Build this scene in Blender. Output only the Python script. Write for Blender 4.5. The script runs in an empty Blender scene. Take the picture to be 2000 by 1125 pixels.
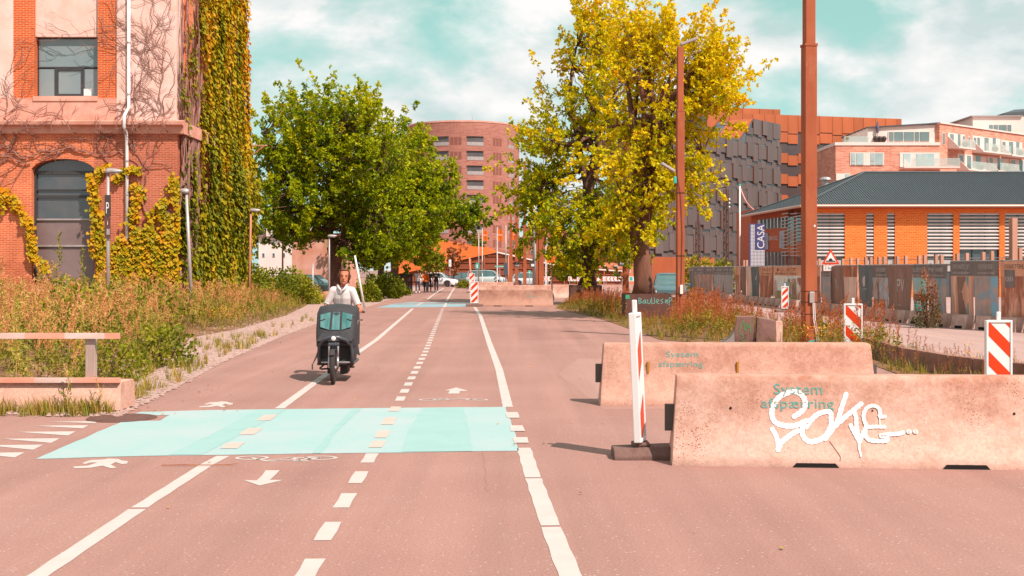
import bpy, bmesh, math, random
import numpy as np
from mathutils import Vector, Matrix
sc = bpy.context.scene
R = math.radians
# ---------------------------------------------------------------- camera
CAM_H, FPX, HOR = 1.75, 2300.0, 527.0          # eye height (m), focal length and horizon row for a 2000 px wide frame
cam = bpy.data.cameras.new('camera'); cam_o = bpy.data.objects.new('camera', cam); sc.collection.objects.link(cam_o)
cam_o.location = (0, 0, CAM_H); cam_o.rotation_euler = (R(90), 0, 0)
cam.sensor_width = 36.0; cam.lens = 36.0*FPX/2000; cam.shift_y = -(562.5-HOR)/2000
cam.clip_start = 0.1; cam.clip_end = 4000
sc.camera = cam_o
# ---------------------------------------------------------------- sky and sun
SUN_EL, SUN_AZ = R(52), R(138)                 # azimuth clockwise from +Y: sun stands high behind the camera, to the right
SUNC = (1.0, .86, .77)
w = bpy.data.worlds.new('World'); sc.world = w; w.use_nodes = True
nt = w.node_tree; nt.nodes.clear()
def N(nt, typ, **kw):
    n = nt.nodes.new(typ)
    for k, v in kw.items():
        if k.startswith('i_'):
            key = k[2:]
            n.inputs[int(key) if key.isdigit() else key.replace('_', ' ')].default_value = v
        else: setattr(n, k, v)
    return n
def L(nt, a, b): nt.links.new(a, b)
def world_nodes():
    tc = N(nt, 'ShaderNodeTexCoord')
    sky = N(nt, 'ShaderNodeTexSky', sky_type='NISHITA', sun_disc=False, sun_elevation=SUN_EL, sun_rotation=SUN_AZ, air_density=1.0, dust_density=.6, ozone_density=1.0)
    bw = N(nt, 'ShaderNodeRGBToBW'); L(nt, sky.outputs[0], bw.inputs[0])
    pw = N(nt, 'ShaderNodeMath', operation='POWER', i_1=.35); L(nt, bw.outputs[0], pw.inputs[0])
    hs = N(nt, 'ShaderNodeMix', data_type='RGBA', blend_type='MULTIPLY', i_0=1.0); L(nt, pw.outputs[0], hs.inputs[6]); hs.inputs[7].default_value = (1.85, 3.35, 3.12, 1)
    def cloud(off, sc_, det, rgh):
        mp = N(nt, 'ShaderNodeMapping'); mp.inputs['Location'].default_value = off; mp.inputs['Scale'].default_value = (1.0, 1.0, 2.0); L(nt, tc.outputs['Generated'], mp.inputs[0])
        n = N(nt, 'ShaderNodeTexNoise', noise_dimensions='3D', i_Scale=sc_, i_Detail=det, i_Roughness=rgh, i_Distortion=.1); L(nt, mp.outputs[0], n.inputs['Vector']); return n
    n1 = cloud((.62, 0, .30), 6.0, 9.0, .54); n3 = cloud((.605, 0, .268), 6.0, 9.0, .54)
    r1 = N(nt, 'ShaderNodeValToRGB'); e = r1.color_ramp.elements; e[0].position = .38; e[0].color = (0, 0, 0, 1); e[1].position = .54; e[1].color = (1, 1, 1, 1); L(nt, n1.outputs['Fac'], r1.inputs[0])
    df = N(nt, 'ShaderNodeMath', operation='SUBTRACT'); L(nt, n1.outputs['Fac'], df.inputs[0]); L(nt, n3.outputs['Fac'], df.inputs[1])   # side of each cloud turned to the sun
    n2 = cloud((.1, .4, .2), 3.2, 5.0, .5); ad = N(nt, 'ShaderNodeMath', operation='MULTIPLY_ADD', i_1=2.6); L(nt, df.outputs[0], ad.inputs[0]); L(nt, n2.outputs['Fac'], ad.inputs[2])
    r2 = N(nt, 'ShaderNodeValToRGB'); e = r2.color_ramp.elements; e[0].position = .28; e[0].color = (4.7, 5.55, 5.5, 1); e[1].position = .80; e[1].color = (7.5, 7.35, 7.25, 1); L(nt, ad.outputs[0], r2.inputs[0])
    mx = N(nt, 'ShaderNodeMix', data_type='RGBA'); L(nt, r1.outputs[0], mx.inputs[0]); L(nt, hs.outputs[2], mx.inputs[6]); L(nt, r2.outputs[0], mx.inputs[7])
    bg = N(nt, 'ShaderNodeBackground', i_Strength=.085); L(nt, mx.outputs[2], bg.inputs[0])
    out = N(nt, 'ShaderNodeOutputWorld'); L(nt, bg.outputs[0], out.inputs[0])
world_nodes()
sun = bpy.data.lights.new('sun', 'SUN'); sun.energy = 4.2; sun.angle = R(.5); sun.color = SUNC
sun_o = bpy.data.objects.new('sun', sun); sc.collection.objects.link(sun_o)
SUND = Vector((math.sin(SUN_AZ)*math.cos(SUN_EL), math.cos(SUN_AZ)*math.cos(SUN_EL), math.sin(SUN_EL)))
sun_o.rotation_euler = SUND.to_track_quat('Z', 'Y').to_euler(); sun_o.location = SUND*60
vs = sc.view_settings; vs.view_transform = 'Standard'; vs.look = 'None'; vs.gamma = 1; vs.use_curve_mapping = False; vs.exposure = .66
sc.cycles.max_bounces = 8; sc.cycles.transparent_max_bounces = 12; sc.cycles.caustics_reflective = False; sc.cycles.caustics_refractive = False
# ---------------------------------------------------------------- helpers
COL = sc.collection
def lin(c): c = c/255.0; return c/12.92 if c <= .04045 else ((c+.055)/1.055)**2.4
KLIT = 2.1
def P(r, g, b, k=1.0):
    "albedo that shows as this sRGB colour on a sunlit horizontal surface"
    s = (1.0, .955, .905)
    return tuple(min(.92, lin(v)/(KLIT*k*q)) for v, q in zip((r, g, b), s)) + (1,)
def G(x, y, z=0.0):
    "ground point seen at pixel x, y"
    d = FPX*(CAM_H-z)/(y-HOR); return Vector(((x-1000)/FPX*d, d, z))
def at(x, y, d): return Vector(((x-1000)/FPX*d, d, CAM_H-(y-HOR)/FPX*d))
MATS = {}
def mat(name, c1, c2=None, scale=4.0, rough=.8, bump=0.0, bscale=60.0, metal=0.0, spec=.4, c3=None, s3=.7, t3=(.55, .75), detail=6.0, stretch=(1, 1, 1), rnd=0.0, coord='Object', trans=0.0):
    "principled material: c1/c2 mixed by noise, c3 blotches on top, fine bump, brightness varied per object"
    if name in MATS: return MATS[name]
    m = bpy.data.materials.new(name); m.use_nodes = True; t = m.node_tree; b = t.nodes['Principled BSDF']
    b.inputs['Roughness'].default_value = rough; b.inputs['Metallic'].default_value = metal; b.inputs['Specular IOR Level'].default_value = spec
    MATS[name] = m
    src = None
    if c2 or c3 or bump:
        tc = N(t, 'ShaderNodeTexCoord'); mp = N(t, 'ShaderNodeMapping'); mp.inputs['Scale'].default_value = stretch; L(t, tc.outputs[coord], mp.inputs[0])
    if c2:
        n = N(t, 'ShaderNodeTexNoise', i_Scale=scale, i_Detail=detail, i_Roughness=.62); L(t, mp.outputs[0], n.inputs['Vector'])
        r = N(t, 'ShaderNodeValToRGB'); e = r.color_ramp.elements; e[0].position = .33; e[1].position = .67; e[0].color = c1; e[1].color = c2; L(t, n.outputs['Fac'], r.inputs[0]); src = r.outputs[0]
    if c3:
        n = N(t, 'ShaderNodeTexNoise', i_Scale=s3, i_Detail=8.0, i_Roughness=.68); L(t, mp.outputs[0], n.inputs['Vector'])
        r = N(t, 'ShaderNodeValToRGB'); e = r.color_ramp.elements; e[0].position = t3[0]; e[1].position = t3[1]; e[0].color = (0, 0, 0, 1); e[1].color = (1, 1, 1, 1); L(t, n.outputs['Fac'], r.inputs[0])
        x = N(t, 'ShaderNodeMix', data_type='RGBA'); L(t, r.outputs[0], x.inputs[0]); x.inputs[7].default_value = c3
        if src: L(t, src, x.inputs[6])
        else: x.inputs[6].default_value = c1
        src = x.outputs[2]
    if rnd:
        oi = N(t, 'ShaderNodeObjectInfo'); ma = N(t, 'ShaderNodeMapRange', i_3=1-rnd, i_4=1+rnd); L(t, oi.outputs['Random'], ma.inputs[0])
        hv = N(t, 'ShaderNodeHueSaturation'); L(t, ma.outputs[0], hv.inputs['Value'])
        if src: L(t, src, hv.inputs['Color'])
        else: hv.inputs['Color'].default_value = c1
        src = hv.outputs[0]
    if src: L(t, src, b.inputs['Base Color'])
    else: b.inputs['Base Color'].default_value = c1
    if bump:
        n = N(t, 'ShaderNodeTexNoise', i_Scale=bscale, i_Detail=4.0); L(t, mp.outputs[0], n.inputs['Vector'])
        bp = N(t, 'ShaderNodeBump', i_Strength=bump, i_Distance=.02); L(t, n.outputs['Fac'], bp.inputs['Height']); L(t, bp.outputs[0], b.inputs['Normal'])
    if trans: b.inputs['Transmission Weight'].default_value = trans
    return m
def brick_mat(name, c1, c2, mortar, bw=.24, bh=.0667, ms=.012, rough=.9, blotch=None, c4=None, s4=.5):
    if name in MATS: return MATS[name]
    m = bpy.data.materials.new(name); m.use_nodes = True; t = m.node_tree; b = t.nodes['Principled BSDF']; b.inputs['Roughness'].default_value = rough; b.inputs['Specular IOR Level'].default_value = .2
    MATS[name] = m
    tc = N(t, 'ShaderNodeTexCoord'); sp = N(t, 'ShaderNodeSeparateXYZ'); L(t, tc.outputs['Object'], sp.inputs[0])
    ad = N(t, 'ShaderNodeMath', operation='ADD'); L(t, sp.outputs[0], ad.inputs[0]); L(t, sp.outputs[1], ad.inputs[1])
    cb = N(t, 'ShaderNodeCombineXYZ'); L(t, ad.outputs[0], cb.inputs[0]); L(t, sp.outputs[2], cb.inputs[1])
    br = N(t, 'ShaderNodeTexBrick', offset=.5, i_Scale=1.0, i_Mortar_Size=ms, i_Mortar_Smooth=.15, i_Bias=0.0, i_Brick_Width=bw, i_Row_Height=bh)
    br.inputs['Color1'].default_value = c1; br.inputs['Color2'].default_value = c2; br.inputs['Mortar'].default_value = mortar; L(t, cb.outputs[0], br.inputs['Vector'])
    src = br.outputs['Color']
    if c4:
        n = N(t, 'ShaderNodeTexNoise', i_Scale=s4, i_Detail=7.0, i_Roughness=.65); L(t, tc.outputs['Object'], n.inputs['Vector'])
        r = N(t, 'ShaderNodeValToRGB'); e = r.color_ramp.elements; e[0].position = .45; e[1].position = .72; e[0].color = (0, 0, 0, 1); e[1].color = (.75, .75, .75, 1); L(t, n.outputs['Fac'], r.inputs[0])
        x = N(t, 'ShaderNodeMix', data_type='RGBA', blend_type='MULTIPLY'); L(t, r.outputs[0], x.inputs[0]); L(t, src, x.inputs[6]); x.inputs[7].default_value = c4; src = x.outputs[2]
    L(t, src, b.inputs['Base Color'])
    bp = N(t, 'ShaderNodeBump', i_Strength=.5, i_Distance=.01, invert=True); L(t, br.outputs['Fac'], bp.inputs['Height']); L(t, bp.outputs[0], b.inputs['Normal'])
    return m
def glass_mat(name, c, rough=.05, spec=.8):
    return mat(name, c, rough=rough, spec=spec)
def leaf_mat(name, cols, trans=.35):
    "leaves: colour picked along a ramp by the per-leaf attribute v"
    if name in MATS: return MATS[name]
    m = bpy.data.materials.new(name); m.use_nodes = True; t = m.node_tree; b = t.nodes['Principled BSDF']; MATS[name] = m
    b.inputs['Roughness'].default_value = .6; b.inputs['Specular IOR Level'].default_value = .25
    a = N(t, 'ShaderNodeAttribute', attribute_name='v'); r = N(t, 'ShaderNodeValToRGB'); L(t, a.outputs['Fac'], r.inputs[0])
    e = r.color_ramp.elements
    while len(e) < len(cols): e.new(.5)
    for i, c in enumerate(cols): e[i].position = i/(len(cols)-1); e[i].color = c
    L(t, r.outputs[0], b.inputs['Base Color'])
    tr = N(t, 'ShaderNodeBsdfTranslucent'); L(t, r.outputs[0], tr.inputs[0])
    mx = N(t, 'ShaderNodeMixShader', i_0=trans); L(t, b.outputs[0], mx.inputs[1]); L(t, tr.outputs[0], mx.inputs[2])
    L(t, mx.outputs[0], t.nodes['Material Output'].inputs[0])
    return m
def prop(o, label=None, cat=None, group=None, kind=None):
    if label: o['label'] = label
    if cat: o['category'] = cat
    if group: o['group'] = group
    if kind: o['kind'] = kind
    return o
def thing(name, label, cat, loc=(0, 0, 0), rz=0.0, group=None):
    o = bpy.data.objects.new(name, None); COL.objects.link(o); o.empty_display_size = .3
    o.location = loc; o.rotation_euler = (0, 0, rz); return prop(o, label, cat, group)
class MB:
    def __init__(s): s.v = []; s.f = []; s.m = []; s.X = None
    def add(s, pts, faces, m=0):
        k = len(s.v)
        for p in pts:
            p = Vector(p)
            if s.X is not None: p = s.X @ p
            s.v.append(tuple(p))
        for f in faces: s.f.append(tuple(k+i for i in f)); s.m.append(m)
        return s
    def poly(s, pts, m=0): return s.add(pts, [tuple(range(len(pts)))], m)
    def box(s, x0, x1, y0, y1, z0, z1, m=0):
        return s.add([(x0, y0, z0), (x1, y0, z0), (x1, y1, z0), (x0, y1, z0), (x0, y0, z1), (x1, y0, z1), (x1, y1, z1), (x0, y1, z1)],
                     [(3, 2, 1, 0), (4, 5, 6, 7), (0, 1, 5, 4), (1, 2, 6, 5), (2, 3, 7, 6), (3, 0, 4, 7)], m)
    def ext(s, pts, vec, m=0, caps=True):
        "extrude a polygon (list of 3D points) along vec"
        n = len(pts); vec = Vector(vec); a = [Vector(p) for p in pts]
        f = [(i, (i+1) % n, n+(i+1) % n, n+i) for i in range(n)]
        if caps: f += [tuple(range(n-1, -1, -1)), tuple(range(n, 2*n))]
        return s.add(a+[p+vec for p in a], f, m)
    def beam(s, a, b, w, h, m=0, up=(0, 0, 1)):
        a, b = Vector(a), Vector(b); d = (b-a).normalized(); up = Vector(up)
        if abs(d.dot(up)) > .99: up = Vector((0, 1, 0))
        x = d.cross(up).normalized(); z = x.cross(d)
        q = [a+x*i*w/2+z*j*h/2 for i, j in ((-1, -1), (1, -1), (1, 1), (-1, 1))]
        return s.ext(q, b-a, m)
    def tube(s, pts, r, n=8, m=0, cap=True):
        pts = [Vector(p) for p in pts]; rs = r if isinstance(r, (list, tuple)) else [r]*len(pts)
        vs, fs = [], []; x = None
        for i, p in enumerate(pts):
            d = (pts[min(i+1, len(pts)-1)]-pts[max(i-1, 0)]).normalized()
            if x is None: x = d.orthogonal().normalized()
            x = (x-d*x.dot(d)); x = x.normalized() if x.length > 1e-6 else d.orthogonal().normalized()
            y = d.cross(x)
            for k in range(n):
                a = 2*math.pi*k/n; vs.append(p+(x*math.cos(a)+y*math.sin(a))*rs[i])
        for i in range(len(pts)-1):
            for k in range(n): fs.append((i*n+k, i*n+(k+1) % n, (i+1)*n+(k+1) % n, (i+1)*n+k))
        if cap: fs += [tuple(range(n-1, -1, -1)), tuple(range((len(pts)-1)*n, len(pts)*n))]
        return s.add(vs, fs, m)
    def lathe(s, prof, n=16, c=(0, 0, 0), m=0, axis='z'):
        vs, fs = [], []; c = Vector(c)
        for (r, h) in prof:
            for k in range(n):
                a = 2*math.pi*k/n; u, v = r*math.cos(a), r*math.sin(a)
                vs.append(c+Vector({'z': (u, v, h), 'x': (h, u, v), 'y': (u, h, v)}[axis]))
        for i in range(len(prof)-1):
            for k in range(n): fs.append((i*n+k, i*n+(k+1) % n, (i+1)*n+(k+1) % n, (i+1)*n+k))
        fs += [tuple(range(n-1, -1, -1)), tuple(range((len(prof)-1)*n, len(prof)*n))]
        return s.add(vs, fs, m)
    def ball(s, c, r, n=12, k=8, m=0, sc=(1, 1, 1)):
        pr = [(math.sin(math.pi*i/k), -math.cos(math.pi*i/k)) for i in range(k+1)]
        vs, fs = [], []
        for (a, h) in pr:
            for j in range(n):
                t = 2*math.pi*j/n; vs.append(Vector(c)+Vector((a*math.cos(t)*sc[0], a*math.sin(t)*sc[1], h*sc[2]))*r)
        for i in range(k):
            for j in range(n): fs.append((i*n+j, i*n+(j+1) % n, (i+1)*n+(j+1) % n, (i+1)*n+j))
        return s.add(vs, fs, m)
    def loft(s, secs, m=0, closed=True, caps=True):
        n = len(secs[0]); vs = [p for q in secs for p in q]; fs = []
        for i in range(len(secs)-1):
            for k in range(n if closed else n-1): fs.append((i*n+k, i*n+(k+1) % n, (i+1)*n+(k+1) % n, (i+1)*n+k))
        if caps: fs += [tuple(range(n-1, -1, -1)), tuple(range((len(secs)-1)*n, len(secs)*n))]
        return s.add(vs, fs, m)
    def mesh(s, name, mats, smooth=False):
        me = bpy.data.meshes.new(name); me.from_pydata(s.v, [], s.f)
        for q in (mats if isinstance(mats, (list, tuple)) else [mats]): me.materials.append(q)
        me.polygons.foreach_set('material_index', s.m)
        bm = bmesh.new(); bm.from_mesh(me); bmesh.ops.recalc_face_normals(bm, faces=bm.faces); bm.to_mesh(me); bm.free()
        if smooth: me.polygons.foreach_set('use_smooth', [True]*len(me.polygons))
        me.update(); return me
    def build(s, name, mats, parent=None, smooth=False, bevel=0.0, loc=None, rz=None, auto=None):
        o = bpy.data.objects.new(name, s.mesh(name, mats, smooth or auto is not None)); COL.objects.link(o)
        if auto is not None: o.data.set_sharp_from_angle(angle=R(auto))
        if parent is not None: o.parent = parent
        if loc is not None: o.location = loc
        if rz is not None: o.rotation_euler = (0, 0, rz)
        if bevel:
            b = o.modifiers.new('bevel', 'BEVEL'); b.width = bevel; b.segments = 2; b.limit_method = 'ANGLE'; b.angle_limit = R(40)
        return o
def place(me, name, parent=None, loc=(0, 0, 0), rot=(0, 0, 0), scale=None):
    "one more object sharing mesh data"
    o = bpy.data.objects.new(name, me); COL.objects.link(o); o.location = loc; o.rotation_euler = rot
    if parent is not None: o.parent = parent
    if scale: o.scale = scale
    return o
def copy_tree(o, parent=None):
    c = o.copy(); COL.objects.link(c); c.parent = parent
    for ch in list(o.children): copy_tree(ch, c)
    return c
_txt = {}
def text_geo(s, spacing=1.0):
    "flat outline of a line of lettering: verts (x, y), faces; height of capitals about 0.7"
    if (s, spacing) in _txt: return _txt[(s, spacing)]
    cu = bpy.data.curves.new('t', 'FONT'); cu.body = s; cu.size = 1; cu.space_character = spacing; cu.resolution_u = 3
    o = bpy.data.objects.new('t', cu); COL.objects.link(o); dg = bpy.context.evaluated_depsgraph_get(); me = o.evaluated_get(dg).to_mesh()
    r = ([(v.co.x, v.co.y) for v in me.vertices], [tuple(p.vertices) for p in me.polygons])
    o.evaluated_get(dg).to_mesh_clear(); bpy.data.objects.remove(o); bpy.data.curves.remove(cu); _txt[(s, spacing)] = r; return r
def lettering(s, org, ux, uy, size, m, parent, name='lettering', width=None, spacing=1.0, center=True, nofit=False, warp=None, off=None):
    "lettering laid on a plane: origin, unit vectors along the line and up; width squeezes it to fit"
    v, f = text_geo(s, spacing)
    if not v: return None
    x0, x1 = min(p[0] for p in v), max(p[0] for p in v); k = size; kx = k if width is None else width/(x1-x0)
    org, ux, uy = Vector(org), Vector(ux).normalized(), Vector(uy).normalized()
    b = MB(); pts = []
    for (x, y) in v:
        u = (x-(x0+x1)/2 if center else x-x0)*kx; q = y*k
        p = org+ux*u+uy*q
        if warp: p = warp(u, q, p)
        pts.append(p)
    b.add(pts, f)
    me = bpy.data.meshes.new(name); me.from_pydata(b.v, [], b.f); me.materials.append(m)
    o = bpy.data.objects.new(name, me); COL.objects.link(o); o.parent = parent; return o
def mesh_np(name, V, F, mats, parent=None, attr=None, fm=None, smooth=False, loc=None):
    "mesh from numpy arrays (all faces with the same number of corners)"
    V = np.asarray(V, np.float32); F = np.asarray(F, np.int32); n = F.shape[1]
    me = bpy.data.meshes.new(name); me.vertices.add(len(V)); me.vertices.foreach_set('co', V.ravel())
    me.loops.add(F.size); me.loops.foreach_set('vertex_index', F.ravel()); me.polygons.add(len(F))
    me.polygons.foreach_set('loop_start', np.arange(0, F.size, n, dtype=np.int32)); me.polygons.foreach_set('loop_total', np.full(len(F), n, np.int32))
    for q in (mats if isinstance(mats, (list, tuple)) else [mats]): me.materials.append(q)
    if fm is not None: me.polygons.foreach_set('material_index', np.asarray(fm, np.int32))
    if smooth: me.polygons.foreach_set('use_smooth', np.ones(len(F), bool))
    if attr is not None:
        a = me.attributes.new('v', 'FLOAT', 'POINT'); a.data.foreach_set('value', np.asarray(attr, np.float32))
    me.update(calc_edges=True); me.validate()
    o = bpy.data.objects.new(name, me); COL.objects.link(o)
    if parent is not None: o.parent = parent
    if loc is not None: o.location = loc
    return o
def flat(name, pts, z, m, parent, closed=True):
    "thin painted or laid sheet: polygon of ground points"
    if len(pts) > 3:
        q = []; rj = random.Random(len(pts)*7+int(abs(pts[0][0])*50))
        for i in range(len(pts)):
            a, c = Vector(pts[i][:2]), Vector(pts[(i+1) % len(pts)][:2]); k = max(1, int((c-a).length/.22)); nn = Vector((c.y-a.y, a.x-c.x)).normalized() if (c-a).length > 1e-6 else Vector((0, 0))
            for j in range(k): e = a.lerp(c, j/k)+nn*(rj.uniform(-.012, .012) if j else 0); q.append((e.x, e.y))
        pts = q
    b = MB(); b.poly([(p[0], p[1], z) for p in pts]); me = b.mesh(name, m)
    o = bpy.data.objects.new(name, me); COL.objects.link(o); o.parent = parent
    return o
def ribbon(b, pts, w, z, m=0):
    pts = [Vector((p[0], p[1], 0)) for p in pts]; fine = []
    for a, c in zip(pts, pts[1:]):
        k = max(1, int((c-a).length/.25)); fine += [a.lerp(c, j/k) for j in range(k)]
    pts = fine+[pts[-1]]; n = len(pts); l = []
    for i, p in enumerate(pts):
        d = (pts[min(i+1, n-1)]-pts[max(i-1, 0)]).normalized(); x = Vector((d.y, -d.x, 0))*w/2*(1+.05*math.sin(i*2.3+p.y*3)+.03*math.sin(p.y*9))
        l.append((p-x, p+x))
    vs = [(q.x, q.y, z) for a in l for q in a]
    b.add(vs, [(2*i, 2*i+1, 2*i+3, 2*i+2) for i in range(n-1)], m)
def inpoly(p, poly):
    x, y = p[0], p[1]; c = False; n = len(poly)
    for i in range(n):
        x1, y1 = poly[i][0], poly[i][1]; x2, y2 = poly[(i+1) % n][0], poly[(i+1) % n][1]
        if (y1 > y) != (y2 > y) and x < (x2-x1)*(y-y1)/(y2-y1)+x1: c = not c
    return c
# ---------------------------------------------------------------- ground, road, verge
def asphalt_mat(name, c, c2, speck, seed=0.0):
    m = bpy.data.materials.new(name); m.use_nodes = True; t = m.node_tree; b = t.nodes['Principled BSDF']; b.inputs['Roughness'].default_value = .88; b.inputs['Specular IOR Level'].default_value = .25
    tc = N(t, 'ShaderNodeTexCoord'); mp = N(t, 'ShaderNodeMapping'); mp.inputs['Location'].default_value = (seed, seed, 0); L(t, tc.outputs['Object'], mp.inputs[0])
    n1 = N(t, 'ShaderNodeTexNoise', i_Scale=.45, i_Detail=9.0, i_Roughness=.6); L(t, mp.outputs[0], n1.inputs['Vector'])
    r1 = N(t, 'ShaderNodeValToRGB'); e = r1.color_ramp.elements; e[0].position = .3; e[1].position = .72; e[0].color = c2; e[1].color = c; L(t, n1.outputs['Fac'], r1.inputs[0])
    # streaks along the road from tyres
    ms = N(t, 'ShaderNodeMapping'); ms.inputs['Scale'].default_value = (1.6, .05, 1); ms.inputs['Rotation'].default_value = (0, 0, R(-2)); L(t, tc.outputs['Object'], ms.inputs[0])
    n4 = N(t, 'ShaderNodeTexNoise', i_Scale=1.0, i_Detail=5.0, i_Roughness=.6); L(t, ms.outputs[0], n4.inputs['Vector'])
    s4 = N(t, 'ShaderNodeMapRange', i_1=.3, i_2=.7, i_3=.86, i_4=1.10); L(t, n4.outputs['Fac'], s4.inputs[0])
    n2 = N(t, 'ShaderNodeTexNoise', i_Scale=55.0, i_Detail=5.0, i_Roughness=.75); L(t, mp.outputs[0], n2.inputs['Vector'])
    s2 = N(t, 'ShaderNodeMapRange', i_1=.25, i_2=.75, i_3=.66, i_4=1.34); L(t, n2.outputs['Fac'], s2.inputs[0])
    mu = N(t, 'ShaderNodeMath', operation='MULTIPLY'); L(t, s2.outputs[0], mu.inputs[0]); L(t, s4.outputs[0], mu.inputs[1])
    hv = N(t, 'ShaderNodeHueSaturation'); L(t, r1.outputs[0], hv.inputs['Color']); L(t, mu.outputs[0], hv.inputs['Value'])
    vo = N(t, 'ShaderNodeTexVoronoi', i_Scale=38.0); L(t, mp.outputs[0], vo.inputs['Vector'])
    sp = N(t, 'ShaderNodeSeparateColor'); L(t, vo.outputs['Color'], sp.inputs[0])
    g1 = N(t, 'ShaderNodeMath', operation='GREATER_THAN', i_1=.93); L(t, sp.outputs[0], g1.inputs[0])
    g2 = N(t, 'ShaderNodeMath', operation='LESS_THAN', i_1=.3); L(t, vo.outputs['Distance'], g2.inputs[0])
    g = N(t, 'ShaderNodeMath', operation='MULTIPLY'); L(t, g1.outputs[0], g.inputs[0]); L(t, g2.outputs[0], g.inputs[1])
    x = N(t, 'ShaderNodeMix', data_type='RGBA'); L(t, g.outputs[0], x.inputs[0]); L(t, hv.outputs[0], x.inputs[6]); x.inputs[7].default_value = speck
    L(t, x.outputs[2], b.inputs['Base Color'])
    bp = N(t, 'ShaderNodeBump', i_Strength=.35, i_Distance=.01); L(t, n2.outputs['Fac'], bp.inputs['Height']); L(t, bp.outputs[0], b.inputs['Normal'])
    MATS[name] = m; return m
M_asph = asphalt_mat('asphalt', P(219, 165, 149), P(206, 151, 136), P(240, 205, 190))
M_street = asphalt_mat('pale_asphalt', P(240, 194, 180), P(224, 182, 170), P(250, 220, 210), 5.0)
M_earth = mat('earth', P(176, 120, 80), P(150, 110, 60), scale=1.2, rough=.95, bump=.6, bscale=9, c3=P(215, 165, 140), s3=.5)
M_gravel = mat('gravel', P(255, 214, 200), P(220, 168, 150), scale=24, rough=.95, bump=1.0, bscale=26, c3=P(214, 164, 128), s3=.6, detail=3)
def worn_paint(name, c, wear, amount=.62):
    "road paint, worn through to the asphalt in small flecks"
    m = mat(name, c, tuple(v*.9 for v in c[:3])+(1,), scale=3, rough=.75, bump=.2, bscale=70, c3=wear, s3=26, t3=(amount, amount+.06))
    return m
M_white = worn_paint('road_paint_white', P(255, 232, 220, .92), P(222, 176, 162), .66)
M_pinkw = worn_paint('road_paint_faded', P(255, 222, 204, .9), P(225, 200, 190), .66)
def blue_mat():
    m = bpy.data.materials.new('road_paint_blue'); m.use_nodes = True; t = m.node_tree; b = t.nodes['Principled BSDF']; b.inputs['Roughness'].default_value = .7
    tc = N(t, 'ShaderNodeTexCoord'); n = N(t, 'ShaderNodeTexNoise', i_Scale=.9, i_Detail=8.0, i_Roughness=.6); L(t, tc.outputs['Object'], n.inputs['Vector'])
    r = N(t, 'ShaderNodeValToRGB'); e = r.color_ramp.elements; e[0].position = .38; e[1].position = .66; e[0].color = P(200, 238, 230); e[1].color = P(222, 238, 234); L(t, n.outputs['Fac'], r.inputs[0])
    n2 = N(t, 'ShaderNodeTexNoise', i_Scale=60.0, i_Detail=4.0, i_Roughness=.7); L(t, tc.outputs['Object'], n2.inputs['Vector'])
    s2 = N(t, 'ShaderNodeMapRange', i_1=.2, i_2=.8, i_3=.9, i_4=1.08); L(t, n2.outputs['Fac'], s2.inputs[0])
    hv = N(t, 'ShaderNodeHueSaturation'); L(t, r.outputs[0], hv.inputs['Color']); L(t, s2.outputs[0], hv.inputs['Value'])
    n3 = N(t, 'ShaderNodeTexNoise', i_Scale=22.0, i_Detail=6.0, i_Roughness=.7); L(t, tc.outputs['Object'], n3.inputs['Vector']); r3 = N(t, 'ShaderNodeValToRGB'); e = r3.color_ramp.elements; e[0].position = .66; e[1].position = .72; e[0].color = (0, 0, 0, 1); e[1].color = (.7, .7, .7, 1); L(t, n3.outputs['Fac'], r3.inputs[0])
    x3 = N(t, 'ShaderNodeMix', data_type='RGBA'); L(t, r3.outputs[0], x3.inputs[0]); L(t, hv.outputs[0], x3.inputs[6]); x3.inputs[7].default_value = P(200, 186, 176); L(t, x3.outputs[2], b.inputs['Base Color'])
    MATS['road_paint_blue'] = m; return m
M_blue = blue_mat()
M_blue2 = mat('road_paint_blue_thin', P(190, 232, 222), P(200, 238, 230), scale=2.0, rough=.7, bump=.2, bscale=60)
M_bluefar = mat('road_paint_pale_blue', P(176, 214, 220), P(190, 222, 226), scale=3, rough=.7)
b = MB(); b.poly([(-900, -300, -.05), (900, -300, -.05), (900, 2200, -.05), (-900, 2200, -.05)]); ground = b.build('ground', mat('far_ground', P(205, 160, 145), P(185, 140, 120), scale=.05, rough=.95)); prop(ground, kind='structure')
def sheet(name, px, z, m, extra=()):
    pts = [G(*p) for p in px]+[Vector(e) for e in extra]
    b = MB(); b.poly([(p.x, p.y, z) for p in pts]); o = b.build(name, m); prop(o, kind='structure'); return o
EDGE = [(232, 812), (258, 800), (345, 757), (450, 701), (560, 654), (620, 632), (700, 606), (790, 576), (822, 563)]
b = MB(); b.poly([(-60, -4, 0), (60, -4, 0), (60, 260, 0), (-60, 260, 0)]); road = b.build('cycle_road', M_asph); prop(road, kind='structure')
verge_pts = [G(*p) for p in EDGE]+[Vector((-8, 120, 0)), Vector((-60, 120, 0)), Vector((-60, 15.2, 0)), Vector((-9, 14.6, 0))]
b = MB(); b.poly([(p.x, p.y, .006) for p in verge_pts]); verge = b.build('gravel_verge', M_gravel); prop(verge, kind='structure')
WEEDL = [(-300, 770), (100, 772), (200, 768), (300, 728), (350, 690), (372, 660), (470, 642), (560, 616), (600, 596), (615, 580), (640, 571), (560, 569), (480, 575), (420, 590), (350, 614), (-300, 614)]
wl = [G(*p) for p in WEEDL]
b = MB(); b.poly([(p.x, p.y, .012) for p in wl]); soil = b.build('soil_left', M_earth); prop(soil, kind='structure')
WEEDR = [(1085, 602), (1180, 625), (1290, 664), (1410, 674), (1560, 684), (1700, 712), (1800, 748), (2100, 780), (2100, 722), (1900, 712), (1770, 690), (1650, 656), (1450, 624), (1340, 606), (1240, 592), (1110, 590)]
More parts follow.
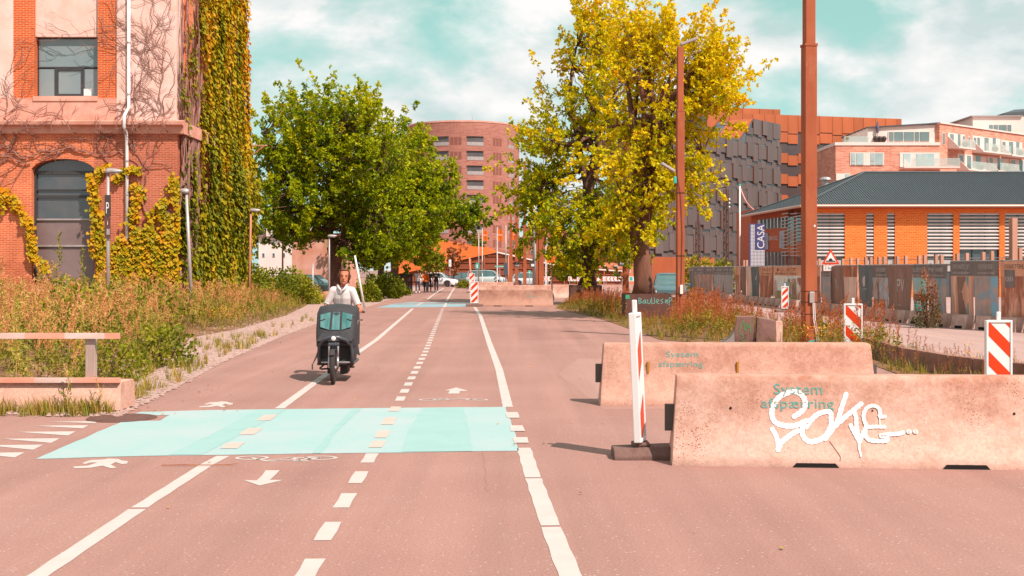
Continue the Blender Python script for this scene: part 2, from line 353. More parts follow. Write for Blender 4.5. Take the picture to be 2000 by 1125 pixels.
wr = [G(*p) for p in WEEDR]
b = MB(); b.poly([(p.x, p.y, .010) for p in wr]); soil2 = b.build('soil_right', M_earth); prop(soil2, kind='structure')
st_pts = [G(2150, 726), G(1900, 712), G(1770, 690), G(1650, 656), G(1450, 624), G(1340, 606), G(1240, 592), G(1075, 580), G(1060, 570), Vector((3, 126, 0)), Vector((60, 126, 0)), Vector((60, 20, 0))]
b = MB(); b.poly([(p.x, p.y, .005) for p in st_pts]); street = b.build('street', M_street); prop(street, kind='structure')
Z1, Z2, Z3 = .003, .005, .007
def line(px, w, name='lane_line', m=M_white, z=Z1):
    b = MB(); ribbon(b, [G(*p) for p in px], w, z); me = b.mesh(name, m); o = bpy.data.objects.new(name, me); COL.objects.link(o); o.parent = road; return o
def smooth(px, k=6):
    "denser polyline, interpolated in ground space"
    g = [G(*p) for p in px]; out = []
    for i in range(len(g)-1):
        for j in range(k): out.append(g[i].lerp(g[i+1], j/k))
    return out+[g[-1]]
line([(52, 1140), (268, 995)], .125); line([(272, 992), (405, 907), (436, 891)], .12)
line([(546, 798), (632, 735), (735, 664), (806, 603)], .12)
line([(812, 597), (829, 590)], .12); line([(834, 585), (850, 573), (866, 563)], .12)
DASH = [(603, 1092, 1135), (640, 1020, 1056), (674, 964, 992), (700, 921, 944), (722, 886, 904)]
def dash(cx, y0, y1, slope, w, m=M_white, z=Z1):
    ym = (y0+y1)/2; line([(cx-(y1-ym)*slope, y1), (cx-(y0-ym)*slope, y0)], w, 'lane_dash', m, z)
for cx, y0, y1 in DASH: dash(cx, y0, y1, .60, .118)
for cx, y0, y1 in ((737, 862, 875), (747, 842, 856), (760, 816, 830), (771, 795, 804)): dash(cx, y0, y1, .62, .13, M_pinkw, Z3)
d0 = 4025/(783-HOR); k = 0
while True:
    a0 = d0+k*1.02; a1 = a0+.52; ya, yb = HOR+4025/a0, HOR+4025/a1
    if yb < 602: break
    def cxa(y):
        for (y1, x1), (y2, x2) in (((783, 780), (740, 803)), ((740, 803), (690, 830)), ((690, 830), (640, 850)), ((640, 850), (595, 868))):
            if y <= y1 and y >= y2: return x1+(x2-x1)*(y1-y)/(y1-y2)
        return 868 if y < 600 else 780
    line([(cxa(ya), ya), (cxa(yb), yb)], .12, 'lane_dash'); k += 1
line([(868, 600), (871, 592)], .13); line([(872, 588), (880, 574), (887, 563)], .13)
line([(1122, 1145), (1076, 1030)], .135); line([(1075, 1027), (1042, 935)], .135); line([(1041, 933), (1023, 875)], .135)
for cx, y0, y1 in ((1017, 855, 866), (1010, 832, 843), (1001, 806, 817)): dash(cx, y0, y1, -.3, .15, M_white, Z3)
line([(992, 795), (975, 722), (955, 668), (938, 616), (927, 600)], .13); line([(921, 590), (919, 576)], .13); line([(918, 574), (916, 562)], .13)
BL = [(70, 897), (280, 891), (640, 886), (1013, 881), (1003, 838), (988, 795), (760, 797), (420, 801), (272, 805), (256, 812), (331, 811), (313, 822), (240, 823)]
flat('crossing_paint', [G(*p) for p in BL], Z1, M_blue, road)
for q in ([(785, 883), (800, 836), (826, 797), (905, 796), (915, 836), (922, 882)], [(330, 889), (420, 845), (505, 800), (560, 800), (478, 845), (395, 888)], [(610, 886), (652, 835), (690, 798), (706, 798), (664, 838), (627, 886)]):
    flat('repaint_patch', [G(*p) for p in q], Z2, M_blue2, road)
for cx, y0, y1 in ((455, 865, 877), (490, 837, 850), (522, 811, 822)): dash(cx, y0, y1, 1.35, .16, M_pinkw, Z3)
flat('crossing_paint', [G(*p) for p in ((735, 601), (764, 594.5), (900, 594), (920, 594), (914, 599), (820, 600))], .002, M_bluefar, road)
flat('crossing_paint', [G(*p) for p in ((764, 593.2), (800, 590.5), (920, 590.5), (920, 592.4))], .002, M_bluefar, road)
# yield triangles on the left side road
for y, xl, xr, hh in ((825, 95, 193, 4), (834, 67, 173, 6), (847, 34, 148, 8), (861, 4, 117, 9), (874, -30, 84, 10), (889, -60, 48, 10)):
    flat('yield_triangle', [G(xl, y-hh/2+1), G(xr, y-hh/2), G(xr-hh*1.9, y+hh/2)], Z1, M_white, road)
# symbols
def bike_symbol(cx, cy, width, name, flip):
    o = G(cx, cy); s = width/2.0*(-1 if flip else 1)
    def T(u, v): return (o.x+u*s, o.y+v*s*.62*1.0, 0)
    b = MB()
    for wx in (-.68, .68): ribbon(b, [T(wx+.3*math.cos(a*math.pi/12), .32+.3*math.sin(a*math.pi/12)*1.1) for a in range(25)], .035, Z1)
    for seg in ([(-.68, .32), (-.3, .75), (.32, .78), (-.08, .26), (-.68, .32)], [(-.08, .26), (-.36, .92)], [(-.5, .94), (-.2, .94)], [(.68, .32), (.3, .95), (.12, .98)]):
        ribbon(b, [T(*p) for p in seg], .04, Z1)
    me = b.mesh(name, M_white); q = bpy.data.objects.new(name, me); COL.objects.link(q); q.parent = road
bike_symbol(885, 782.5, .92, 'bicycle_symbol', False); bike_symbol(563, 891.5, .94, 'bicycle_symbol', True)
flat('arrow_symbol', [G(*p) for p in ((875, 769), (879, 763), (868, 763), (891, 757), (914, 764), (898, 764), (897, 769))], Z1, M_white, road)
flat('arrow_symbol', [G(*p) for p in ((519, 919), (547, 919), (527, 938), (553, 938), (507, 949), (475, 938), (501, 939))], Z1, M_white, road)
PED = [(142, 912), (172, 910), (190, 904), (176, 904), (166, 907), (160, 905), (178, 899), (202, 898), (212, 896), (232, 897), (238, 900), (250, 901), (248, 906), (238, 907), (226, 903), (216, 908), (228, 914), (216, 915), (200, 910), (178, 914), (146, 915)]
flat('pedestrian_symbol', [G(*p) for p in PED], Z1, M_white, road)
flat('pedestrian_symbol', [G(388+(x-142)*.62, 792-(912-y)*.6+2) for x, y in PED], Z1, M_white, road)
M_patch = asphalt_mat('asphalt_patch_mat', P(210, 156, 141), P(198, 144, 130), P(236, 200, 186), 9.0); M_patch2 = asphalt_mat('asphalt_pale_mat', P(227, 174, 158), P(216, 163, 147), P(244, 210, 196), 14.0)
for q, m in (([(1130, 700), (1560, 712), (1900, 790), (1180, 800), (1090, 730)], M_patch2), ([(1010, 640), (1120, 640), (1150, 662), (1015, 664)], M_patch)):
    flat('asphalt_patch', [G(*p) for p in q], .0012, m, road)
# manhole cover set in the notch of the blue paint
M_iron = mat('cast_iron', P(150, 100, 84), P(120, 80, 70), scale=9, rough=.7, bump=.6, bscale=30)
mc = G(238, 817); b = MB(); b.lathe([(.40, .0), (.40, .008), (.34, .009), (.335, .005), (.32, .005), (.315, .010), (.02, .011)], n=28, c=(mc.x, mc.y, 0)); b.build('manhole_cover', M_iron, road)
# asphalt joints and cracks
M_crack = mat('bitumen_seam', P(198, 146, 132), P(186, 134, 120), scale=8, rough=.8)
random.seed(3)
def crack(pts, w):
    g = smooth(pts, 10); g = [p+Vector((random.uniform(-.02, .02), random.uniform(-.02, .02), 0)) for p in g]; b = MB(); ribbon(b, g, w, .002); me = b.mesh('asphalt_seam', M_crack); o = bpy.data.objects.new('asphalt_seam', me); COL.objects.link(o); o.parent = road
crack([(930, 800), (944, 900), (950, 960)], .004); crack([(600, 650), (660, 649), (700, 650)], .02)
# fallen twig
t = thing('twig', 'thin orange-brown twig lying on the asphalt across the left lane line', 'twig', G(390, 911))
b = MB(); b.tube([(-.34, .0, .012), (-.12, -.01, .016), (.1, -.005, .014), (.26, .03, .012), (.33, .06, .02)], [.004, .005, .004, .004, .002], 6); b.build('stem', mat('twig_bark', P(226, 140, 84), P(180, 90, 50), scale=20), t)
# ---------------------------------------------------------------- concrete barriers and street furniture
M_conc = mat('barrier_concrete', P(255, 205, 180, .78), P(228, 168, 142, .78), scale=2.2, rough=.92, bump=.5, bscale=45, c3=P(176, 116, 92, .8), s3=1.5, t3=(.50, .78))
def conc_mat(name, base, dark, seed):
    "weathered barrier concrete: pale, blotched, with dark soot and clusters of pits"
    m = bpy.data.materials.new(name); m.use_nodes = True; t = m.node_tree; b = t.nodes['Principled BSDF']; b.inputs['Roughness'].default_value = .93; b.inputs['Specular IOR Level'].default_value = .2
    tc = N(t, 'ShaderNodeTexCoord'); mp = N(t, 'ShaderNodeMapping'); mp.inputs['Location'].default_value = (seed, 0, seed); L(t, tc.outputs['Object'], mp.inputs[0])
    sp = N(t, 'ShaderNodeSeparateXYZ'); L(t, tc.outputs['Object'], sp.inputs[0])
    n1 = N(t, 'ShaderNodeTexNoise', i_Scale=2.6, i_Detail=12.0, i_Roughness=.74); L(t, mp.outputs[0], n1.inputs['Vector'])
    # soot blotches, and the upper half's weaker sun painted in as darker tone
    hz = N(t, 'ShaderNodeMapRange', i_1=.12, i_2=.72, i_3=-.12, i_4=.13); L(t, sp.outputs[2], hz.inputs[0])
    ad = N(t, 'ShaderNodeMath', operation='ADD'); L(t, n1.outputs['Fac'], ad.inputs[0]); L(t, hz.outputs[0], ad.inputs[1])
    r1 = N(t, 'ShaderNodeValToRGB'); e = r1.color_ramp.elements; e[0].position = .40; e[1].position = .80; e[0].color = base; e[1].color = dark; L(t, ad.outputs[0], r1.inputs[0])
    n2 = N(t, 'ShaderNodeTexNoise', i_Scale=30.0, i_Detail=6.0, i_Roughness=.75); L(t, mp.outputs[0], n2.inputs['Vector'])
    s2 = N(t, 'ShaderNodeMapRange', i_1=.25, i_2=.75, i_3=.74, i_4=1.22); L(t, n2.outputs['Fac'], s2.inputs[0])
    hv = N(t, 'ShaderNodeHueSaturation'); L(t, r1.outputs[0], hv.inputs['Color']); L(t, s2.outputs[0], hv.inputs['Value'])
    vo = N(t, 'ShaderNodeTexVoronoi', i_Scale=46.0); L(t, mp.outputs[0], vo.inputs['Vector'])
    n3 = N(t, 'ShaderNodeTexNoise', i_Scale=1.9, i_Detail=5.0); L(t, mp.outputs[0], n3.inputs['Vector'])
    th = N(t, 'ShaderNodeMapRange', i_1=.42, i_2=.70, i_3=0.0, i_4=.33); L(t, n3.outputs['Fac'], th.inputs[0])
    lt = N(t, 'ShaderNodeMath', operation='LESS_THAN'); L(t, vo.outputs['Distance'], lt.inputs[0]); L(t, th.outputs[0], lt.inputs[1])
    x = N(t, 'ShaderNodeMix', data_type='RGBA'); L(t, lt.outputs[0], x.inputs[0]); L(t, hv.outputs[0], x.inputs[6]); x.inputs[7].default_value = P(190, 116, 88, .8)
    L(t, x.outputs[2], b.inputs['Base Color'])
    iv = N(t, 'ShaderNodeMath', operation='SUBTRACT'); L(t, n2.outputs['Fac'], iv.inputs[0]); L(t, lt.outputs[0], iv.inputs[1])
    bp = N(t, 'ShaderNodeBump', i_Strength=.45, i_Distance=.008); L(t, iv.outputs[0], bp.inputs['Height']); L(t, bp.outputs[0], b.inputs['Normal'])
    MATS[name] = m; return m
M_conc1 = conc_mat('barrier_concrete_pitted', P(253, 204, 182, .72), P(198, 132, 106, .74), 1.3)
M_conc2 = conc_mat('barrier_concrete_soot', P(248, 190, 166, .73), P(194, 132, 108, .75), 7.7)
M_conc3 = conc_mat('barrier_concrete_far', P(226, 170, 146, .80), P(172, 116, 96, .82), 12.4)  # darker copy of the barrier concrete, tree shade painted into the colour
M_teal = mat('stencil_teal', P(96, 196, 184, .8), P(150, 190, 172, .8), scale=22, rough=.8)
M_spray = mat('spray_white', P(255, 250, 246, .56), P(255, 242, 232, .6), scale=14, rough=.6, c3=P(236, 182, 158, .66), s3=34, t3=(.60, .66))
M_dark = mat('dark_steel', P(130, 116, 110), rough=.6, metal=.3)
M_yel = mat('yellow_plastic', P(236, 160, 20), rough=.5)
M_void = mat('void_black', P(40, 30, 28), rough=.9)
# half profile of the barrier: (half width, height)
PROF = [(.285, .0), (.29, .05), (.275, .10), (.225, .24), (.192, .36), (.172, .5), (.142, .74), (.125, .785), (.10, .80)]
def bar_y(z):
    for (w0, z0), (w1, z1) in zip(PROF, PROF[1:]):
        if z <= z1: return -(w0+(w1-w0)*(z-z0)/(z1-z0))
    return -PROF[-1][0]
def barrier(name, label, loc, rz, length, m, notches=(), group='concrete barriers blocking the road'):
    t = thing(name, label, 'barrier', loc, rz, group)
    h = length/2; b = MB(); secs = []
    ring = [(-w, z) for w, z in PROF]+[(w, z) for w, z in reversed(PROF)]
    for x, k in ((-h, .955), (-h+.03, 1.0), (h-.03, 1.0), (h, .955)):
        tp = lambda z: (.055*z/.8)*(1 if x < 0 else -1)
        secs.append([(x+tp(z), y*k, z*(.985 if k < 1 else 1)) for y, z in ring])
    b.loft(secs); body = b.build('body', m, t, auto=38)
    for nx in notches:
        q = MB(); q.ext([(nx-.21, -.292, -.005), (nx-.17, -.292, .040), (nx+.17, -.292, .040), (nx+.21, -.292, -.005)], (0, -.002, 0)); q.build('forklift_slot', M_void, t)
    for s in (-1, 1):
        q = MB(); q.box(s*h-.05, s*h+.05, -.035, .035, .28, .52); q.build('coupling_plate', M_dark, t)
    return t
def on_bar(u, z, off=.004): return Vector((u, bar_y(z)-off, z))
def bar_text(t, s, u, z, size, m=M_teal, width=None):
    v, f = text_geo(s, 1.05); x0, x1 = min(p[0] for p in v), max(p[0] for p in v); k = size; kx = k if not width else width/(x1-x0)
    me = bpy.data.meshes.new('stencil_text'); me.from_pydata([tuple(on_bar(u+(x-(x0+x1)/2)*kx, z+y*k)) for x, y in v], [], f); me.materials.append(m)
    o = bpy.data.objects.new('stencil_text', me); COL.objects.link(o); o.parent = t
def dense(pts, step=.02):
    out = []
    for a, c in zip(pts, pts[1:]):
        n = max(1, int(math.hypot(c[0]-a[0], c[1]-a[1])/step))
        for i in range(n): out.append((a[0]+(c[0]-a[0])*i/n, a[1]+(c[1]-a[1])*i/n)+((a[2]+(c[2]-a[2])*i/n,) if len(a) > 2 else ()))
    return out+[pts[-1]]
def curve(pts, k=8):
    "Catmull-Rom through 2D points"
    out = []; n = len(pts)
    for i in range(n-1):
        p0, p1, p2, p3 = pts[max(i-1, 0)], pts[i], pts[i+1], pts[min(i+2, n-1)]
        for j in range(k):
            t = j/k; out.append(tuple(.5*(2*p1[a]+(p2[a]-p0[a])*t+(2*p0[a]-5*p1[a]+4*p2[a]-p3[a])*t*t+(3*p1[a]-p0[a]-3*p2[a]+p3[a])*t**3) for a in (0, 1)))
    return out+[tuple(pts[-1])]
def stroke(b, pts, w, surf, off):
    "painted stroke with round ends on a surface: surf(u, z, off) -> point"
    pts = dense(pts, .02); n = len(pts); rows = []
    for i, p in enumerate(pts):
        a, c = pts[max(i-1, 0)], pts[min(i+1, n-1)]; dx, dz = c[0]-a[0], c[1]-a[1]; l = math.hypot(dx, dz) or 1; nx, nz = -dz/l*w/2, dx/l*w/2
        wob = 1+.10*math.sin(i*1.7)
        rows.append([surf(p[0]+nx*k*wob, p[1]+nz*k*wob, off) for k in (-1, -.5, 0, .5, 1)])
    k = len(b.v)
    b.add([q for r in rows for q in r], [(5*i+j, 5*i+j+1, 5*i+j+6, 5*i+j+5) for i in range(n-1) for j in range(4)])
    for (u, z) in (pts[0], pts[-1]): b.poly([surf(u+w*.5*math.cos(a*math.pi/8), z+w*.5*math.sin(a*math.pi/8), off+.0006) for a in range(16)])
# front barrier (runs out of the frame on the right)
pa, pb = G(1313, 910), G(2240, 921); ln = 4.0; dirv = (pb-pa).normalized()
c1 = pa+dirv*ln/2+Vector((-dirv.y, dirv.x, 0))*.285
bar1 = barrier('concrete_barrier', 'nearest concrete barrier with white spray-painted tag over teal stencil lettering', c1, math.atan2(dirv.y, dirv.x), ln, M_conc1, (-.74, .56))
def u1(px, py):
    "barrier surface coordinates of a pixel, found by stepping along the front face"
    u = 0.0; z = .4
    for _ in range(30):
        w = Matrix.Rotation(math.atan2(dirv.y, dirv.x), 4, 'Z') @ on_bar(u, max(.02, min(.79, z)))+c1
        qx = 1000+FPX*w.x/w.y; qy = HOR+FPX*(CAM_H-w.z)/w.y; k = w.y/FPX
        u += (px-qx)*k; z -= (py-qy)*k
    return (u, z)
def zz(x, y): return (1480+x/5.623, 720+y/5.623)     # graffiti read off an enlarged crop
bar_text(bar1, 'System', *u1(1559, 770), .135, width=.43); bar_text(bar1, 'afspærring', *u1(1558, 797), .125, width=.64)
TAG = [(.066, [(400, 525), (480, 470), (520, 400), (505, 320), (440, 260), (350, 258), (240, 310), (175, 400), (155, 500), (190, 585), (290, 625), (400, 625), (530, 575)]),
       (.06, [(160, 665), (200, 735), (225, 830), (222, 890)]), (.06, [(222, 890), (270, 800), (350, 735), (440, 680)]),
       (.062, [(530, 640), (590, 560), (680, 490), (790, 475), (805, 560), (800, 640), (740, 740), (640, 795), (550, 795), (490, 720), (500, 630), (560, 570)]),
       (.06, [(740, 770), (850, 620), (880, 560), (920, 430), (970, 280)]), (.06, [(850, 630), (960, 530), (1060, 450), (1135, 385)]),
       (.052, [(1060, 480), (1080, 540), (1085, 640), (1100, 720)]), (.052, [(1020, 620), (1060, 700), (1115, 800)]), (.052, [(1115, 800), (1160, 700), (1190, 640), (1185, 600)]),
       (.046, [(1180, 600), (1160, 520), (1190, 440), (1260, 405), (1325, 430), (1345, 490), (1340, 525), (1395, 525)]), (.046, [(1215, 640), (1300, 635), (1390, 637)]),
       (.05, [(1185, 650), (1180, 720), (1220, 780), (1330, 795), (1420, 785), (1410, 750), (1345, 735), (1450, 720), (1540, 715), (1595, 700)]),
       (.022, [(1115, 800), (1118, 880), (1133, 960)]), (.012, [(1338, 540), (1340, 610)]), (.055, [(1655, 690), (1662, 690)]), (.055, [(1730, 690), (1737, 690)]), (.010, [(1102, 820), (1104, 890)])]
b = MB()
for i, (wd, pts) in enumerate(TAG):
    stroke(b, curve([u1(*zz(*p)) for p in pts]) if len(pts) > 2 else [u1(*zz(*p)) for p in pts], wd*.70, on_bar, .004+.0004*i)
b.build('graffiti_tag', M_spray, bar1)
b = MB(); stroke(b, [u1(*zz(*p)) for p in ((790, 800), (840, 870), (880, 925), (908, 970), (905, 1015))], .006, on_bar, .003); b.build('crack', mat('crack_dark', P(150, 84, 60)), bar1)
for hx, hy, hr in ((1427, 797, .013), (1704, 802, .008), (1981, 808, .012)):
    b = MB(); q = u1(hx, hy); b.poly([on_bar(q[0]+hr*math.cos(a*.7), q[1]+hr*math.sin(a*.7)) for a in range(9)]); b.build('anchor_hole', M_void, bar1)
# second barrier
pa, pb = G(1173, 793), G(1716, 794); dirv2 = (pb-pa).normalized(); ln2 = (pb-pa).length
c2 = (pa+pb)/2+Vector((-dirv2.y, dirv2.x, 0))*.285
bar2 = barrier('concrete_barrier', 'second concrete barrier behind the tagged one, teal lettering and two yellow clips', c2, math.atan2(dirv2.y, dirv2.x), ln2, M_conc2)
def u2(px, py): return ((px-1444.5)/((793-HOR)/CAM_H)*.985, max(.05, min(.78, .80*(793-py)/122)))
bar_text(bar2, 'System', *u2(1334, 698), .105, width=.42); bar_text(bar2, 'afspærring', *u2(1331, 717), .10, width=.57)
for px in (1266, 1444):
    u, z = u2(px, 718); q = MB(); q.box(u-.012, u+.012, bar_y(z)-.025, bar_y(z)+.03, z-.07, z+.07); q.build('yellow_clip', M_yel, bar2)
# far barriers
pa, pb = G(936, 597.5), G(1075, 599.5); ln3 = (pb-pa).length; a3 = math.atan2((pb-pa).y, (pb-pa).x)*.2
bar3 = barrier('concrete_barrier', 'stained concrete barrier standing beside the striped panel in the shade of the trees', Vector(((pa.x+pb.x)/2, (pa.y+pb.y)/2+.3, 0)), 0, ln3, M_conc3, (-.8, .7))
bar_text(bar3, 'System', .72, .58, .11); bar_text(bar3, 'afspærring', .8, .44, .10)
pa = G(961, 571); barrier('concrete_barrier', 'farthest concrete barrier, sunlit, behind the stained one', (pa.x, pa.y, 0), 0, 3.4, M_conc1)
pa = G(1030, 582); barrier('concrete_barrier', 'pale concrete barrier seen just over the top of the stained barrier', (pa.x, pa.y, 0), 0, 5.2, M_conc1)
# left concrete block with painted wooden rails
M_wood = mat('weathered_wood', P(206, 178, 166, .62), P(178, 146, 132, .62), scale=6, rough=.85, bump=.4, bscale=20, stretch=(1, 1, .15))
M_railr = mat('rail_red_faded', P(240, 150, 122, .62), P(246, 178, 152, .62), scale=5, rough=.8, stretch=(.3, 1, 1))
M_railw = mat('rail_white_faded', P(238, 208, 196, .62), P(222, 180, 164, .62), scale=6, rough=.8, stretch=(.3, 1, 1))
cb = G(-60, 806); cb.y += .3
lb = thing('barrier_block', 'low concrete block with faded red and white wooden rails beside the weeds', 'barrier', cb)
kpm = (806-HOR)/CAM_H
def lx(px): return (px+60)/kpm
b = MB(); b.loft([[(x, y0*k, z) for y0, z in ((-.3, .03), (-.28, .30), (-.24, .365), (.24, .365), (.28, .3), (.3, .03))] for x, k in ((lx(-500), 1), (lx(228), 1), (lx(234), .94))]); b.build('body', M_conc2, lb, auto=40)
segs = [(-420, -260, 0), (-260, -120, 1), (-120, 48, 0), (48, 126, 1), (126, 204, 0), (204, 233, 1)]
for i, (x0, x1, r) in enumerate(segs):
    b = MB(); b.box(lx(x0), lx(x1), -.30, -.26, .905, .975); b.build('rail_segment', M_railr if r else M_railw, lb)
for i, (x0, x1, r) in enumerate([(-420, -300, 0), (-300, -150, 1), (-150, -40, 0), (-40, 68, 1), (68, 142, 0), (142, 233, 1)]):
    b = MB(); b.box(lx(x0), lx(x1), -.32, -.25, .368, .425); b.build('base_rail_segment', M_railr if r else M_railw, lb)
for px in (173, -260):
    b = MB(); b.box(lx(px)-.058, lx(px)+.058, -.255, -.16, .366, .90); b.build('post', M_wood, lb, bevel=.006)
b = MB(); b.tube([(lx(123)+.03*math.cos(a*.45), -.315, .335+.045*math.sin(a*.45)) for a in range(8, 22)], .007, 6); b.build('lifting_loop', M_dark, lb)
# striped delineator panels
M_redp = mat('sign_red', P(236, 66, 6, .66), rough=.45); M_whp = mat('sign_white', P(255, 246, 240, .66), rough=.45); M_rub = mat('rubber_base', P(166, 124, 110), P(140, 102, 92), scale=12, rough=.85, bump=.3, bscale=40)
def delineator(label, loc, rz, h=1.0, w=.26, kind='left', lean=0.0, base=True, frame=True, n=3, rt=.038):
    t = thing('delineator_panel', label, 'road panel', loc, rz, 'striped road panels')
    zb = .16 if base else .05; X = Matrix.Rotation(lean, 4, 'Y')
    def bl(nm, m, fn, **k):
        b = MB(); b.X = X; fn(b); return b.build(nm, m, t, **k)
    bl('panel', M_whp, lambda b: b.box(-w/2, w/2, -.022, .022, zb, zb+h), bevel=.012)
    if frame:
        bl('rim', M_whp, lambda b: [b.box(-w/2-.012, -w/2+.02, -rt, rt, zb-.01, zb+h+.01), b.box(w/2-.02, w/2+.012, -rt, rt, zb-.01, zb+h+.01), b.box(-w/2+.021, w/2-.021, -.036, .036, zb+h-.025, zb+h+.012), b.box(-w/2+.021, w/2-.021, -.036, .036, zb-.012, zb+.025)], bevel=.008)
    bl('handle', M_whp, lambda b: b.box(-.028, .028, -.02, .02, zb+h+.013, zb+h+.13), bevel=.008)
    s = 1 if kind == 'left' else -1; iw = w/2-.022; z0, z1 = zb+.03, zb+h-.03
    per = (z1-z0)/n*1.06
    for side in (-1, 1):
        for i in range(-1, n+1):
            za = z0+i*per-.12; zc = za+per*.5
            poly = [(-iw*s, za), (iw*s, za+2*iw), (iw*s, zc+2*iw), (-iw*s, zc)]
            poly = clip_z(poly, z0, z1)
            if len(poly) > 2: bl('red_stripe', M_redp, lambda b: b.poly([(x, side*.0245, z) for x, z in poly]))
    if base:
        def fb(b):
            b.loft([[(x*k, y, z) for y, z in ((-.19, 0), (-.19, .05), (-.13, .115), (.13, .115), (.19, .05), (.19, 0))] for x, k in ((-.40, 1), (-.37, 1), (.37, 1), (.40, 1))])
            b.box(-.12, .12, -.10, .10, .116, .15)
        b = MB(); fb(b); b.build('foot', M_rub, t, bevel=.012)
    return t
def clip_z(poly, z0, z1):
    for lim, sg in ((z0, 1), (z1, -1)):
        out = []
        for i in range(len(poly)):
            a, c = poly[i-1], poly[i]; ia, ic = sg*(a[1]-lim) >= 0, sg*(c[1]-lim) >= 0
            if ia != ic: k = (lim-a[1])/(c[1]-a[1]); out.append((a[0]+(c[0]-a[0])*k, lim))
            if ic: out.append(c)
        poly = out
        if not poly: return []
    return poly
dl = delineator('white delineator panel seen edge-on, leaning, on a grey rubber foot by the tagged barrier', G(1252, 893), R(73), h=1.18, lean=0.0, kind='left', n=2, rt=.034)
dl.rotation_euler = (R(-2.5), R(0), R(73))
for ch in list(dl.children):
    if ch.name.startswith('foot'): ch.rotation_euler = (0, 0, R(-73)); ch.scale = (.66, 1.0, 1.1); ch.location = (0, 0, -.02)
b = MB(); b.loft([[(x, y, z) for y, z in ((-.1, 0), (-.1, .05), (-.06, .1), (.12, .1), (.16, .05), (.16, 0))] for x in (-.16, .44)]); o = b.build('foot', M_rub, dl, bevel=.012, loc=(.23, -.06, -.02), rz=R(-73))
delineator('large striped panel with a handle, half hidden behind the right end of the tagged barrier', G(1950, 766), R(3), h=.86, w=.36, kind='right', n=2)
delineator('striped panel wrapped in dry weeds near the thick rust pole', G(1666, 690), R(-4), h=.87, w=.36, kind='right', base=True, n=2)
delineator('small striped panel standing in front of the pale house poster', Vector((1533-1000, FPX, 0))*(48.5/FPX), 0, h=.9, w=.28, kind='left', base=True)
delineator('striped panel on a dark foot at the left end of the stained barrier', G(926.5, 598.5), 0, h=1.02, w=.36, kind='left')
delineator('distant striped panel under the bump sign, beyond the stained barrier', G(922, 572), 0, h=1.3, w=.42, kind='left')
# quarter-pipe skate ramp piece in the weeds
rp = thing('skate_ramp', 'grey concrete quarter-pipe ramp with green scrawl among the weeds', 'ramp', G(1430, 674), R(-10))
M_ramp = mat('ramp_concrete', P(176, 130, 116, .85), P(150, 106, 94, .85), scale=3, rough=.9, bump=.3, c3=P(120, 84, 74), s3=3); M_rampl = mat('ramp_pale', P(206, 190, 180), P(180, 164, 156), scale=5, rough=.8, stretch=(1, 5, 1))
kk = (674-HOR)/CAM_H
b = MB(); b.X = Matrix.Scale(1, 4)
prof = [(-.42, 0), (-.30, .03), (-.16, .09), (-.05, .18), (.03, .30), (.05, .34)]
b.ext([(x, -.25, z) for x, z in prof]+[(.06, -.25, 0)], (0, .95, 0)); b.build('curved_foot', M_rampl, rp)
b = MB(); b.ext([(.06, -.22, .0), (.05, -.22, .34), (.10, -.22, .66), (.50, -.22, .68), (.52, -.22, 0)], (0, .5, 0)); b.build('upright', M_ramp, rp, bevel=.01)
b = MB(); b.ext([(.53, -.30, 0), (.56, -.26, .66), (.98, -.24, .58), (.98, -.30, 0)], (0, .7, 0)); b.build('side_block', M_ramp, rp, bevel=.01)
b = MB(); b.ext([(.985, -.24, 0), (.985, -.22, .56), (1.15, .1, .55), (1.15, .1, 0)], (0, .45, 0)); b.build('end_block', M_conc1, rp)
b = MB()
for pts in ([(.16, .3), (.2, .5), (.25, .56), (.28, .36)], [(.3, .34), (.32, .52), (.36, .4), (.4, .5), (.41, .3)], [(.18, .26), (.26, .22), (.2, .14), (.28, .12)]):
    stroke(b, curve(pts), .022, lambda u, z, o: Vector((u, -.222-o, z)), .004)
b.build('green_scrawl', mat('green_paint', P(120, 170, 110, .9)), rp)
# low retaining kerb along the street on the right
kp = [G(1690, 690), G(1770, 716), G(1860, 734), G(1960, 748), G(2150, 770)]
kb = thing('concrete_kerb', 'low dark concrete kerb edging the street behind the tagged barrier', 'kerb', kp[0])
for i, (a, c) in enumerate(zip(kp, kp[1:])):
    d = (c-a); n = 2
    for j in range(n):
        p, q = a+d*j/n-kp[0], a+d*(j+.985)/n-kp[0]; b = MB(); b.beam(p+Vector((0, 0, .17)), q+Vector((0, 0, .17)), .16, .34); b.build('kerb_stone', mat('kerb_concrete', P(196, 142, 120, .8), P(160, 110, 92, .8), scale=4, rough=.95, bump=.4), kb, bevel=.012)
# boulder under the left tree
bo = G(636, 590); b = MB(); b.ball((0, 0, .26), .46, n=14, k=9, sc=(1.1, .9, .72)); random.seed(5)
b.v = [(x+random.uniform(-.04, .04), y+random.uniform(-.04, .04), max(0, z+random.uniform(-.03, .03))) for x, y, z in b.v]
o = b.build('boulder', mat('boulder_stone', P(240, 170, 130), P(214, 132, 90), scale=4, bump=.4, rough=.9), None, smooth=True, loc=bo); prop(o, 'rounded orange-pink boulder at the path edge under the big left tree', 'boulder')
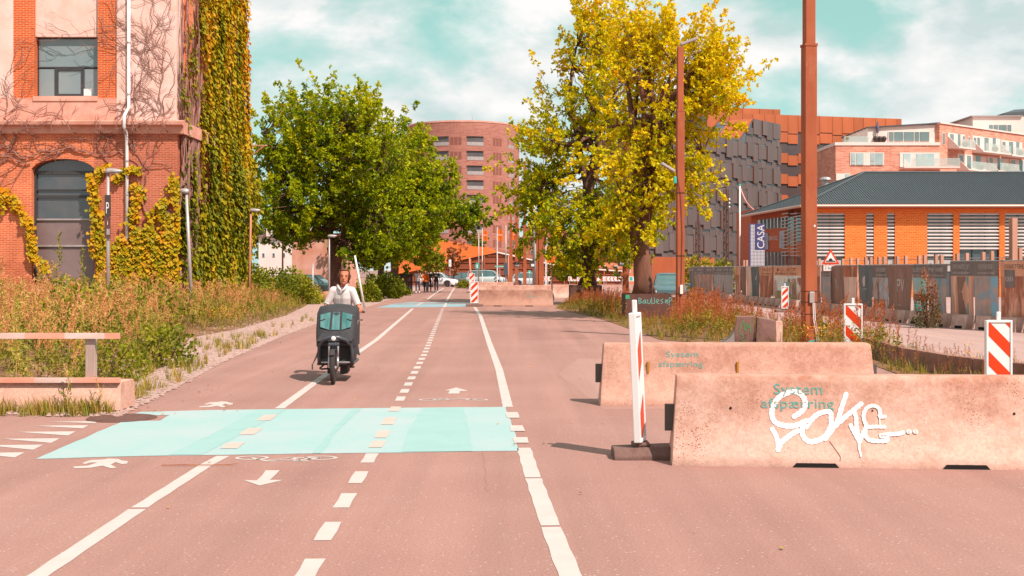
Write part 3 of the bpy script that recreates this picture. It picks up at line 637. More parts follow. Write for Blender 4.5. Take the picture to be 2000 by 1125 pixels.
# ---------------------------------------------------------------- poles, lamps, signs, fence
M_cor = mat('corten', P(190, 100, 62, .64), P(172, 84, 50, .64), scale=3, rough=.8, bump=.15, c3=P(208, 132, 98, .64), s3=1.2, stretch=(1, 1, .3))
M_galv = mat('galvanised', P(214, 196, 190, .66), P(190, 170, 164, .66), scale=6, rough=.45, metal=.35, stretch=(1, 1, .2))
M_rustp = mat('rust_pole', P(220, 150, 116, .66), P(200, 126, 92, .66), scale=5, rough=.7, stretch=(1, 1, .2))
M_lampg = mat('lamp_glass', P(235, 222, 216), rough=.25); M_blk = mat('black_plastic', P(62, 54, 52), rough=.5); M_cyan = mat('turquoise', P(60, 214, 190, .8), rough=.5)
def square_pole(label, loc, segs, rz=0.0, base=None):
    "rusty square steel mast: segs = [(half width, z0, z1)]"
    t = thing('steel_mast', label, 'mast', loc, rz, 'rust-coloured steel masts')
    for i, (hw, z0, z1) in enumerate(segs):
        b = MB(); b.box(-hw, hw, -hw, hw, z0, z1); b.build('shaft', M_cor, t, bevel=hw*.12)
        if i: b = MB(); b.box(-hw*1.32, hw*1.32, -hw*1.32, hw*1.32, z0-.03, z0+.03); b.build('flange', M_cor, t)
    if base: b = MB(); b.box(-base[0], base[0], -base[0], base[0], 0, base[1]); b.build('base_box', M_cor, t, bevel=.02)
    return t
def cable(t, pts, r=.008, name='cable', m=None):
    b = MB(); b.tube(pts, r, 5); b.build(name, m or M_blk, t)
p = G(1580, 673); mast1 = square_pole('thickest rust-coloured mast, cut off by the top edge, with a grey switch box', p, [(.145, .38, 6.97), (.118, 7.0, 10.5)], R(8), (.205, .38))
b = MB(); b.box(-.06, .06, -.20, -.15, .98, 1.24); b.build('switch_box', M_galv, mast1, bevel=.01)
for x in (.02, .06): cable(mast1, [(x, -.19, .98), (x+.01, -.20, .6), (x+.05, -.24, .3), (x+.08, -.24, .02)], .013, 'conduit', M_whp)
cable(mast1, [(.1, -.16, .7), (.19, -.18, .58), (.16, -.18, .52), (.03, -.17, .5)], .006)
b = MB(); b.beam((-.21, -.212, .05), (.21, -.212, .14), .006, .035); b.build('strap', M_cyan, mast1)
for z in (.72, 1.0, 1.25): b = MB(); b.box(-.152, .152, -.152, .152, z-.006, z+.006); b.build('band', M_blk, mast1)
b = MB(); b.box(.06, .1, -.149, -.147, 2.75, 2.80); b.build('sticker', M_whp, mast1)
def floodlight(t, a, bb, w=.2, h=.09):
    a, bb = Vector(a), Vector(bb); b = MB(); b.beam(a, bb, w, h); f = b.build('floodlight', M_galv, t, bevel=.015)
    return f
p = at(1328.5, 611, 37.5); p.z = 0; KM = 37.5/47.6
zm2 = lambda z: CAM_H+(z-CAM_H)*KM
mast2 = square_pole('tall rust-coloured mast with two floodlights beside the yellow tree', p, [(.15*KM, 0, zm2(8.15)), (.118*KM, zm2(8.18), zm2(10.75))], R(6))
floodlight(mast2, (.02, 0, zm2(10.86)), (.54, -.1, zm2(11.1)), .17, .08); b = MB(); b.tube([(0, 0, zm2(10.74)), (.05, 0, zm2(10.98))], .026); b.build('bracket', M_galv, mast2)
floodlight(mast2, (-.22, -.1, zm2(5.72)), (-.66, -.2, zm2(6.02)), .17, .08); b = MB(); b.tube([(-.1, 0, zm2(5.76)), (-.26, -.1, zm2(5.74))], .022); b.build('bracket', M_galv, mast2)
b = MB(); b.box(-.25, -.16, -.2, -.1, zm2(5.22), zm2(5.5)); b.build('siren', M_cyan, mast2, bevel=.02)
cable(mast2, [(-.14, -.14, zm2(5.6)), (-.02, -.142, 4.1), (.03, -.142, 2.9), (.0, -.142, 1.4), (-.05, -.142, .6)])
for z in (1.0, 2.2, 4.2): b = MB(); b.box(-.134, .134, -.134, .134, z-.007, z+.007); b.build('band', M_blk, mast2)
b = MB(); b.box(-.05, .05, -.18, -.135, .98, 1.27); b.build('switch_box', M_whp, mast2, bevel=.01)
p = at(1222, 590, 60); p.z = 0
mast3 = square_pole('rust-coloured mast behind the right trees, carrying a dark no-parking board', p, [(.15, 0, 6.0), (.12, 6.03, 9.4)])
sg = thing('no_parking_board', 'dark no-parking board with a red ring, fixed to the mast between the trees', 'sign', p+Vector((-.1, -.2, 1.94)))
M_sgn = mat('sign_charcoal', P(84, 70, 66, .7), rough=.5)
b = MB(); b.box(-.32, .32, -.02, .02, 0, .63); b.build('board', M_sgn, sg)
b = MB(); b.tube([(.0+.12*math.cos(a*math.pi/12), -.03, .45+.12*math.sin(a*math.pi/12)) for a in range(25)], .016, 6); b.build('red_ring', M_redp, sg)
lettering('P', (0, -.026, .37), (1, 0, 0), (0, 0, 1), .2, M_whp, sg); b = MB(); b.beam((-.085, -.031, .535), (.085, -.031, .365), .012, .02); b.build('red_slash', M_redp, sg)
lettering('PARKERING FORBUDT', (0, -.026, .25), (1, 0, 0), (0, 0, 1), .06, M_whp, sg, width=.46)
b = MB(); b.box(-.2, .2, -.024, -.021, .09, .22); b.build('notice', M_whp, sg); b = MB(); b.box(-.09, .09, -.024, -.021, .02, .05); b.build('logo_strip', M_cyan, sg)
for px, d, top, jt, lab in ((1057, 74, 330, 455, 'rust mast standing right of the silver post, its top lost in leaves'), (1025, 108, 322, 433, 'tallest of the three slim rust masts in front of the round tower'), (1009, 112, 405, 440, 'middle of the three slim rust masts in front of the round tower'), (998, 115, 413, 452, 'leftmost of the three slim rust masts before the round tower')):
    p = at(px, 560, d); p.z = 0; hw = .155; z = lambda y: CAM_H+(HOR-y)/FPX*d
    t = square_pole(lab, p, [(hw, 0, z(jt)), (hw*.78, z(jt)+.03, z(top))])
    if px < 1020: floodlight(t, (-.2, 0, z(top)+.05), (.6, 0, z(top)+.25), .25, .1)
p = at(1050, 560, 74); p.z = 0
t = square_pole('short rust mast close beside the silver post', p, [(.10, 0, 3.9)])
def post(name, label, cat, px, d, ytop, r=.05, m=None, tip=None, group=None):
    p = at(px, 560, d); p.z = 0; t = thing(name, label, cat, p, 0, group); zt = CAM_H+(HOR-ytop)/FPX*d
    e = Vector((0, 0, zt)) if tip is None else Vector(((tip-px)/FPX*d, 0, zt))
    b = MB(); b.tube([(0, 0, 0), e], [r*1.15, r*.85], 10); b.build('shaft', m or M_galv, t, smooth=True); return t, e
t, e = post('silver_post', 'thick silver post among the rust masts', 'post', 1043, 80, 330, .1, M_galv)
b = MB(); b.box(-.3, .3, -.14, -.1, 1.9, 2.4); b.build('board', M_sgn, t); b = MB(); b.box(-.2, .2, -.146, -.142, 1.98, 2.15); b.build('notice', M_whp, t)
t, e = post('bent_lamp_post', 'dented metallic post leaning beside the silver post', 'post', 1050, 79, 476, .15, M_galv, 1046)
t, e = post('thin_post', 'thin galvanised post to the right of the rust masts', 'post', 1078, 60, 513, .035, M_galv)
b = MB(); b.box(-.09, .09, -.06, .06, -.0, .55); b.build('weight', M_galv, t)
t, e = post('thin_post', 'tall thin post left of the orange wedge building corner', 'post', 935, 112, 455, .05)
t, e = post('thin_post', 'tall slim post right of the round tower edge', 'post', 1068, 118, 430, .06)
t, e = post('tilted_post', 'leaning rust-coated post by the bump sign in the distance', 'post', 920, 108, 503, .09, M_rustp, 917)
t, e = post('lattice_post', 'grey utility post with a white foot between barrier and rust masts', 'post', 988, 100, 440, .05)
b = MB(); b.box(-.14, .14, -.14, .14, 0, .35); b.build('foot', M_whp, t); b = MB(); b.box(-.18, .18, -.1, .1, 1.3, 2.35); b.build('cabinet', mat('blue_grey', P(84, 96, 106, .7), rough=.6), t)
t, e = post('wooden_post', 'short weathered wooden post between the utility post and rust masts', 'post', 993, 96, 500, .07, M_rustp)
# street lamps
def street_lamp(label, px, d, ytop, base_px=None, head=.44, m=None, right=True):
    bp = base_px or px; p = at(bp, 560, d); p.z = 0; t = thing('street_lamp', label, 'street lamp', p, 0, 'street lamps along the left side'); zt = CAM_H+(HOR-ytop)/FPX*d
    e = Vector(((px-bp)/FPX*d, 0, zt)); b = MB(); b.tube([(0, 0, 0), e*.5, e], [.062, .054, .045], 12); b.build('post', m or M_galv, t, smooth=True)
    b = MB(); s = 1 if right else -1; secs = []
    for x, w, z0, z1 in ((-.08, .07, -.02, .09), (.0, .10, -.05, .12), (.15, .11, -.02, .12), (head*.8, .09, .0, .09), (head, .05, .02, .05)):
        secs.append([e+Vector((x*s, y*w, z)) for y, z in ((-1, z0), (-.6, z1*.7+z0*.3), (0, z1), (.6, z1*.7+z0*.3), (1, z0))])
    b.loft(secs); hd = b.build('lamp_head', m if m is M_galv else M_galv, t, smooth=True)
    b = MB(); b.box(e.x+.04*s if s > 0 else e.x-head*.75, e.x+head*.75 if s > 0 else e.x-.04, -.08, .08, e.z-.05, e.z-.02); b.build('lamp_glass', M_lampg, hd)
    return t
l1 = street_lamp('street lamp with a dark parking sign on its post, in front of the ivy wall', 211, 36, 336)
b = MB(); b.box(-.07, .11, -.1, -.07, CAM_H+(HOR-423)/FPX*36, CAM_H+(HOR-381)/FPX*36); b.build('sign_plate', M_sgn, l1)
lettering('P', (.02, -.105, 3.47), (1, 0, 0), (0, 0, 1), .5, M_whp, l1, width=.09)
b = MB(); b.box(-.075, .10, -.098, -.068, CAM_H+(HOR-465)/FPX*36, CAM_H+(HOR-424)/FPX*36); b.build('info_plate', mat('info_brown', P(110, 74, 66, .7)), l1)
b = MB(); b.box(-.01, .09, -.104, -.1, 2.82, 3.0); b.build('notice', M_galv, l1)
lettering('i', (.02, -.103, 3.12), (1, 0, 0), (0, 0, 1), .2, M_whp, l1)
street_lamp('slightly leaning galvanised lamp with a small square head by the building corner', 364, 38, 375, 376, head=.2, right=False)
street_lamp('rust-stained street lamp at the far edge of the ivy wall', 490, 52, 412, 486, m=M_rustp)
street_lamp('street lamp in front of the white house', 552, 72, 444, m=M_rustp)
lm = street_lamp('street lamp with a second lower bowl and a yellow box, beside the left tree trunk', 643, 66, 462)
b = MB(); b.box(-.26, -.08, -.06, .06, 3.0, 3.45); b.build('box', mat('box_ochre', P(230, 180, 130)), lm)
t, e = post('leaning_pole', 'white leaning pole at the path edge right of the cyclist', 'pole', 712, 54, 499, .05, M_whp, 693)
t, e = post('thin_post', 'short thin grey post at the edge of the green bush', 'post', 611, 60, 515, .045)
# bump warning sign
def tri_sign(label, px, d, ytop, ybot, plate=None, base=True, symbol='hump'):
    p = at(px, 560, d); p.z = 0; t = thing('warning_sign', label, 'sign', p, 0, 'triangular warning signs'); z = lambda y: CAM_H+(HOR-y)/FPX*d
    zt, zb = z(ytop), z(ybot); hw = (zt-zb)*.577
    def tri(k, y, th, m, nm):
        c = Vector((0, 0, zb+(zt-zb)*.36)); pts = [c+(Vector(q)-c)*k for q in ((-hw, 0, zb), (hw, 0, zb), (0, 0, zt))]
        b = MB(); b.ext([(q.x, y, q.z) for q in pts], (0, th, 0)); return b.build(nm, m, t, bevel=.01 if k == 1 else 0)
    tri(1, -.03, .02, M_redp, 'red_border'); tri(.66, -.034, .0035, M_whp, 'white_field')
    b = MB(); zs = zb+(zt-zb)*.155; n = 12
    pts = [(-hw*.55, zs), (hw*.55, zs), (hw*.5, zs+.05), (hw*.25, zs+.05)]+[(hw*.22*math.cos(math.pi*i/n), zs+.05+hw*.26*math.sin(math.pi*i/n)) for i in range(n+1)]+[(-hw*.25, zs+.05), (-hw*.5, zs+.05)]
    b.poly([(x, -.0365, q) for x, q in pts]); b.build('hump_symbol', M_blk, t)
    b = MB(); b.tube([(0, .02, .1), (0, .0, zt-.1)], .03, 10); b.build('post', M_galv, t)
    if plate:
        z0, z1 = z(plate[1]), z(plate[0]); w = plate[2]/FPX*d/2
        b = MB(); b.box(-w, w, -.03, -.01, z0, z1); b.build('plate_border', M_redp, t, bevel=.01); b = MB(); b.box(-w+.02, w-.02, -.034, -.031, z0+.02, z1-.02); b.build('plate', M_whp, t)
        lettering('2 bump', (0, -.037, z0+(z1-z0)*.34), (1, 0, 0), (0, 0, 1), (z1-z0)*.62, M_blk, t, width=w*1.55)
    if base: b = MB(); b.loft([[(x, y, q) for y, q in ((-.2, 0), (-.2, .07), (-.14, .13), (.14, .13), (.2, .07), (.2, 0))] for x in (-.36, .36)]); b.build('foot', M_rub, t)
    return t
tri_sign('red triangular bump sign reading 2 bump before the fence banners', 1622, 46.8, 486, 516, (517.5, 530, 30))
tri_sign('small distant red triangular bump sign at the end of the lane', 918.5, 106, 530, 541)
# small far signs
def far_sign(name, label, px, d, ytop, fn):
    p = at(px, 560, d); p.z = 0; t = thing(name, label, 'sign', p); zt = CAM_H+(HOR-ytop)/FPX*d; b = MB(); b.tube([(0, 0, 0), (0, 0, zt)], .035, 8); b.build('post', M_galv, t); fn(t, zt); return t
def _disc(t, zt):
    b = MB(); b.lathe([(.32, -.02), (.32, .02)], 20, (0, -.05, zt-.32), axis='y'); o = b.build('disc', mat('sign_turq', P(40, 200, 180, .75), rough=.4), t); o.scale = (.62, 1, 1)
    b = MB(); b.box(-.05, .05, -.076, -.072, zt-.5, zt-.18); b.build('symbol', M_whp, t)
far_sign('round_sign', 'round turquoise mandatory sign on a thin post in the distance', 932, 112, 513, _disc)
def _wb(t, zt): b = MB(); b.box(-.13, .13, -.06, -.03, zt-.7, zt); b.build('board', M_whp, t); lettering('P', (0, -.063, zt-.5), (1, 0, 0), (0, 0, 1), .3, M_galv, t)
far_sign('white_board', 'narrow white parking board on a post in front of the orange wedge', 879, 118, 507, _wb)
def _ss(t, zt): b = MB(); b.box(-.46, .46, -.06, -.03, zt-.14, zt); b.build('board', M_cyan, t); lettering('Skelbækgade', (0, -.063, zt-.11), (1, 0, 0), (0, 0, 1), .11, M_whp, t, width=.8)
far_sign('street_name_sign', 'small turquoise street name sign before the brown wedge wall', 976, 112, 519, _ss)
def _pk(t, zt): b = MB(); b.box(-.25, .25, -.06, -.03, zt-.52, zt); b.build('board', M_sgn, t); lettering('P', (0, -.064, zt-.22), (1, 0, 0), (0, 0, 1), .24, M_whp, t); b = MB(); b.box(-.18, .18, -.065, -.061, zt-.45, zt-.28); b.build('notice', M_whp, t)
far_sign('parking_board', 'small dark parking board between the slim rust masts', 1010, 109, 511, _pk)
def _bl(t, zt): b = MB(); b.box(-.14, .14, -.06, -.03, zt-.32, zt); b.build('board', M_cyan, t); b = MB(); b.poly([(-.08, -.063, zt-.26), (.08, -.063, zt-.26), (0, -.063, zt-.08)]); b.build('symbol', M_whp, t)
far_sign('crossing_sign', 'small turquoise crossing sign right of the slim rust masts', 1034, 112, 528, _bl)
# chevron boards and the kerb wall behind them
M_kw = mat('pale_kerb', P(248, 200, 184, .7), P(226, 172, 152, .7), scale=2, rough=.9)
p0 = at(1062, 560, 109); p1 = at(1310, 560, 106); p0.z = p1.z = 0
kw = thing('kerb_wall', 'long low pale wall behind the chevron boards', 'wall', p0); b = MB(); b.beam((0, 0, .2), (p1-p0)+Vector((0, 0, .2)), .35, .4); b.build('wall', M_kw, kw)
def chevrons(label, x0, x1, d, n, kind='chev'):
    a = at(x0, 560, d); w = (x1-x0)/FPX*d; t = thing('chevron_board', label, 'road board', (a.x, d, 0), 0, 'red and white chevron boards'); z0, z1 = .74, 1.16
    b = MB(); b.box(0, w, -.02, .02, z0, z1); b.build('board', M_whp, t)
    for x in (.1, w-.1): b = MB(); b.box(x-.02, x+.02, .021, .06, 0, z1); b.build('leg', M_galv, t)
    zm = (z0+z1)/2
    for i in range(n):
        x = w*(i+.5)/n
        if kind == 'chev':
            s = w/n; q = [(x+s*.30, z1-.03), (x-s*.02, z1-.03), (x-s*.40, zm), (x-s*.02, z0+.03), (x+s*.30, z0+.03), (x-s*.08, zm)]
        else: q = [(x-.1, z0+.03), (x+.1, z0+.03), (x+.1, z1-.03), (x-.1, z1-.03)]
        b = MB(); b.poly([(u, -.0225, v) for u, v in q]); b.build('chevron', M_redp, t)
    return t
chevrons('chevron board half hidden behind the rust mast at far left', 1060, 1078, 105, 3)
chevrons('chevron board left of the nearer right trunk', 1110, 1141, 105, 5)
chevrons('striped board directly right of the left planter trunk', 1158, 1181, 104.5, 2, 'bar')
chevrons('chevron board between the two right trunks, pointing left', 1181.5, 1217, 104.5, 5)
cbd = chevrons('white board with a turquoise mark beside the right trunk', 1227.5, 1246, 104, 1, 'none')
for ch in list(cbd.children):
    if ch.name.startswith('chevron'): bpy.data.objects.remove(ch)
b = MB(); b.box(.1, .36, -.026, -.021, .8, 1.12); b.build('turquoise_mark', M_cyan, cbd); b = MB(); b.box(.5, .66, -.026, -.021, .78, 1.14); b.build('orange_mark', M_redp, cbd)
# orange flags on white poles
M_flag = mat('flag_orange', P(255, 120, 8, .66), P(246, 104, 4, .66), scale=3, rough=.7)
def flag(label, px, d, ytop, ybot, wpx, side=1, txt='ergo'):
    p = at(px, 560, d); p.z = 0; t = thing('banner_flag', label, 'flag', p, 0, 'orange advertising flags'); z = lambda y: CAM_H+(HOR-y)/FPX*d
    b = MB(); b.tube([(0, 0, 0), (0, 0, z(ytop)+.2)], [.06, .04], 8); b.build('pole', M_whp, t)
    w = wpx/FPX*d; b = MB(); rows = []; n = 8
    for i in range(n+1):
        u = i/n; y = .09*math.sin(u*6)*u; rows.append([(side*(.06+u*w), y+.012*s, zz) for s, zz in ((-1, z(ybot)+.12*math.sin(u*4)), (-1, z(ytop)-.25*u*u), (1, z(ytop)-.25*u*u), (1, z(ybot)+.12*math.sin(u*4)))])
    b.loft(rows); b.build('cloth', M_flag, t); lettering(txt, (side*(.06+w/2), -.12, (z(ytop)+z(ybot))/2), (1, 0, 0), (0, 0, 1), w*.42, M_whp, t, width=w*.8)
flag('leftmost orange flag before the round tower, near the tree', 942, 124, 449, 471, 9)
flag('middle orange flag with white lettering before the round tower', 971, 122, 447, 472, 10)
flag('orange flag partly behind the slim rust masts', 1000, 124, 447, 470, 7)
flag('large orange flag half hidden by leaves right of the rust masts', 1066, 88, 481, 515, 16)
# flagpole with pennant, lattice masts, CASA board
p = at(1445, 560, 86); p.z = 0; t = thing('flagpole', 'white flagpole with a drooping red and white pennant', 'flagpole', p); z = lambda y, d=86: CAM_H+(HOR-y)/FPX*d
b = MB(); b.tube([(0, 0, 0), (0, 0, z(362))], [.075, .055], 10); b.build('pole', M_whp, t, smooth=True); b = MB(); b.ball((0, 0, z(361)), .09); b.build('finial', M_cyan, t)
b = MB(); n = 8
for k, (o0, m_) in enumerate(((0, 0), (.13, 1), (.24, 0))):
    b.loft([[(.07+u*.95, .1*math.sin(u*5)+e, z(364)-o0*(1-u*.7)-u*1.62-.25*math.sin(u*3)) for e in (-.01, .01)]+[(.07+u*.95, .1*math.sin(u*5)+e, z(364)-o0*(1-u*.7)-.13*(1-u*.7)-u*1.62-.25*math.sin(u*3)) for e in (.01, -.01)] for u in [i/n for i in range(n+1)]], m_)
b.build('pennant', [mat('pennant_red', P(226, 110, 84, .7)), M_whp], t)
def lattice(label, px, d, ytop, w=.16):
    p = at(px, 560, d); p.z = 0; t = thing('lattice_mast', label, 'mast', p, .3); zt = CAM_H+(HOR-ytop)/FPX*d
    for sx in (-w, w):
        for sy in (-w, w): b = MB(); b.beam((sx, sy, 0), (sx*.8, sy*.8, zt), .06, .06); b.build('leg', M_lat, t)
    b = MB(); n = int(zt/.45)
    for i in range(n):
        for sy in (-w, w): b.beam((-w*(1 if i % 2 else -1), sy, i*.45), (w*(1 if i % 2 else -1), sy, i*.45+.45), .035, .035); b.beam((sy, -w*(1 if i % 2 else -1), i*.45), (sy, w*(1 if i % 2 else -1), i*.45+.45), .035, .035)
    o = b.build('bracing', M_lat, t); o['kind'] = 'stuff'; return t
M_lat = mat('lattice_brown', P(120, 84, 72, .7), P(100, 66, 56, .7), scale=6, rough=.8)
t = lattice('brown lattice mast left of the white flagpole', 1418, 92, 370)
for z in (1.3, 1.0, .7):
    b = MB(); b.ball((.22, -.1, CAM_H+(HOR-372)/FPX*92-z), .09); b.build('insulator', M_whp, t)
lattice('brown lattice mast behind the tall mast with floodlights', 1363, 98, 432)
p = at(1463, 560, 66); p.z = 0; k = 66/FPX; t = thing('advertising_board', 'navy blue advertising board reading CASA with a grid of white dots', 'sign', p, R(0)); z = lambda y: CAM_H+(HOR-y)*k
M_navy = mat('navy_board', P(78, 76, 128, .62), P(66, 66, 112, .62), scale=2, rough=.5); M_offw = mat('off_white', P(250, 236, 228, .72), rough=.5)
b = MB(); b.box(0, 31*k, -.04, .04, .9, z(437)); b.build('board', M_navy, t)
for x in (.12, 31*k-.12): b = MB(); b.box(x-.05, x+.05, .041, .12, 0, z(440)); b.build('leg', M_galv, t)
v, f = text_geo('CASA', 1.0); x0, x1 = min(q[0] for q in v), max(q[0] for q in v)
for i in range(1): lettering('CASA', (29.4*k, -.044, (z(439)+z(485))/2), (0, 0, 1), (-1, 0, 0), 20*k, M_offw, t, width=46*k)
b = MB(); sd = .035
def dot(x, zz): b.poly([(x+sd*math.cos(a*math.pi/3), -.0435, zz+sd*math.sin(a*math.pi/3)) for a in range(6)])
for r in range(30):
    y = 440+r*2.75
    for c in range(10):
        if c < 3 or r >= 18: dot((4+c*2.75)*k, z(y))
o = b.build('dot_grid', M_offw, t); o['kind'] = 'stuff'
# construction fence hung with printed banners, on concrete feet
FL = [Vector(q) for q in ((11.0, 82), (11.6, 76), (12.15, 62), (12.6, 53), (12.75, 46), (12.95, 40), (13.45, 35), (14.35, 32.5), (15.7, 30.2), (17, 28))]
def fence_at(px):
    k = (px-1000)/FPX
    for a, c in zip(FL, FL[1:]):
        fa, fc = a.x-k*a.y, c.x-k*c.y
        if fa <= 0 <= fc or fc <= 0 <= fa: return a.lerp(c, fa/(fa-fc))
    return FL[-1]
def poster(name, c1, c2, c3, sx=2.2, sz=.35):
    return mat(name, P(*c1, .43), P(*c2, .43), scale=1.6, rough=.75, c3=P(*c3, .43), s3=1.3, t3=(.48, .62), stretch=(sx, sx, sz), coord='Object', detail=5)
PO = {'dark': poster('banner_dark', (112, 100, 96), (128, 112, 106), (100, 92, 92)), 'brown': poster('banner_brown', (138, 104, 92), (124, 94, 84), (150, 112, 98)), 'slate': poster('banner_slate', (98, 102, 104), (112, 112, 112), (90, 94, 98)),
      'pale': poster('banner_pale', (214, 176, 160), (196, 156, 140), (226, 192, 176)), 'tan': poster('banner_tan', (206, 142, 112), (190, 128, 102), (214, 156, 126)), 'city': poster('banner_city', (186, 170, 166), (150, 104, 86), (150, 176, 186), 2.5, 1.2),
      'teal': poster('banner_teal', (90, 190, 176), (176, 206, 202), (70, 176, 160), 1.2, .4), 'mixed': poster('banner_mixed', (170, 128, 112), (120, 110, 112), (196, 140, 110), 3, .8), 'wood': poster('banner_wood', (214, 160, 134), (176, 120, 100), (232, 186, 162), 4, .2),
      'map': poster('banner_map', (150, 134, 128), (186, 150, 134), (128, 150, 164), 3, 2.0), 'photo': poster('banner_photo', (180, 104, 70), (120, 84, 76), (210, 150, 124), 3, .6), 'sky': poster('banner_sky', (226, 214, 206), (180, 200, 206), (214, 190, 170), 1.5, 1.5), 'house': poster('banner_house', (120, 94, 86), (140, 110, 98), (196, 160, 140), 2, 1.0)}
M_lt = mat('banner_lettering', P(226, 206, 196, .66), rough=.7); M_ld = mat('banner_lettering_dark', P(110, 90, 80, .66), rough=.7)
BN = [  # px0, px1, body, head, big text, (header text, subline), description
 (1346, 1358, 'dark', 'dark', '', ('UDLEJES', ''), 'narrow dark fence banner, farthest left, beside the parked car'),
 (1358, 1378, 'mixed', 'dark', '', ('PV VINKEL', 'kontorer'), 'second fence banner from the left, dark header over a mottled picture'),
 (1378, 1394, 'mixed', 'dark', '', ('AARHUS', ''), 'third fence banner from the left, behind low yellow leaves'),
 (1394, 1412, 'map', 'dark', '', ('KONTORER', 'ved vandet'), 'fourth fence banner from the left, greyish picture'),
 (1412, 1433, 'map', 'dark', '', ('FIND VEJ', 'byggeområde'), 'fence banner with a bluish edge just left of the gap'),
 (1436, 1447, 'photo', 'tan', '', ('', ''), 'narrow reddish fence banner just right of the gap'),
 (1447, 1457.5, 'brown', 'brown', 'N', ('', ''), 'narrow brown fence banner with a single pale N'),
 (1457.5, 1468, 'pale', 'pale', '', ('', ''), 'narrow pale grey fence banner between brown and slate ones'),
 (1468, 1485, 'slate', 'slate', '4', ('', ''), 'slate fence banner with a pale emblem left of the house poster'),
 (1485, 1508, 'photo', 'tan', '', ('KLAST', 'spisested'), 'tan-headed fence banner with a red picture left of the house poster'),
 (1510, 1566, 'sky', 'tan', '', ('KLAST', 'SPISESTED & VINBAR'), 'bright fence poster headed KLAST with a picture of a house and trees'),
 (1592, 1603, 'photo', 'tan', '', ('', ''), 'tan-headed fence banner just right of the thick mast'),
 (1603, 1623, 'map', 'dark', '', ('FIND VEJ', 'byggeområde'), 'map fence banner behind the bump sign post'),
 (1623, 1649, 'brown', 'brown', 'NR', ('', ''), 'brown fence banner with tall pale letters NR'),
 (1649, 1675, 'pale', 'photo', '', ('', ''), 'pale fence banner with dark drips at its top'),
 (1675, 1705, 'slate', 'slate', '4', ('', ''), 'slate fence banner with a pale emblem right of the pale one'),
 (1705, 1735, 'city', 'dark', '', ('KONTORPUDSER', 'professionel rådgivning'), 'fence banner with a city skyline picture under a dark header'),
 (1735, 1783, 'brown', 'brown', 'NPV', ('', ''), 'brown fence banner with the tall letters NPV'),
 (1783, 1812, 'teal', 'dark', '', ('ALLÉKVARTERET', 'bo i hovedstaden'), 'fence banner with a teal picture behind the tall red weed'),
 (1812, 1853, 'map', 'dark', '', ('PV VINKEL', '500 m² moderne kontorer'), 'fence banner with a grey picture and a blue streak'),
 (1853, 1901, 'wood', 'dark', '', ('KONTORER VED VANDET UDLEJES', 'ledige lokaler'), 'fence banner with a pinkish curving picture under pale lettering'),
 (1901, 1953, 'map', 'dark', '', ('FIND VEJ PÅ BYGGEOMRÅDE', 'byd velkommen til en ny kanal'), 'fence banner with a map and a blue right edge'),
 (1953, 2030, 'photo', 'tan', '', ('KVARTERHUSENE', ''), 'tan-headed fence banner at the right edge of the photo')]
M_frame = mat('fence_steel', P(186, 176, 172, .7), rough=.45, metal=.4)
random.seed(11)
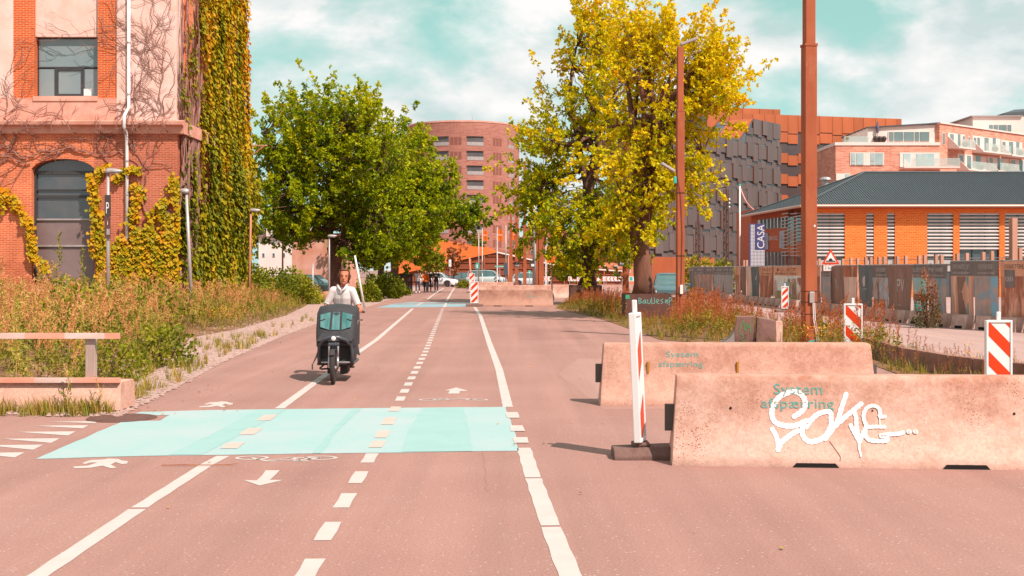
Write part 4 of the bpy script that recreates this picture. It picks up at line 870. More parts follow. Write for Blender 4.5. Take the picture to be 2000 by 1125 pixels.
for (x0, x1, body, head, big, (h1, h2), lab) in BN:
    a, c = fence_at(x0), fence_at(x1); A = Vector((a.x, a.y, 0)); C = Vector((c.x, c.y, 0)); d = C-A; w = d.length; rz = math.atan2(d.y, d.x)
    t = thing('banner_fence', lab, 'fence banner', A, rz, 'printed banners on the construction fence'); zb, zt = .40, 1.90+.09*(1 if x0 > 1850 else 0); zh = zt-.42 if head != body else zt
    nx = max(6, int(w/.14)); cols = []; ph = random.uniform(0, 6); k = (HOR and 1)
    def yy(u, q): return .045*math.sin(u*5.3+ph)+.02*math.sin(u*13+ph*2)+.03*math.sin(q*2.2+u*2)
    for (q0, q1, mm, nm) in ((zb, zh, body, 'banner'), (zh, zt, head, 'banner_header')):
        if q1-q0 < .05: continue
        nz = max(2, int((q1-q0)/.2)); b = MB(); vs = []; fs = []
        for i in range(nx+1):
            for j in range(nz+1): u = .03+(w-.06)*i/nx; q = q0+(q1-q0)*j/nz; vs.append((u, yy(u, q), q))
        for i in range(nx):
            for j in range(nz): fs.append((i*(nz+1)+j, (i+1)*(nz+1)+j, (i+1)*(nz+1)+j+1, i*(nz+1)+j+1))
        b.add(vs, fs); b.build(nm, PO[mm], t, smooth=True)
    for zr in (zb-.02, zt+.02): b = MB(); b.tube([(0, .09, zr), (w, .09, zr)], .02, 6); b.build('rail', M_frame, t)
    for u in (.02, w-.02): b = MB(); b.tube([(u, .09, .2), (u, .09, zt+.06)], .021, 6); b.build('upright', M_frame, t)
    wp = lambda u_, q_, p: Vector((p.x, yy(p.x, p.z)-.006, p.z))
    lm = M_ld if head == 'tan' else M_lt
    if h1: lettering(h1, (w/2, 0, zt-.21), (1, 0, 0), (0, 0, 1), .19, lm, t, width=w*.62, warp=wp)
    if h2: lettering(h2, (w/2, 0, zt-.36), (1, 0, 0), (0, 0, 1), .11, lm, t, width=w*.74, warp=wp)
    if big and big != '4': lettering(big, (w/2, 0, 1.02), (1, 0, 0), (0, 0, 1), .62, M_lt, t, width=w*(.36 if len(big) > 1 else .2), warp=wp); lettering('NPV Ejendomme', (w/2, 0, .55), (1, 0, 0), (0, 0, 1), .08, M_lt, t, width=w*.2, warp=wp)
    if big == '4':
        b = MB(); b.poly([wp(0, 0, Vector((w/2+q[0]*w*.14, 0, 1.3+q[1]*.26))) for q in ((-.5, -.2), (.1, .7), (.6, .9), (.6, -.5), (.1, -.6), (.2, -.1))]); b.build('emblem', M_lt, t)
        lettering('AARHUS', (w/2, 0, 1.02), (1, 0, 0), (0, 0, 1), .09, M_lt, t, width=w*.3, warp=wp)
    def patch(u0, u1, q0, q1, m, nm, off=.012):
        b = MB(); n = 5; b.add([tuple(Vector((w*(u0+(u1-u0)*i/n), yy(w*(u0+(u1-u0)*i/n), q)-off, q))) for i in range(n+1) for q in (q0, q1)], [(2*i, 2*i+2, 2*i+3, 2*i+1) for i in range(n)]); b.build(nm, m, t)
    if body == 'sky':
        patch(.42, .86, .5, 1.34, PO['house'], 'picture_house'); patch(.46, .60, .75, 1.2, mat('picture_window', P(170, 196, 204, .62)), 'picture_window', .02)
        patch(0.02, .18, .8, 1.25, PO['tan'], 'picture_roof'); patch(.64, .84, .95, 1.2, mat('picture_leaf', P(190, 170, 50, .62), P(160, 140, 40, .62), scale=20), 'picture_tree', .02); patch(.62, .84, .45, .68, MATS['picture_leaf'], 'picture_tree', .02); patch(0.02, .4, .42, .78, mat('picture_shrubs', P(150, 140, 70, .62), P(200, 150, 110, .62), scale=18), 'picture_shrub')
        patch(.9, .98, .45, 1.4, PO['photo'], 'picture_side')
    if body == 'teal': patch(.02, .55, .95, 1.5, mat('picture_sky', P(190, 204, 200, .62), P(160, 200, 196, .62), scale=3), 'picture_sky'); patch(.02, .98, .75, .97, PO['brown'], 'picture_skyline')
    if body == 'city': patch(.25, .48, .45, 1.3, PO['house'], 'picture_tower'); patch(.02, .98, .42, .72, PO['photo'], 'picture_street')
    if x0 == 1812: patch(.5, .62, .42, 1.5, mat('picture_river', P(120, 170, 176, .62), P(140, 176, 180, .62), scale=3), 'picture_river')
    if x0 == 1853: patch(.46, .72, .42, 1.55, PO['brown'], 'picture_shade'); patch(.74, .82, .42, 1.55, MATS.get('picture_river') or PO['slate'], 'picture_streak')
    if x0 == 1901: patch(.76, .98, .42, 1.55, mat('picture_water', P(140, 184, 200, .62), P(150, 190, 204, .62), scale=2), 'picture_water')
    if x0 == 1953: patch(.18, .40, 1.25, 1.75, PO['dark'], 'picture_plate'); lettering('NORRA', (w*.29, 0, 1.42), (1, 0, 0), (0, 0, 1), .2, M_lt, t, width=w*.18, warp=lambda u_, q_, p: Vector((p.x, yy(p.x, p.z)-.018, p.z)))
# concrete feet of the fence
M_foot = mat('fence_foot_concrete', P(244, 204, 188, .72), P(206, 160, 144, .72), scale=4, rough=.9, bump=.3, rnd=.08)
def foot_mesh():
    b = MB(); b.loft([[(x, y, z) for y, z in ((-.30*k, 0), (-.30*k, .05), (-.23*k, .42), (.23*k, .42), (.30*k, .05), (.30*k, 0))] for x, k in ((-.30, 1), (-.27, 1.0), (.27, 1.0), (.30, 1))]); return b.mesh('fence_foot', M_foot)
fm = foot_mesh(); b = MB(); b.box(-.14, .14, -.305, -.2985, .02, .1); slot = b.mesh('slot', M_void)
tot = [0]
for a, c in zip(FL, FL[1:]): tot.append(tot[-1]+(c-a).length)
s = 5.0; i = 0; FEET = []
def nth(n): return '%d%s' % (n, 'th' if 10 < n % 100 < 14 else {1: 'st', 2: 'nd', 3: 'rd'}.get(n % 10, 'th'))
while s < tot[-1]-3:
    for k in range(len(FL)-1):
        if tot[k] <= s <= tot[k+1]: break
    a, c = FL[k], FL[k+1]; q = a.lerp(c, (s-tot[k])/(tot[k+1]-tot[k])); d = c-a; px = 1000+FPX*q.x/q.y
    if 1340 < px < 2060 and not (1425 < px < 1436):
        t = thing('concrete_block', '', 'concrete block', (q.x, q.y, 0), math.atan2(d.y, d.x)+random.uniform(-.06, .06), 'concrete feet of the construction fence'); FEET.append((px, t))
        place(fm, 'block', t); place(slot, 'slot', t)
        if 34 < q.y < 37: lettering('C.C. JENSEN', (0, -.262, .22), (1, 0, 0), (0, .19, 1), .07, M_ld, t, width=.36)
    s += .98+random.uniform(-.03, .03); i += 1
for i, (px, t) in enumerate(sorted(FEET, key=lambda e: -e[0])): t['label'] = 'concrete foot block of the banner fence, %s from the right edge' % nth(i+1)
# wooden posts behind the fence
POSTS = []
pm = MB(); pm.box(-.05, .05, -.05, .05, 0, 1); pmesh = pm.mesh('wooden_post', mat('post_wood', P(216, 160, 136, .66), P(190, 130, 106, .66), scale=6, rough=.85, rnd=.12, stretch=(1, 1, .2)))
for px, yt in ((1371, 518), (1380, 518), (1391, 519), (1417, 519), (1453, 508), (1458.5, 508), (1474, 520), (1482, 519), (1489, 520), (1502, 519), (1535, 519), (1600, 505), (1615, 505), (1646, 505), (1662, 503), (1675, 504), (1691, 502), (1701, 502), (1717, 502), (1727, 501), (1753, 500), (1769, 499), (1795, 499), (1806, 498), (1828, 497), (1839, 498), (1870, 495), (1888, 494), (1920, 492), (1937, 490), (1992, 484)):
    q = fence_at(px); d = q.y+1.6; o = place(pmesh, 'wooden_post', None, ((px-1000)/FPX*d, d, 0), (0, 0, .2), (1, 1, CAM_H+(HOR-yt)/FPX*d)); prop(o, None, 'post', 'wooden posts behind the construction fence'); POSTS.append((px, o))
q = fence_at(1979); d = q.y+1.2; o = place(pmesh, 'wooden_post', None, ((1979-1000)/FPX*d, d, 0), (0, 0, .2), (1.7, 1.7, CAM_H+(HOR-426)/FPX*d)); prop(o, 'tallest and thickest wooden post behind the fence, at the right edge', 'post', 'wooden posts behind the construction fence')
for i, (px, o) in enumerate(sorted(POSTS, key=lambda e: -e[0])): o['label'] = 'thin wooden post behind the fence banners, %s from the right' % nth(i+1)
a, c = fence_at(1640), fence_at(1980); A = Vector((a.x+.6, a.y+1.4, 0)); C = Vector((c.x+1.2, c.y+1.4, 0)); t = thing('wire_fence', 'thin pale wire fence behind the banner fence', 'fence', A)
for z in (2.12, 1.9): b = MB(); b.tube([(0, 0, z), (C-A)+Vector((0, 0, z))], .016, 5); b.build('rail', M_frame, t)
# small rust planters with the tree trunks
M_plc = mat('planter_corten', P(120, 78, 66, .66), P(96, 64, 56, .66), scale=3, rough=.85, bump=.2, c3=P(150, 96, 76, .66), s3=1.5)
def planter(label, px, d, wpx, ytop, rz=0.0):
    p = at(px, 560, d); p.z = 0; w = wpx/FPX*d/2; h = CAM_H+(HOR-ytop)/FPX*d; t = thing('planter', label, 'planter', p, rz, 'rust-coloured steel tree planters')
    for x0, x1, y0, y1 in ((-w, w, -w, -w+.04), (-w, w, w-.04, w), (-w, -w+.04, -w+.041, w-.041), (w-.04, w, -w+.041, w-.041)): b = MB(); b.box(x0, x1, y0, y1, 0, h); b.build('side_panel', M_plc, t)
    b = MB(); b.box(-w+.041, w-.041, -w+.041, w-.041, 0, h-.12); b.build('soil', M_earth, t); return t, w, h
plA, wA, hA = planter('dark rust planter holding the left of the two right-hand trees', 1143, 60, 61, 557)
plB, wB, hB = planter('rust planter with turquoise scrawl holding the right-hand yellow tree', 1262, 42.5, 88, 573)
b = MB(); tq = mat('scrawl_turquoise', P(130, 206, 190, .7), rough=.7)
sf = lambda u, z, o: Vector((u, -wB-o, z))
for pts in ([(-.35, .55), (-.35, .75), (-.26, .7), (-.33, .65), (-.25, .6), (-.34, .55)], [(-.15, .68), (-.22, .6), (-.14, .57), (-.12, .7), (-.1, .56)], [(-.04, .7), (-.03, .56), (.04, .57), (.06, .7)], [(.1, .76), (.11, .56), (.17, .57)], [(.2, .76), (.21, .56)], [(.28, .62), (.36, .66), (.3, .7), (.27, .6), (.36, .55)], [(.5, .72), (.42, .66), (.5, .6), (.44, .55)], [(.6, .7), (.58, .56), (.66, .7), (.65, .54)], [(.72, .5), (.73, .76), (.82, .7), (.73, .62)]): stroke(b, curve(pts, 5), .02, sf, .006)
b.build('scrawl', tq, plB); b = MB(); b.box(-.82, -.68, -wB-.008, -wB-.001, .72, .86); b.build('sticker', mat('sticker_green', P(70, 180, 130, .7)), plB)
# ---------------------------------------------------------------- buildings
# --- old brick works on the left
M_plast = mat('old_plaster', P(255, 214, 200, .60), P(244, 192, 172, .60), scale=1.1, rough=.9, bump=.2, bscale=12, c3=P(222, 158, 136, .6), s3=1.6, t3=(.56, .8))
M_plast2 = mat('old_plaster_stained', P(246, 184, 162, .60), P(226, 152, 128, .60), scale=1.2, rough=.9, bump=.2, bscale=12, c3=P(200, 128, 104, .6), s3=1.4, t3=(.5, .78))
M_brk = brick_mat('old_red_brick', P(240, 126, 76, .60), P(214, 98, 58, .60), P(250, 166, 130, .6), c4=(.56, .48, .46, 1), s4=.45)
M_brk2 = brick_mat('pilaster_brick', P(226, 96, 28, .58), P(206, 80, 24, .58), P(236, 160, 122, .6), c4=(.75, .6, .5, 1), s4=.7)
M_wfr = mat('window_frame_dark', P(70, 66, 66, .6), rough=.5); M_gl1 = mat('window_glass', P(132, 148, 150, .62), P(150, 156, 154, .62), scale=.8, rough=.08, spec=.8); M_gl2 = mat('window_glass_dark', P(70, 80, 86, .6), P(96, 92, 92, .6), scale=1.2, rough=.06, spec=.9)
M_gl3 = mat('window_glass_frosted', P(150, 124, 120, .62), P(134, 108, 104, .62), scale=1.0, rough=.4, spec=.6)
D1 = 43.6; K1 = FPX/D1
def X1(px): return (px-345)/K1
def Z1y(py): return CAM_H+(HOR-py)/K1
o1 = Vector(((345-1000)/K1, D1, 0)); W1 = thing('brick_works', 'old brick and plaster works building covered with climbing vines on the left', 'building', o1)
def bx(nm, m, x0, x1, y0, y1, z0, z1, parent=W1, bevel=0.0): b = MB(); b.box(x0, x1, y0, y1, z0, z1); return b.build(nm, m, parent, bevel=bevel)
XL = X1(-420); ZT = 15.5; ZC = Z1y(240)
ax0, ax1, zs, za = X1(62), X1(184), Z1y(336), Z1y(310)
bx('brick_wall', M_brk, XL, ax0, 0, .5, 0, ZC-.02); M_brk3 = brick_mat('brown_red_brick', P(212, 112, 78, .60), P(188, 92, 62, .60), P(222, 150, 124, .6), c4=(.66, .56, .54, 1), s4=.6)  # browner brick for the wall right of the arch
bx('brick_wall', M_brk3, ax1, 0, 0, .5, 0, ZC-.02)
b = MB(); n = 16; arc = []
for i in range(n+1):
    u = -1+2*i/n; arc.append(((ax0+ax1)/2+u*(ax1-ax0)/2, zs+(za-zs)*math.sqrt(max(0, 1-(u*.96)**2))-(0)))
b.loft([[(x, 0, z), (x, .5, z), (x, .5, ZC-.02), (x, 0, ZC-.02)] for x, z in arc]); b.build('arch_brickwork', M_brk, W1)
# arched window: glazing set back, transoms, mullions
aw = thing('x', '', ''); bpy.data.objects.remove(aw)
b = MB(); b.poly([(x, .30, z) for x, z in arc]+[(ax1, .30, Z1y(383)), (ax0, .30, Z1y(383))]); gw = b.build('arched_window', M_gl2, W1)
for (y0, y1, m) in ((383, 428, M_gl2), (428, 480, M_gl3), (480, 560, M_gl3)):
    b = MB(); b.box(ax0, ax1, .30, .33, Z1y(y1), Z1y(y0)-.004); b.build('pane', m, gw)
for y, h in ((336, .12), (370, .05), (383, .10), (428, .06), (480, .06)):
    b = MB(); b.box(ax0, ax1, .24, .298, Z1y(y)-h/2, Z1y(y)+h/2); b.build('transom', M_wfr if y < 420 else M_galv, gw)
b = MB(); b.box(ax0, ax0+.09, .22, .239, 0, zs); b.build('jamb', M_wfr, gw); b = MB(); b.box(ax1-.09, ax1, .22, .239, 0, zs); b.build('jamb', M_wfr, gw)
b = MB(); b.tube([(ax0+.95, .9, Z1y(428)), (ax0+.95, .9, Z1y(395)), (ax0+1.05, .9, Z1y(390))], .12, 8); 
# cornice
b = MB(); b.ext([(XL, -.02, ZC-.42), (XL, -.10, ZC-.40), (XL, -.14, ZC-.16), (XL, -.34, ZC-.10), (XL, -.36, ZC+.02), (XL, -.0, ZC+.10), (XL, .05, ZC+.10), (XL, .05, ZC-.42)], (-XL+.30, 0, 0)); b.build('cornice', M_plast2, W1)
# upper storey: plinth band, pilasters, recessed panel and window
zb2 = Z1y(192)
bx('plinth_band', M_plast2, XL, X1(228), -.015, .5, ZC+.101, zb2); bx('plinth_band', M_plast, X1(228)+.002, 0, -.03, .5, ZC+.101, zb2+.02)
bx('plaster_wall', M_plast, XL, X1(25), .02, .5, zb2, ZT); bx('plaster_wall', M_plast, X1(228), 0, -.01, .5, zb2+.021, ZT)
bx('brick_pilaster', M_brk2, X1(25)+.001, X1(66), .05, .5, zb2, ZT); bx('brick_pilaster', M_brk2, X1(190), X1(228)-.001, .05, .5, zb2, ZT)
wx0, wx1, wz0, wz1 = X1(66), X1(190), Z1y(188), Z1y(70)
bx('plaster_panel', M_plast, wx0+.001, wx1-.001, .16, .5, wz1, ZT); bx('window_sill', M_plast2, wx0-.02, wx1+.02, -.05, .5, zb2-.1, wz0)
wn = bx('window', M_wfr, wx0+.002, wx1-.002, .36, .42, wz0, wz1)
zm = Z1y(130); cx0, cx1 = X1(102), X1(157)
for (x0, x1, z0, z1) in ((wx0+.06, wx1-.06, zm+.04, wz1-.06), (wx0+.06, cx0-.03, wz0+.06, zm-.04), (cx1+.03, wx1-.06, wz0+.06, zm-.04), (cx0+.10, cx1-.10, wz0+.14, zm-.10)): bx('pane', M_gl1, x0, x1, .345, .36, z0, z1, wn)
for q in ((cx0-.03, cx0+.09, .31, .359, wz0+.03, zm), (cx1-.09, cx1+.03, .31, .359, wz0+.03, zm), (cx0+.091, cx1-.091, .312, .358, zm-.10, zm), (cx0+.091, cx1-.091, .312, .358, wz0+.03, wz0+.13), (wx0+.01, wx1-.01, .33, .358, zm+.001, zm+.05)): bx('casement_bar', M_wfr, *q, wn)
bx('white_box', M_whp, X1(158), X1(173), .29, .30, wz0+.06, wz0+.32, wn)
# far wall and side wall behind the ivy
bx('side_wall', M_brk, -.5, -.001, .501, 11.0, 0, ZC-.02); bx('side_wall_upper', M_plast2, -.5, -.06, .501, 11.0, ZC-.019, ZT)
for y in (1.2, 3.4, 5.6, 7.8, 9.8): bx('brick_lisene', M_brk, -.06, .10, y, y+.7, ZC+.1, ZT)
bx('side_cornice', M_plast2, -.001, .28, -.02, 11.0, ZC-.4, ZC+.05)
bx('roof', mat('roof_dark', P(120, 90, 80)), XL, -.02, 0, 11.0, ZT+.001, ZT+.3)
b = MB(); b.tube([(X1(253), -.09, ZT), (X1(253), -.09, Z1y(210)), (X1(250), -.40, Z1y(228)), (X1(249.5), -.42, Z1y(250)), (X1(249.5), -.16, Z1y(262)), (X1(249.5), -.09, Z1y(300)), (X1(249.5), -.09, Z1y(513))], .062, 10); dp = b.build('downpipe', M_whp, W1, smooth=True)
for y in (84, 185, 315, 380, 465): b = MB(); b.lathe([(.078, -.03), (.078, .03)], 10, (X1(253 if y < 200 else 249.5), -.09, Z1y(y))); b.build('pipe_clip', M_galv, dp)
b = MB(); b.tube([(X1(249.5), -.09, Z1y(513)), (X1(249.5), -.09, 0)], .07, 10); b.build('pipe_foot', M_rub, W1)
# iron bracket with a tuft at the far end of the side wall
b = MB(); b.tube([(.1, 10.9, Z1y(245)*1.0+.4), (1.1, 10.9, Z1y(245)+.4)], .03, 6); b.build('bracket_arm', M_rustp, W1); b = MB(); b.tube([(.05, 10.9, Z1y(245)-.3), (.95, 10.9, Z1y(245)+.38)], .03, 6); b.build('bracket_brace', M_rustp, W1)

# --- orange brick hall with louvred windows
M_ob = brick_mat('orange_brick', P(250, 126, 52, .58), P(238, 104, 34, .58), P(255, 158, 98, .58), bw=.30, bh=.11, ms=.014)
M_rib = mat('roof_sheet', P(98, 104, 106, .72), P(90, 96, 98, .72), scale=1.5, rough=.5, metal=.2)
M_lou = mat('louvre_slat', P(236, 220, 212, .66), P(214, 198, 190, .66), scale=3, rough=.5, rnd=.05)
D2 = 75.0; K2 = FPX/D2
def X2(px): return (px-1580)/K2
def Z2(py): return CAM_H+(HOR-py)/K2
H2 = thing('brick_hall', 'long orange brick hall with grey ribbed hip roof and louvred windows', 'building', ((1580-1000)/K2, D2, 0))
ZE = Z2(402); LEN = X2(2260); DEP = 13.0
wins = [(1592, 1650, 416, 517), (1692, 1707, 416, 517), (1733, 1748, 416, 517), (1811, 1862, 416, 517), (1874, 1952, 416, 517), (1963, 2016, 416, 517), (2040, 2100, 416, 517)]
xs = 0.0
def hb(nm, m, *q, parent=H2, bevel=0): b = MB(); b.box(*q); return b.build(nm, m, parent, bevel=bevel)
for i, (a, c, y0, y1) in enumerate(wins):
    hb('brick_pier', M_ob, xs, X2(a), 0, .35, 0, Z2(y0)-.001); xs = X2(c)
hb('brick_pier', M_ob, xs, LEN, 0, .35, 0, Z2(416)-.001); hb('brick_frieze', M_ob, 0, LEN, 0, .35, Z2(416), ZE)
hb('dark_interior', M_void, .4, LEN, .34, .36, 0, Z2(416))
sm = MB(); sm.lathe([(.055, 0), (.055, 1)], 8, axis='x'); sm.v = [(x, y*.9-.0, z) for x, y, z in sm.v]; smesh = sm.mesh('slat', M_lou)
for i, (a, c, y0, y1) in enumerate(wins):
    w = hb('window', M_gl2, X2(a), X2(c), .20, .24, 0, Z2(y0)-.002)
    yb = 492 if a == 1874 else 503
    n = int((yb-418)/6.75)
    for j in range(n+1): place(smesh, 'slat', w, (X2(a)+.02, .07, Z2(418+j*6.75)), (0, 0, 0), (X2(c)-X2(a)-.04, 1, 1.15))
    m = max(1, int((c-a)/26))
    for j in range(m+1): x = X2(a)+(X2(c)-X2(a))*(j/m)*.98+.02; hb('mullion', M_wfr, x, x+.05, .13, .199, 0, Z2(y0)-.003, parent=w)
    if yb == 503: hb('sill_panel', mat('sill_grey', P(196, 190, 184, .66)), X2(a), X2(c), .14, .199, Z2(530), Z2(508), parent=w)
# side wall in shade (faces left), with narrow windows
SA = math.atan2(13.2, -1.0)                     # plan direction of the side wall
side = Vector((-1.0, 13.2, 0)); sl = side.length; su = side/sl; sn = Vector((-su.y, su.x, 0))
def SP(s, z, o=0.0): return su*s+sn*o+Vector((0, 0, z))
M_obd = brick_mat('hall_side_brick', P(196, 92, 58, .60), P(176, 78, 48, .60), P(206, 116, 84, .62), bw=.26, bh=.1, ms=.014)  # darker copy of the orange brick, the side's shade painted in
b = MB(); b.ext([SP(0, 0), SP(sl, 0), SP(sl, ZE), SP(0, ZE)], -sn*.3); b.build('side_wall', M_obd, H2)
def side_s(px):
    "distance along the side wall seen at px"
    lo, hi = 0.0, sl
    for _ in range(40):
        mid = (lo+hi)/2; p = Vector(((1580-1000)/K2, D2, 0))+su*mid
        if 1000+FPX*p.x/p.y > px: lo = mid
        else: hi = mid
    return (lo+hi)/2
for px in (1484, 1491, 1498, 1505, 1511.5, 1518.5, 1525.5, 1532.5):
    s = side_s(px); dd = D2+su.y*s
    for y0, y1 in ((424+(1532-px)*.12, 445+(1532-px)*.05), (492, 520)):
        z0, z1 = CAM_H+(HOR-y1)/FPX*dd, CAM_H+(HOR-y0)/FPX*dd
        b = MB(); b.ext([SP(s-.42, z0, .01), SP(s+.42, z0, .01), SP(s+.42, z1, .01), SP(s-.42, z1, .01)], sn*.012); w = b.build('window', M_gl2, H2)
        b = MB(); b.ext([SP(s-.5, z0, .012), SP(s-.42, z0, .012), SP(s-.42, z1, .012), SP(s-.5, z1, .012)], sn*.10); b.build('reveal', M_galv, w)
for s0, s1, y0, y1 in ((side_s(1534), side_s(1524), 450, 484), (side_s(1502), side_s(1490), 455, 487)):
    dd = D2+su.y*s0; z0, z1 = CAM_H+(HOR-y1)/FPX*dd, CAM_H+(HOR-y0)/FPX*dd
    b = MB(); b.ext([SP(s0, z0, .03), SP(s1, z0, .03), SP(s1, z1, .03), SP(s0, z1, .03)], sn*.04); b.build('poster', mat('poster_grey', P(196, 196, 206, .7), P(150, 140, 150, .7), scale=1.5), H2)
s0, s1 = side_s(1521), side_s(1502); dd = D2+su.y*(s0+s1)/2
lettering('KØBENHAVNS ROLLE', SP((s0+s1)/2, CAM_H+(HOR-469)/FPX*dd, .05), -su, (0, 0, 1), .42, M_lt, H2, width=abs(s1-s0)*.95)
for px in (1545, 1562):
    s = side_s(px); dd = D2+su.y*s
    for j in range(13): z = CAM_H+(HOR-(418+j*6.8))/FPX*dd; b = MB(); b.ext([SP(s-.7, z, .1), SP(s+.7, z, .1), SP(s+.7, z+.05, .1), SP(s-.7, z+.05, .1)], sn*.32); b.build('sun_slat', M_galv, H2)
    b = MB(); b.ext([SP(s-.7, .2, .012), SP(s+.7, .2, .012), SP(s+.7, Z2(418), .012), SP(s-.7, Z2(418), .012)], sn*.01); b.build('side_window', M_gl2, H2)
# hip roof with ribs
EV = .55; c0 = Vector((-EV, -EV, ZE)); c1 = Vector((LEN, -EV, ZE)); c2 = SP(sl, ZE)+Vector((-EV, EV, 0)); c3 = Vector((LEN, DEP+EV, ZE))
apx = (1688-1000)/FPX*81.6-(1580-1000)/K2; ap = Vector((apx, 6.6, CAM_H+(HOR-338)/FPX*81.6)); rdg = Vector((LEN, 6.6, ap.z))
b = MB(); b.poly([c0, c1, rdg, ap]); b.poly([c2, c0, ap]); b.poly([c1, c3, rdg]); b.poly([c3, c2, ap, rdg]); b.poly([c0, c2, c3, c1]); rf = b.build('roof', M_rib, H2)
b = MB(); n = int((LEN+EV)/.165)
for i in range(n):
    x = -EV+i*.165; k = 1.0 if x > apx else (x+EV)/(apx+EV)
    if k < .03: continue
    b.beam((x, -EV, ZE+.02), Vector((x, -EV, ZE+.02)).lerp(Vector((x, 6.6, ap.z+.02)), k), .05, .05)
o = b.build('roof_rib', M_rib, rf); o['kind'] = 'stuff'
b = MB(); n = 60
for i in range(1, n):
    e = c0.lerp(c2, i/n); k = 1-abs(2*i/n-1); q = e.lerp(c0.lerp(c2, .5).lerp(ap, 1), k); 
    b.beam(e+Vector((0, 0, .02)), e+(ap-c0.lerp(c2, .5))*k+Vector((0, 0, .02)), .05, .05)
o = b.build('roof_rib', M_rib, rf); o['kind'] = 'stuff'
for a, c in ((c0, ap), (c2, ap), (ap, rdg)): b = MB(); b.tube([a+Vector((0, 0, .04)), c+Vector((0, 0, .04))], .09, 6); b.build('ridge_cap', M_rib, rf)
M_gut = mat('gutter_copper', P(220, 170, 150, .66), rough=.5, metal=.3)
b = MB(); b.tube([c0+Vector((0, -.06, -.04)), c1+Vector((0, -.06, -.04))], .09, 8); b.build('gutter', M_gut, rf); b = MB(); b.tube([c0+Vector((-.06, 0, -.04)), c2+Vector((-.06, 0, -.04))], .09, 8); b.build('gutter', M_gut, rf)
hb('eaves_board', M_obd, -EV+.02, LEN, -EV+.02, -.001, ZE-.16, ZE-.005, parent=rf)
# lower hall behind it with its own hip
e0 = at(1500, 400, 95); t2 = thing('rear_hall', 'lower grey-roofed hall peeking out behind the brick hall roof', 'building', (e0.x, 96, 0)); k = FPX/96
hbk = lambda px, py, y=0: Vector(((px-1000)/FPX*(96+y)-e0.x, y, CAM_H+(HOR-py)/FPX*(96+y)))
b = MB(); q = [hbk(1470, 414), hbk(1720, 400), hbk(1632, 353, 5), hbk(1720, 353, 5), hbk(1480, 414, 10), hbk(1720, 400, 10)]
b.poly([q[0], q[1], q[3], q[2]]); b.poly([q[4], q[0], q[2]]); b.poly([q[4], q[2], q[3], q[5]]); b.build('roof', M_rib, t2)
b = MB(); b.box(q[0].x+.5, q[1].x, .6, 9.5, 0, q[1].z-.2); b.build('wall', M_obd, t2)
v = hbk(1612, 354, 3); b = MB(); b.lathe([(.28, v.z-.6), (.28, v.z+.1), (.5, v.z+.12), (.42, v.z+.3), (.1, v.z+.36)], 12, (v.x, v.y, 0)); b.build('roof_vent', M_galv, t2, smooth=False)

# --- dark panelled building with stepped metal shingles
M_pan = mat('dark_panel', P(118, 106, 102, .56), P(104, 92, 90, .56), scale=.8, rough=.55, metal=.15, rnd=.10, c3=P(134, 98, 84, .56), s3=.4, t3=(.5, .8), stretch=(1, 1, .3))
M_pedge = mat('panel_edge_rust', P(150, 88, 62, .58), rough=.7); M_pglass = mat('panel_window', P(84, 92, 96, .5), rough=.15, spec=.8)
M_pan2 = mat('corten_panel', P(206, 112, 68, .60), P(186, 92, 52, .60), scale=.5, rough=.75, rnd=.14, c3=P(170, 84, 52, .6), s3=.35, t3=(.5, .75), stretch=(1, 1, .25))
M_pband = mat('dark_band', P(96, 76, 74, .58), P(84, 68, 66, .58), scale=.3, rough=.35, spec=.7, rnd=.1)
SCL = 1.5
A0 = Vector((11.4, 99.5, 0))*SCL; A1 = Vector((26.9, 118.3, 0))*SCL; dv = A1-A0; WL = dv.length
DB = thing('panelled_building', 'dark grey building clad in staggered metal panels behind the right trees', 'building', A0, math.atan2(dv.y, dv.x))
ZL, ZH = (14.2-1.75)*SCL+1.75, (16.35-1.75)*SCL+1.75
def xs_(px):
    k = (px-1000)/FPX; u = dv.normalized(); return (k*A0.y-A0.x)/(u.x-k*u.y)
xa, xb = xs_(1448), xs_(1473)
b = MB(); b.ext([(0, 0, 0), (WL, 0, 0), (WL, 0, ZH), (xb, 0, ZH), (xa, 0, ZL), (0, 0, ZL)], (0, 6, 0)); b.build('core', M_pglass, DB)
b = MB(); b.box(-.12, -.001, -.1, 6.1, 0, ZL+.02); b.build('end_wall', M_pan, DB)
b = MB(); b.ext([(xa-.3, .2, ZL-.1), (xb, .2, ZH), (xb-.2, 4, ZH), (xa-.5, 4, ZL-.1)], (0, 0, .12)); b.build('roof_stair', M_pan2, DB)
b = MB(); b.box(0, xa-.5, .3, 5.5, ZL+.001, ZL+.25); b.build('roof_deck', M_pan2, DB)
def roofz(x): return ZL if x < xa else (ZL+(ZH-ZL)*(x-xa)/(xb-xa) if x < xb else ZH)
random.seed(21); ST = 3.42; pw = 1.55
pmz = {}
def panel_mesh(w, h, m, key, th=.16):
    if (w, h, key) not in pmz: b = MB(); b.box(0, w, -th, 0, 0, h); me = b.mesh('panel', [m, M_pedge]); me.polygons.foreach_set('material_index', [0, 0, 0, 1, 0, 1]); pmz[(w, h, key)] = me
    return pmz[(w, h, key)]
nst = 7
x = 0.0; ci = 0
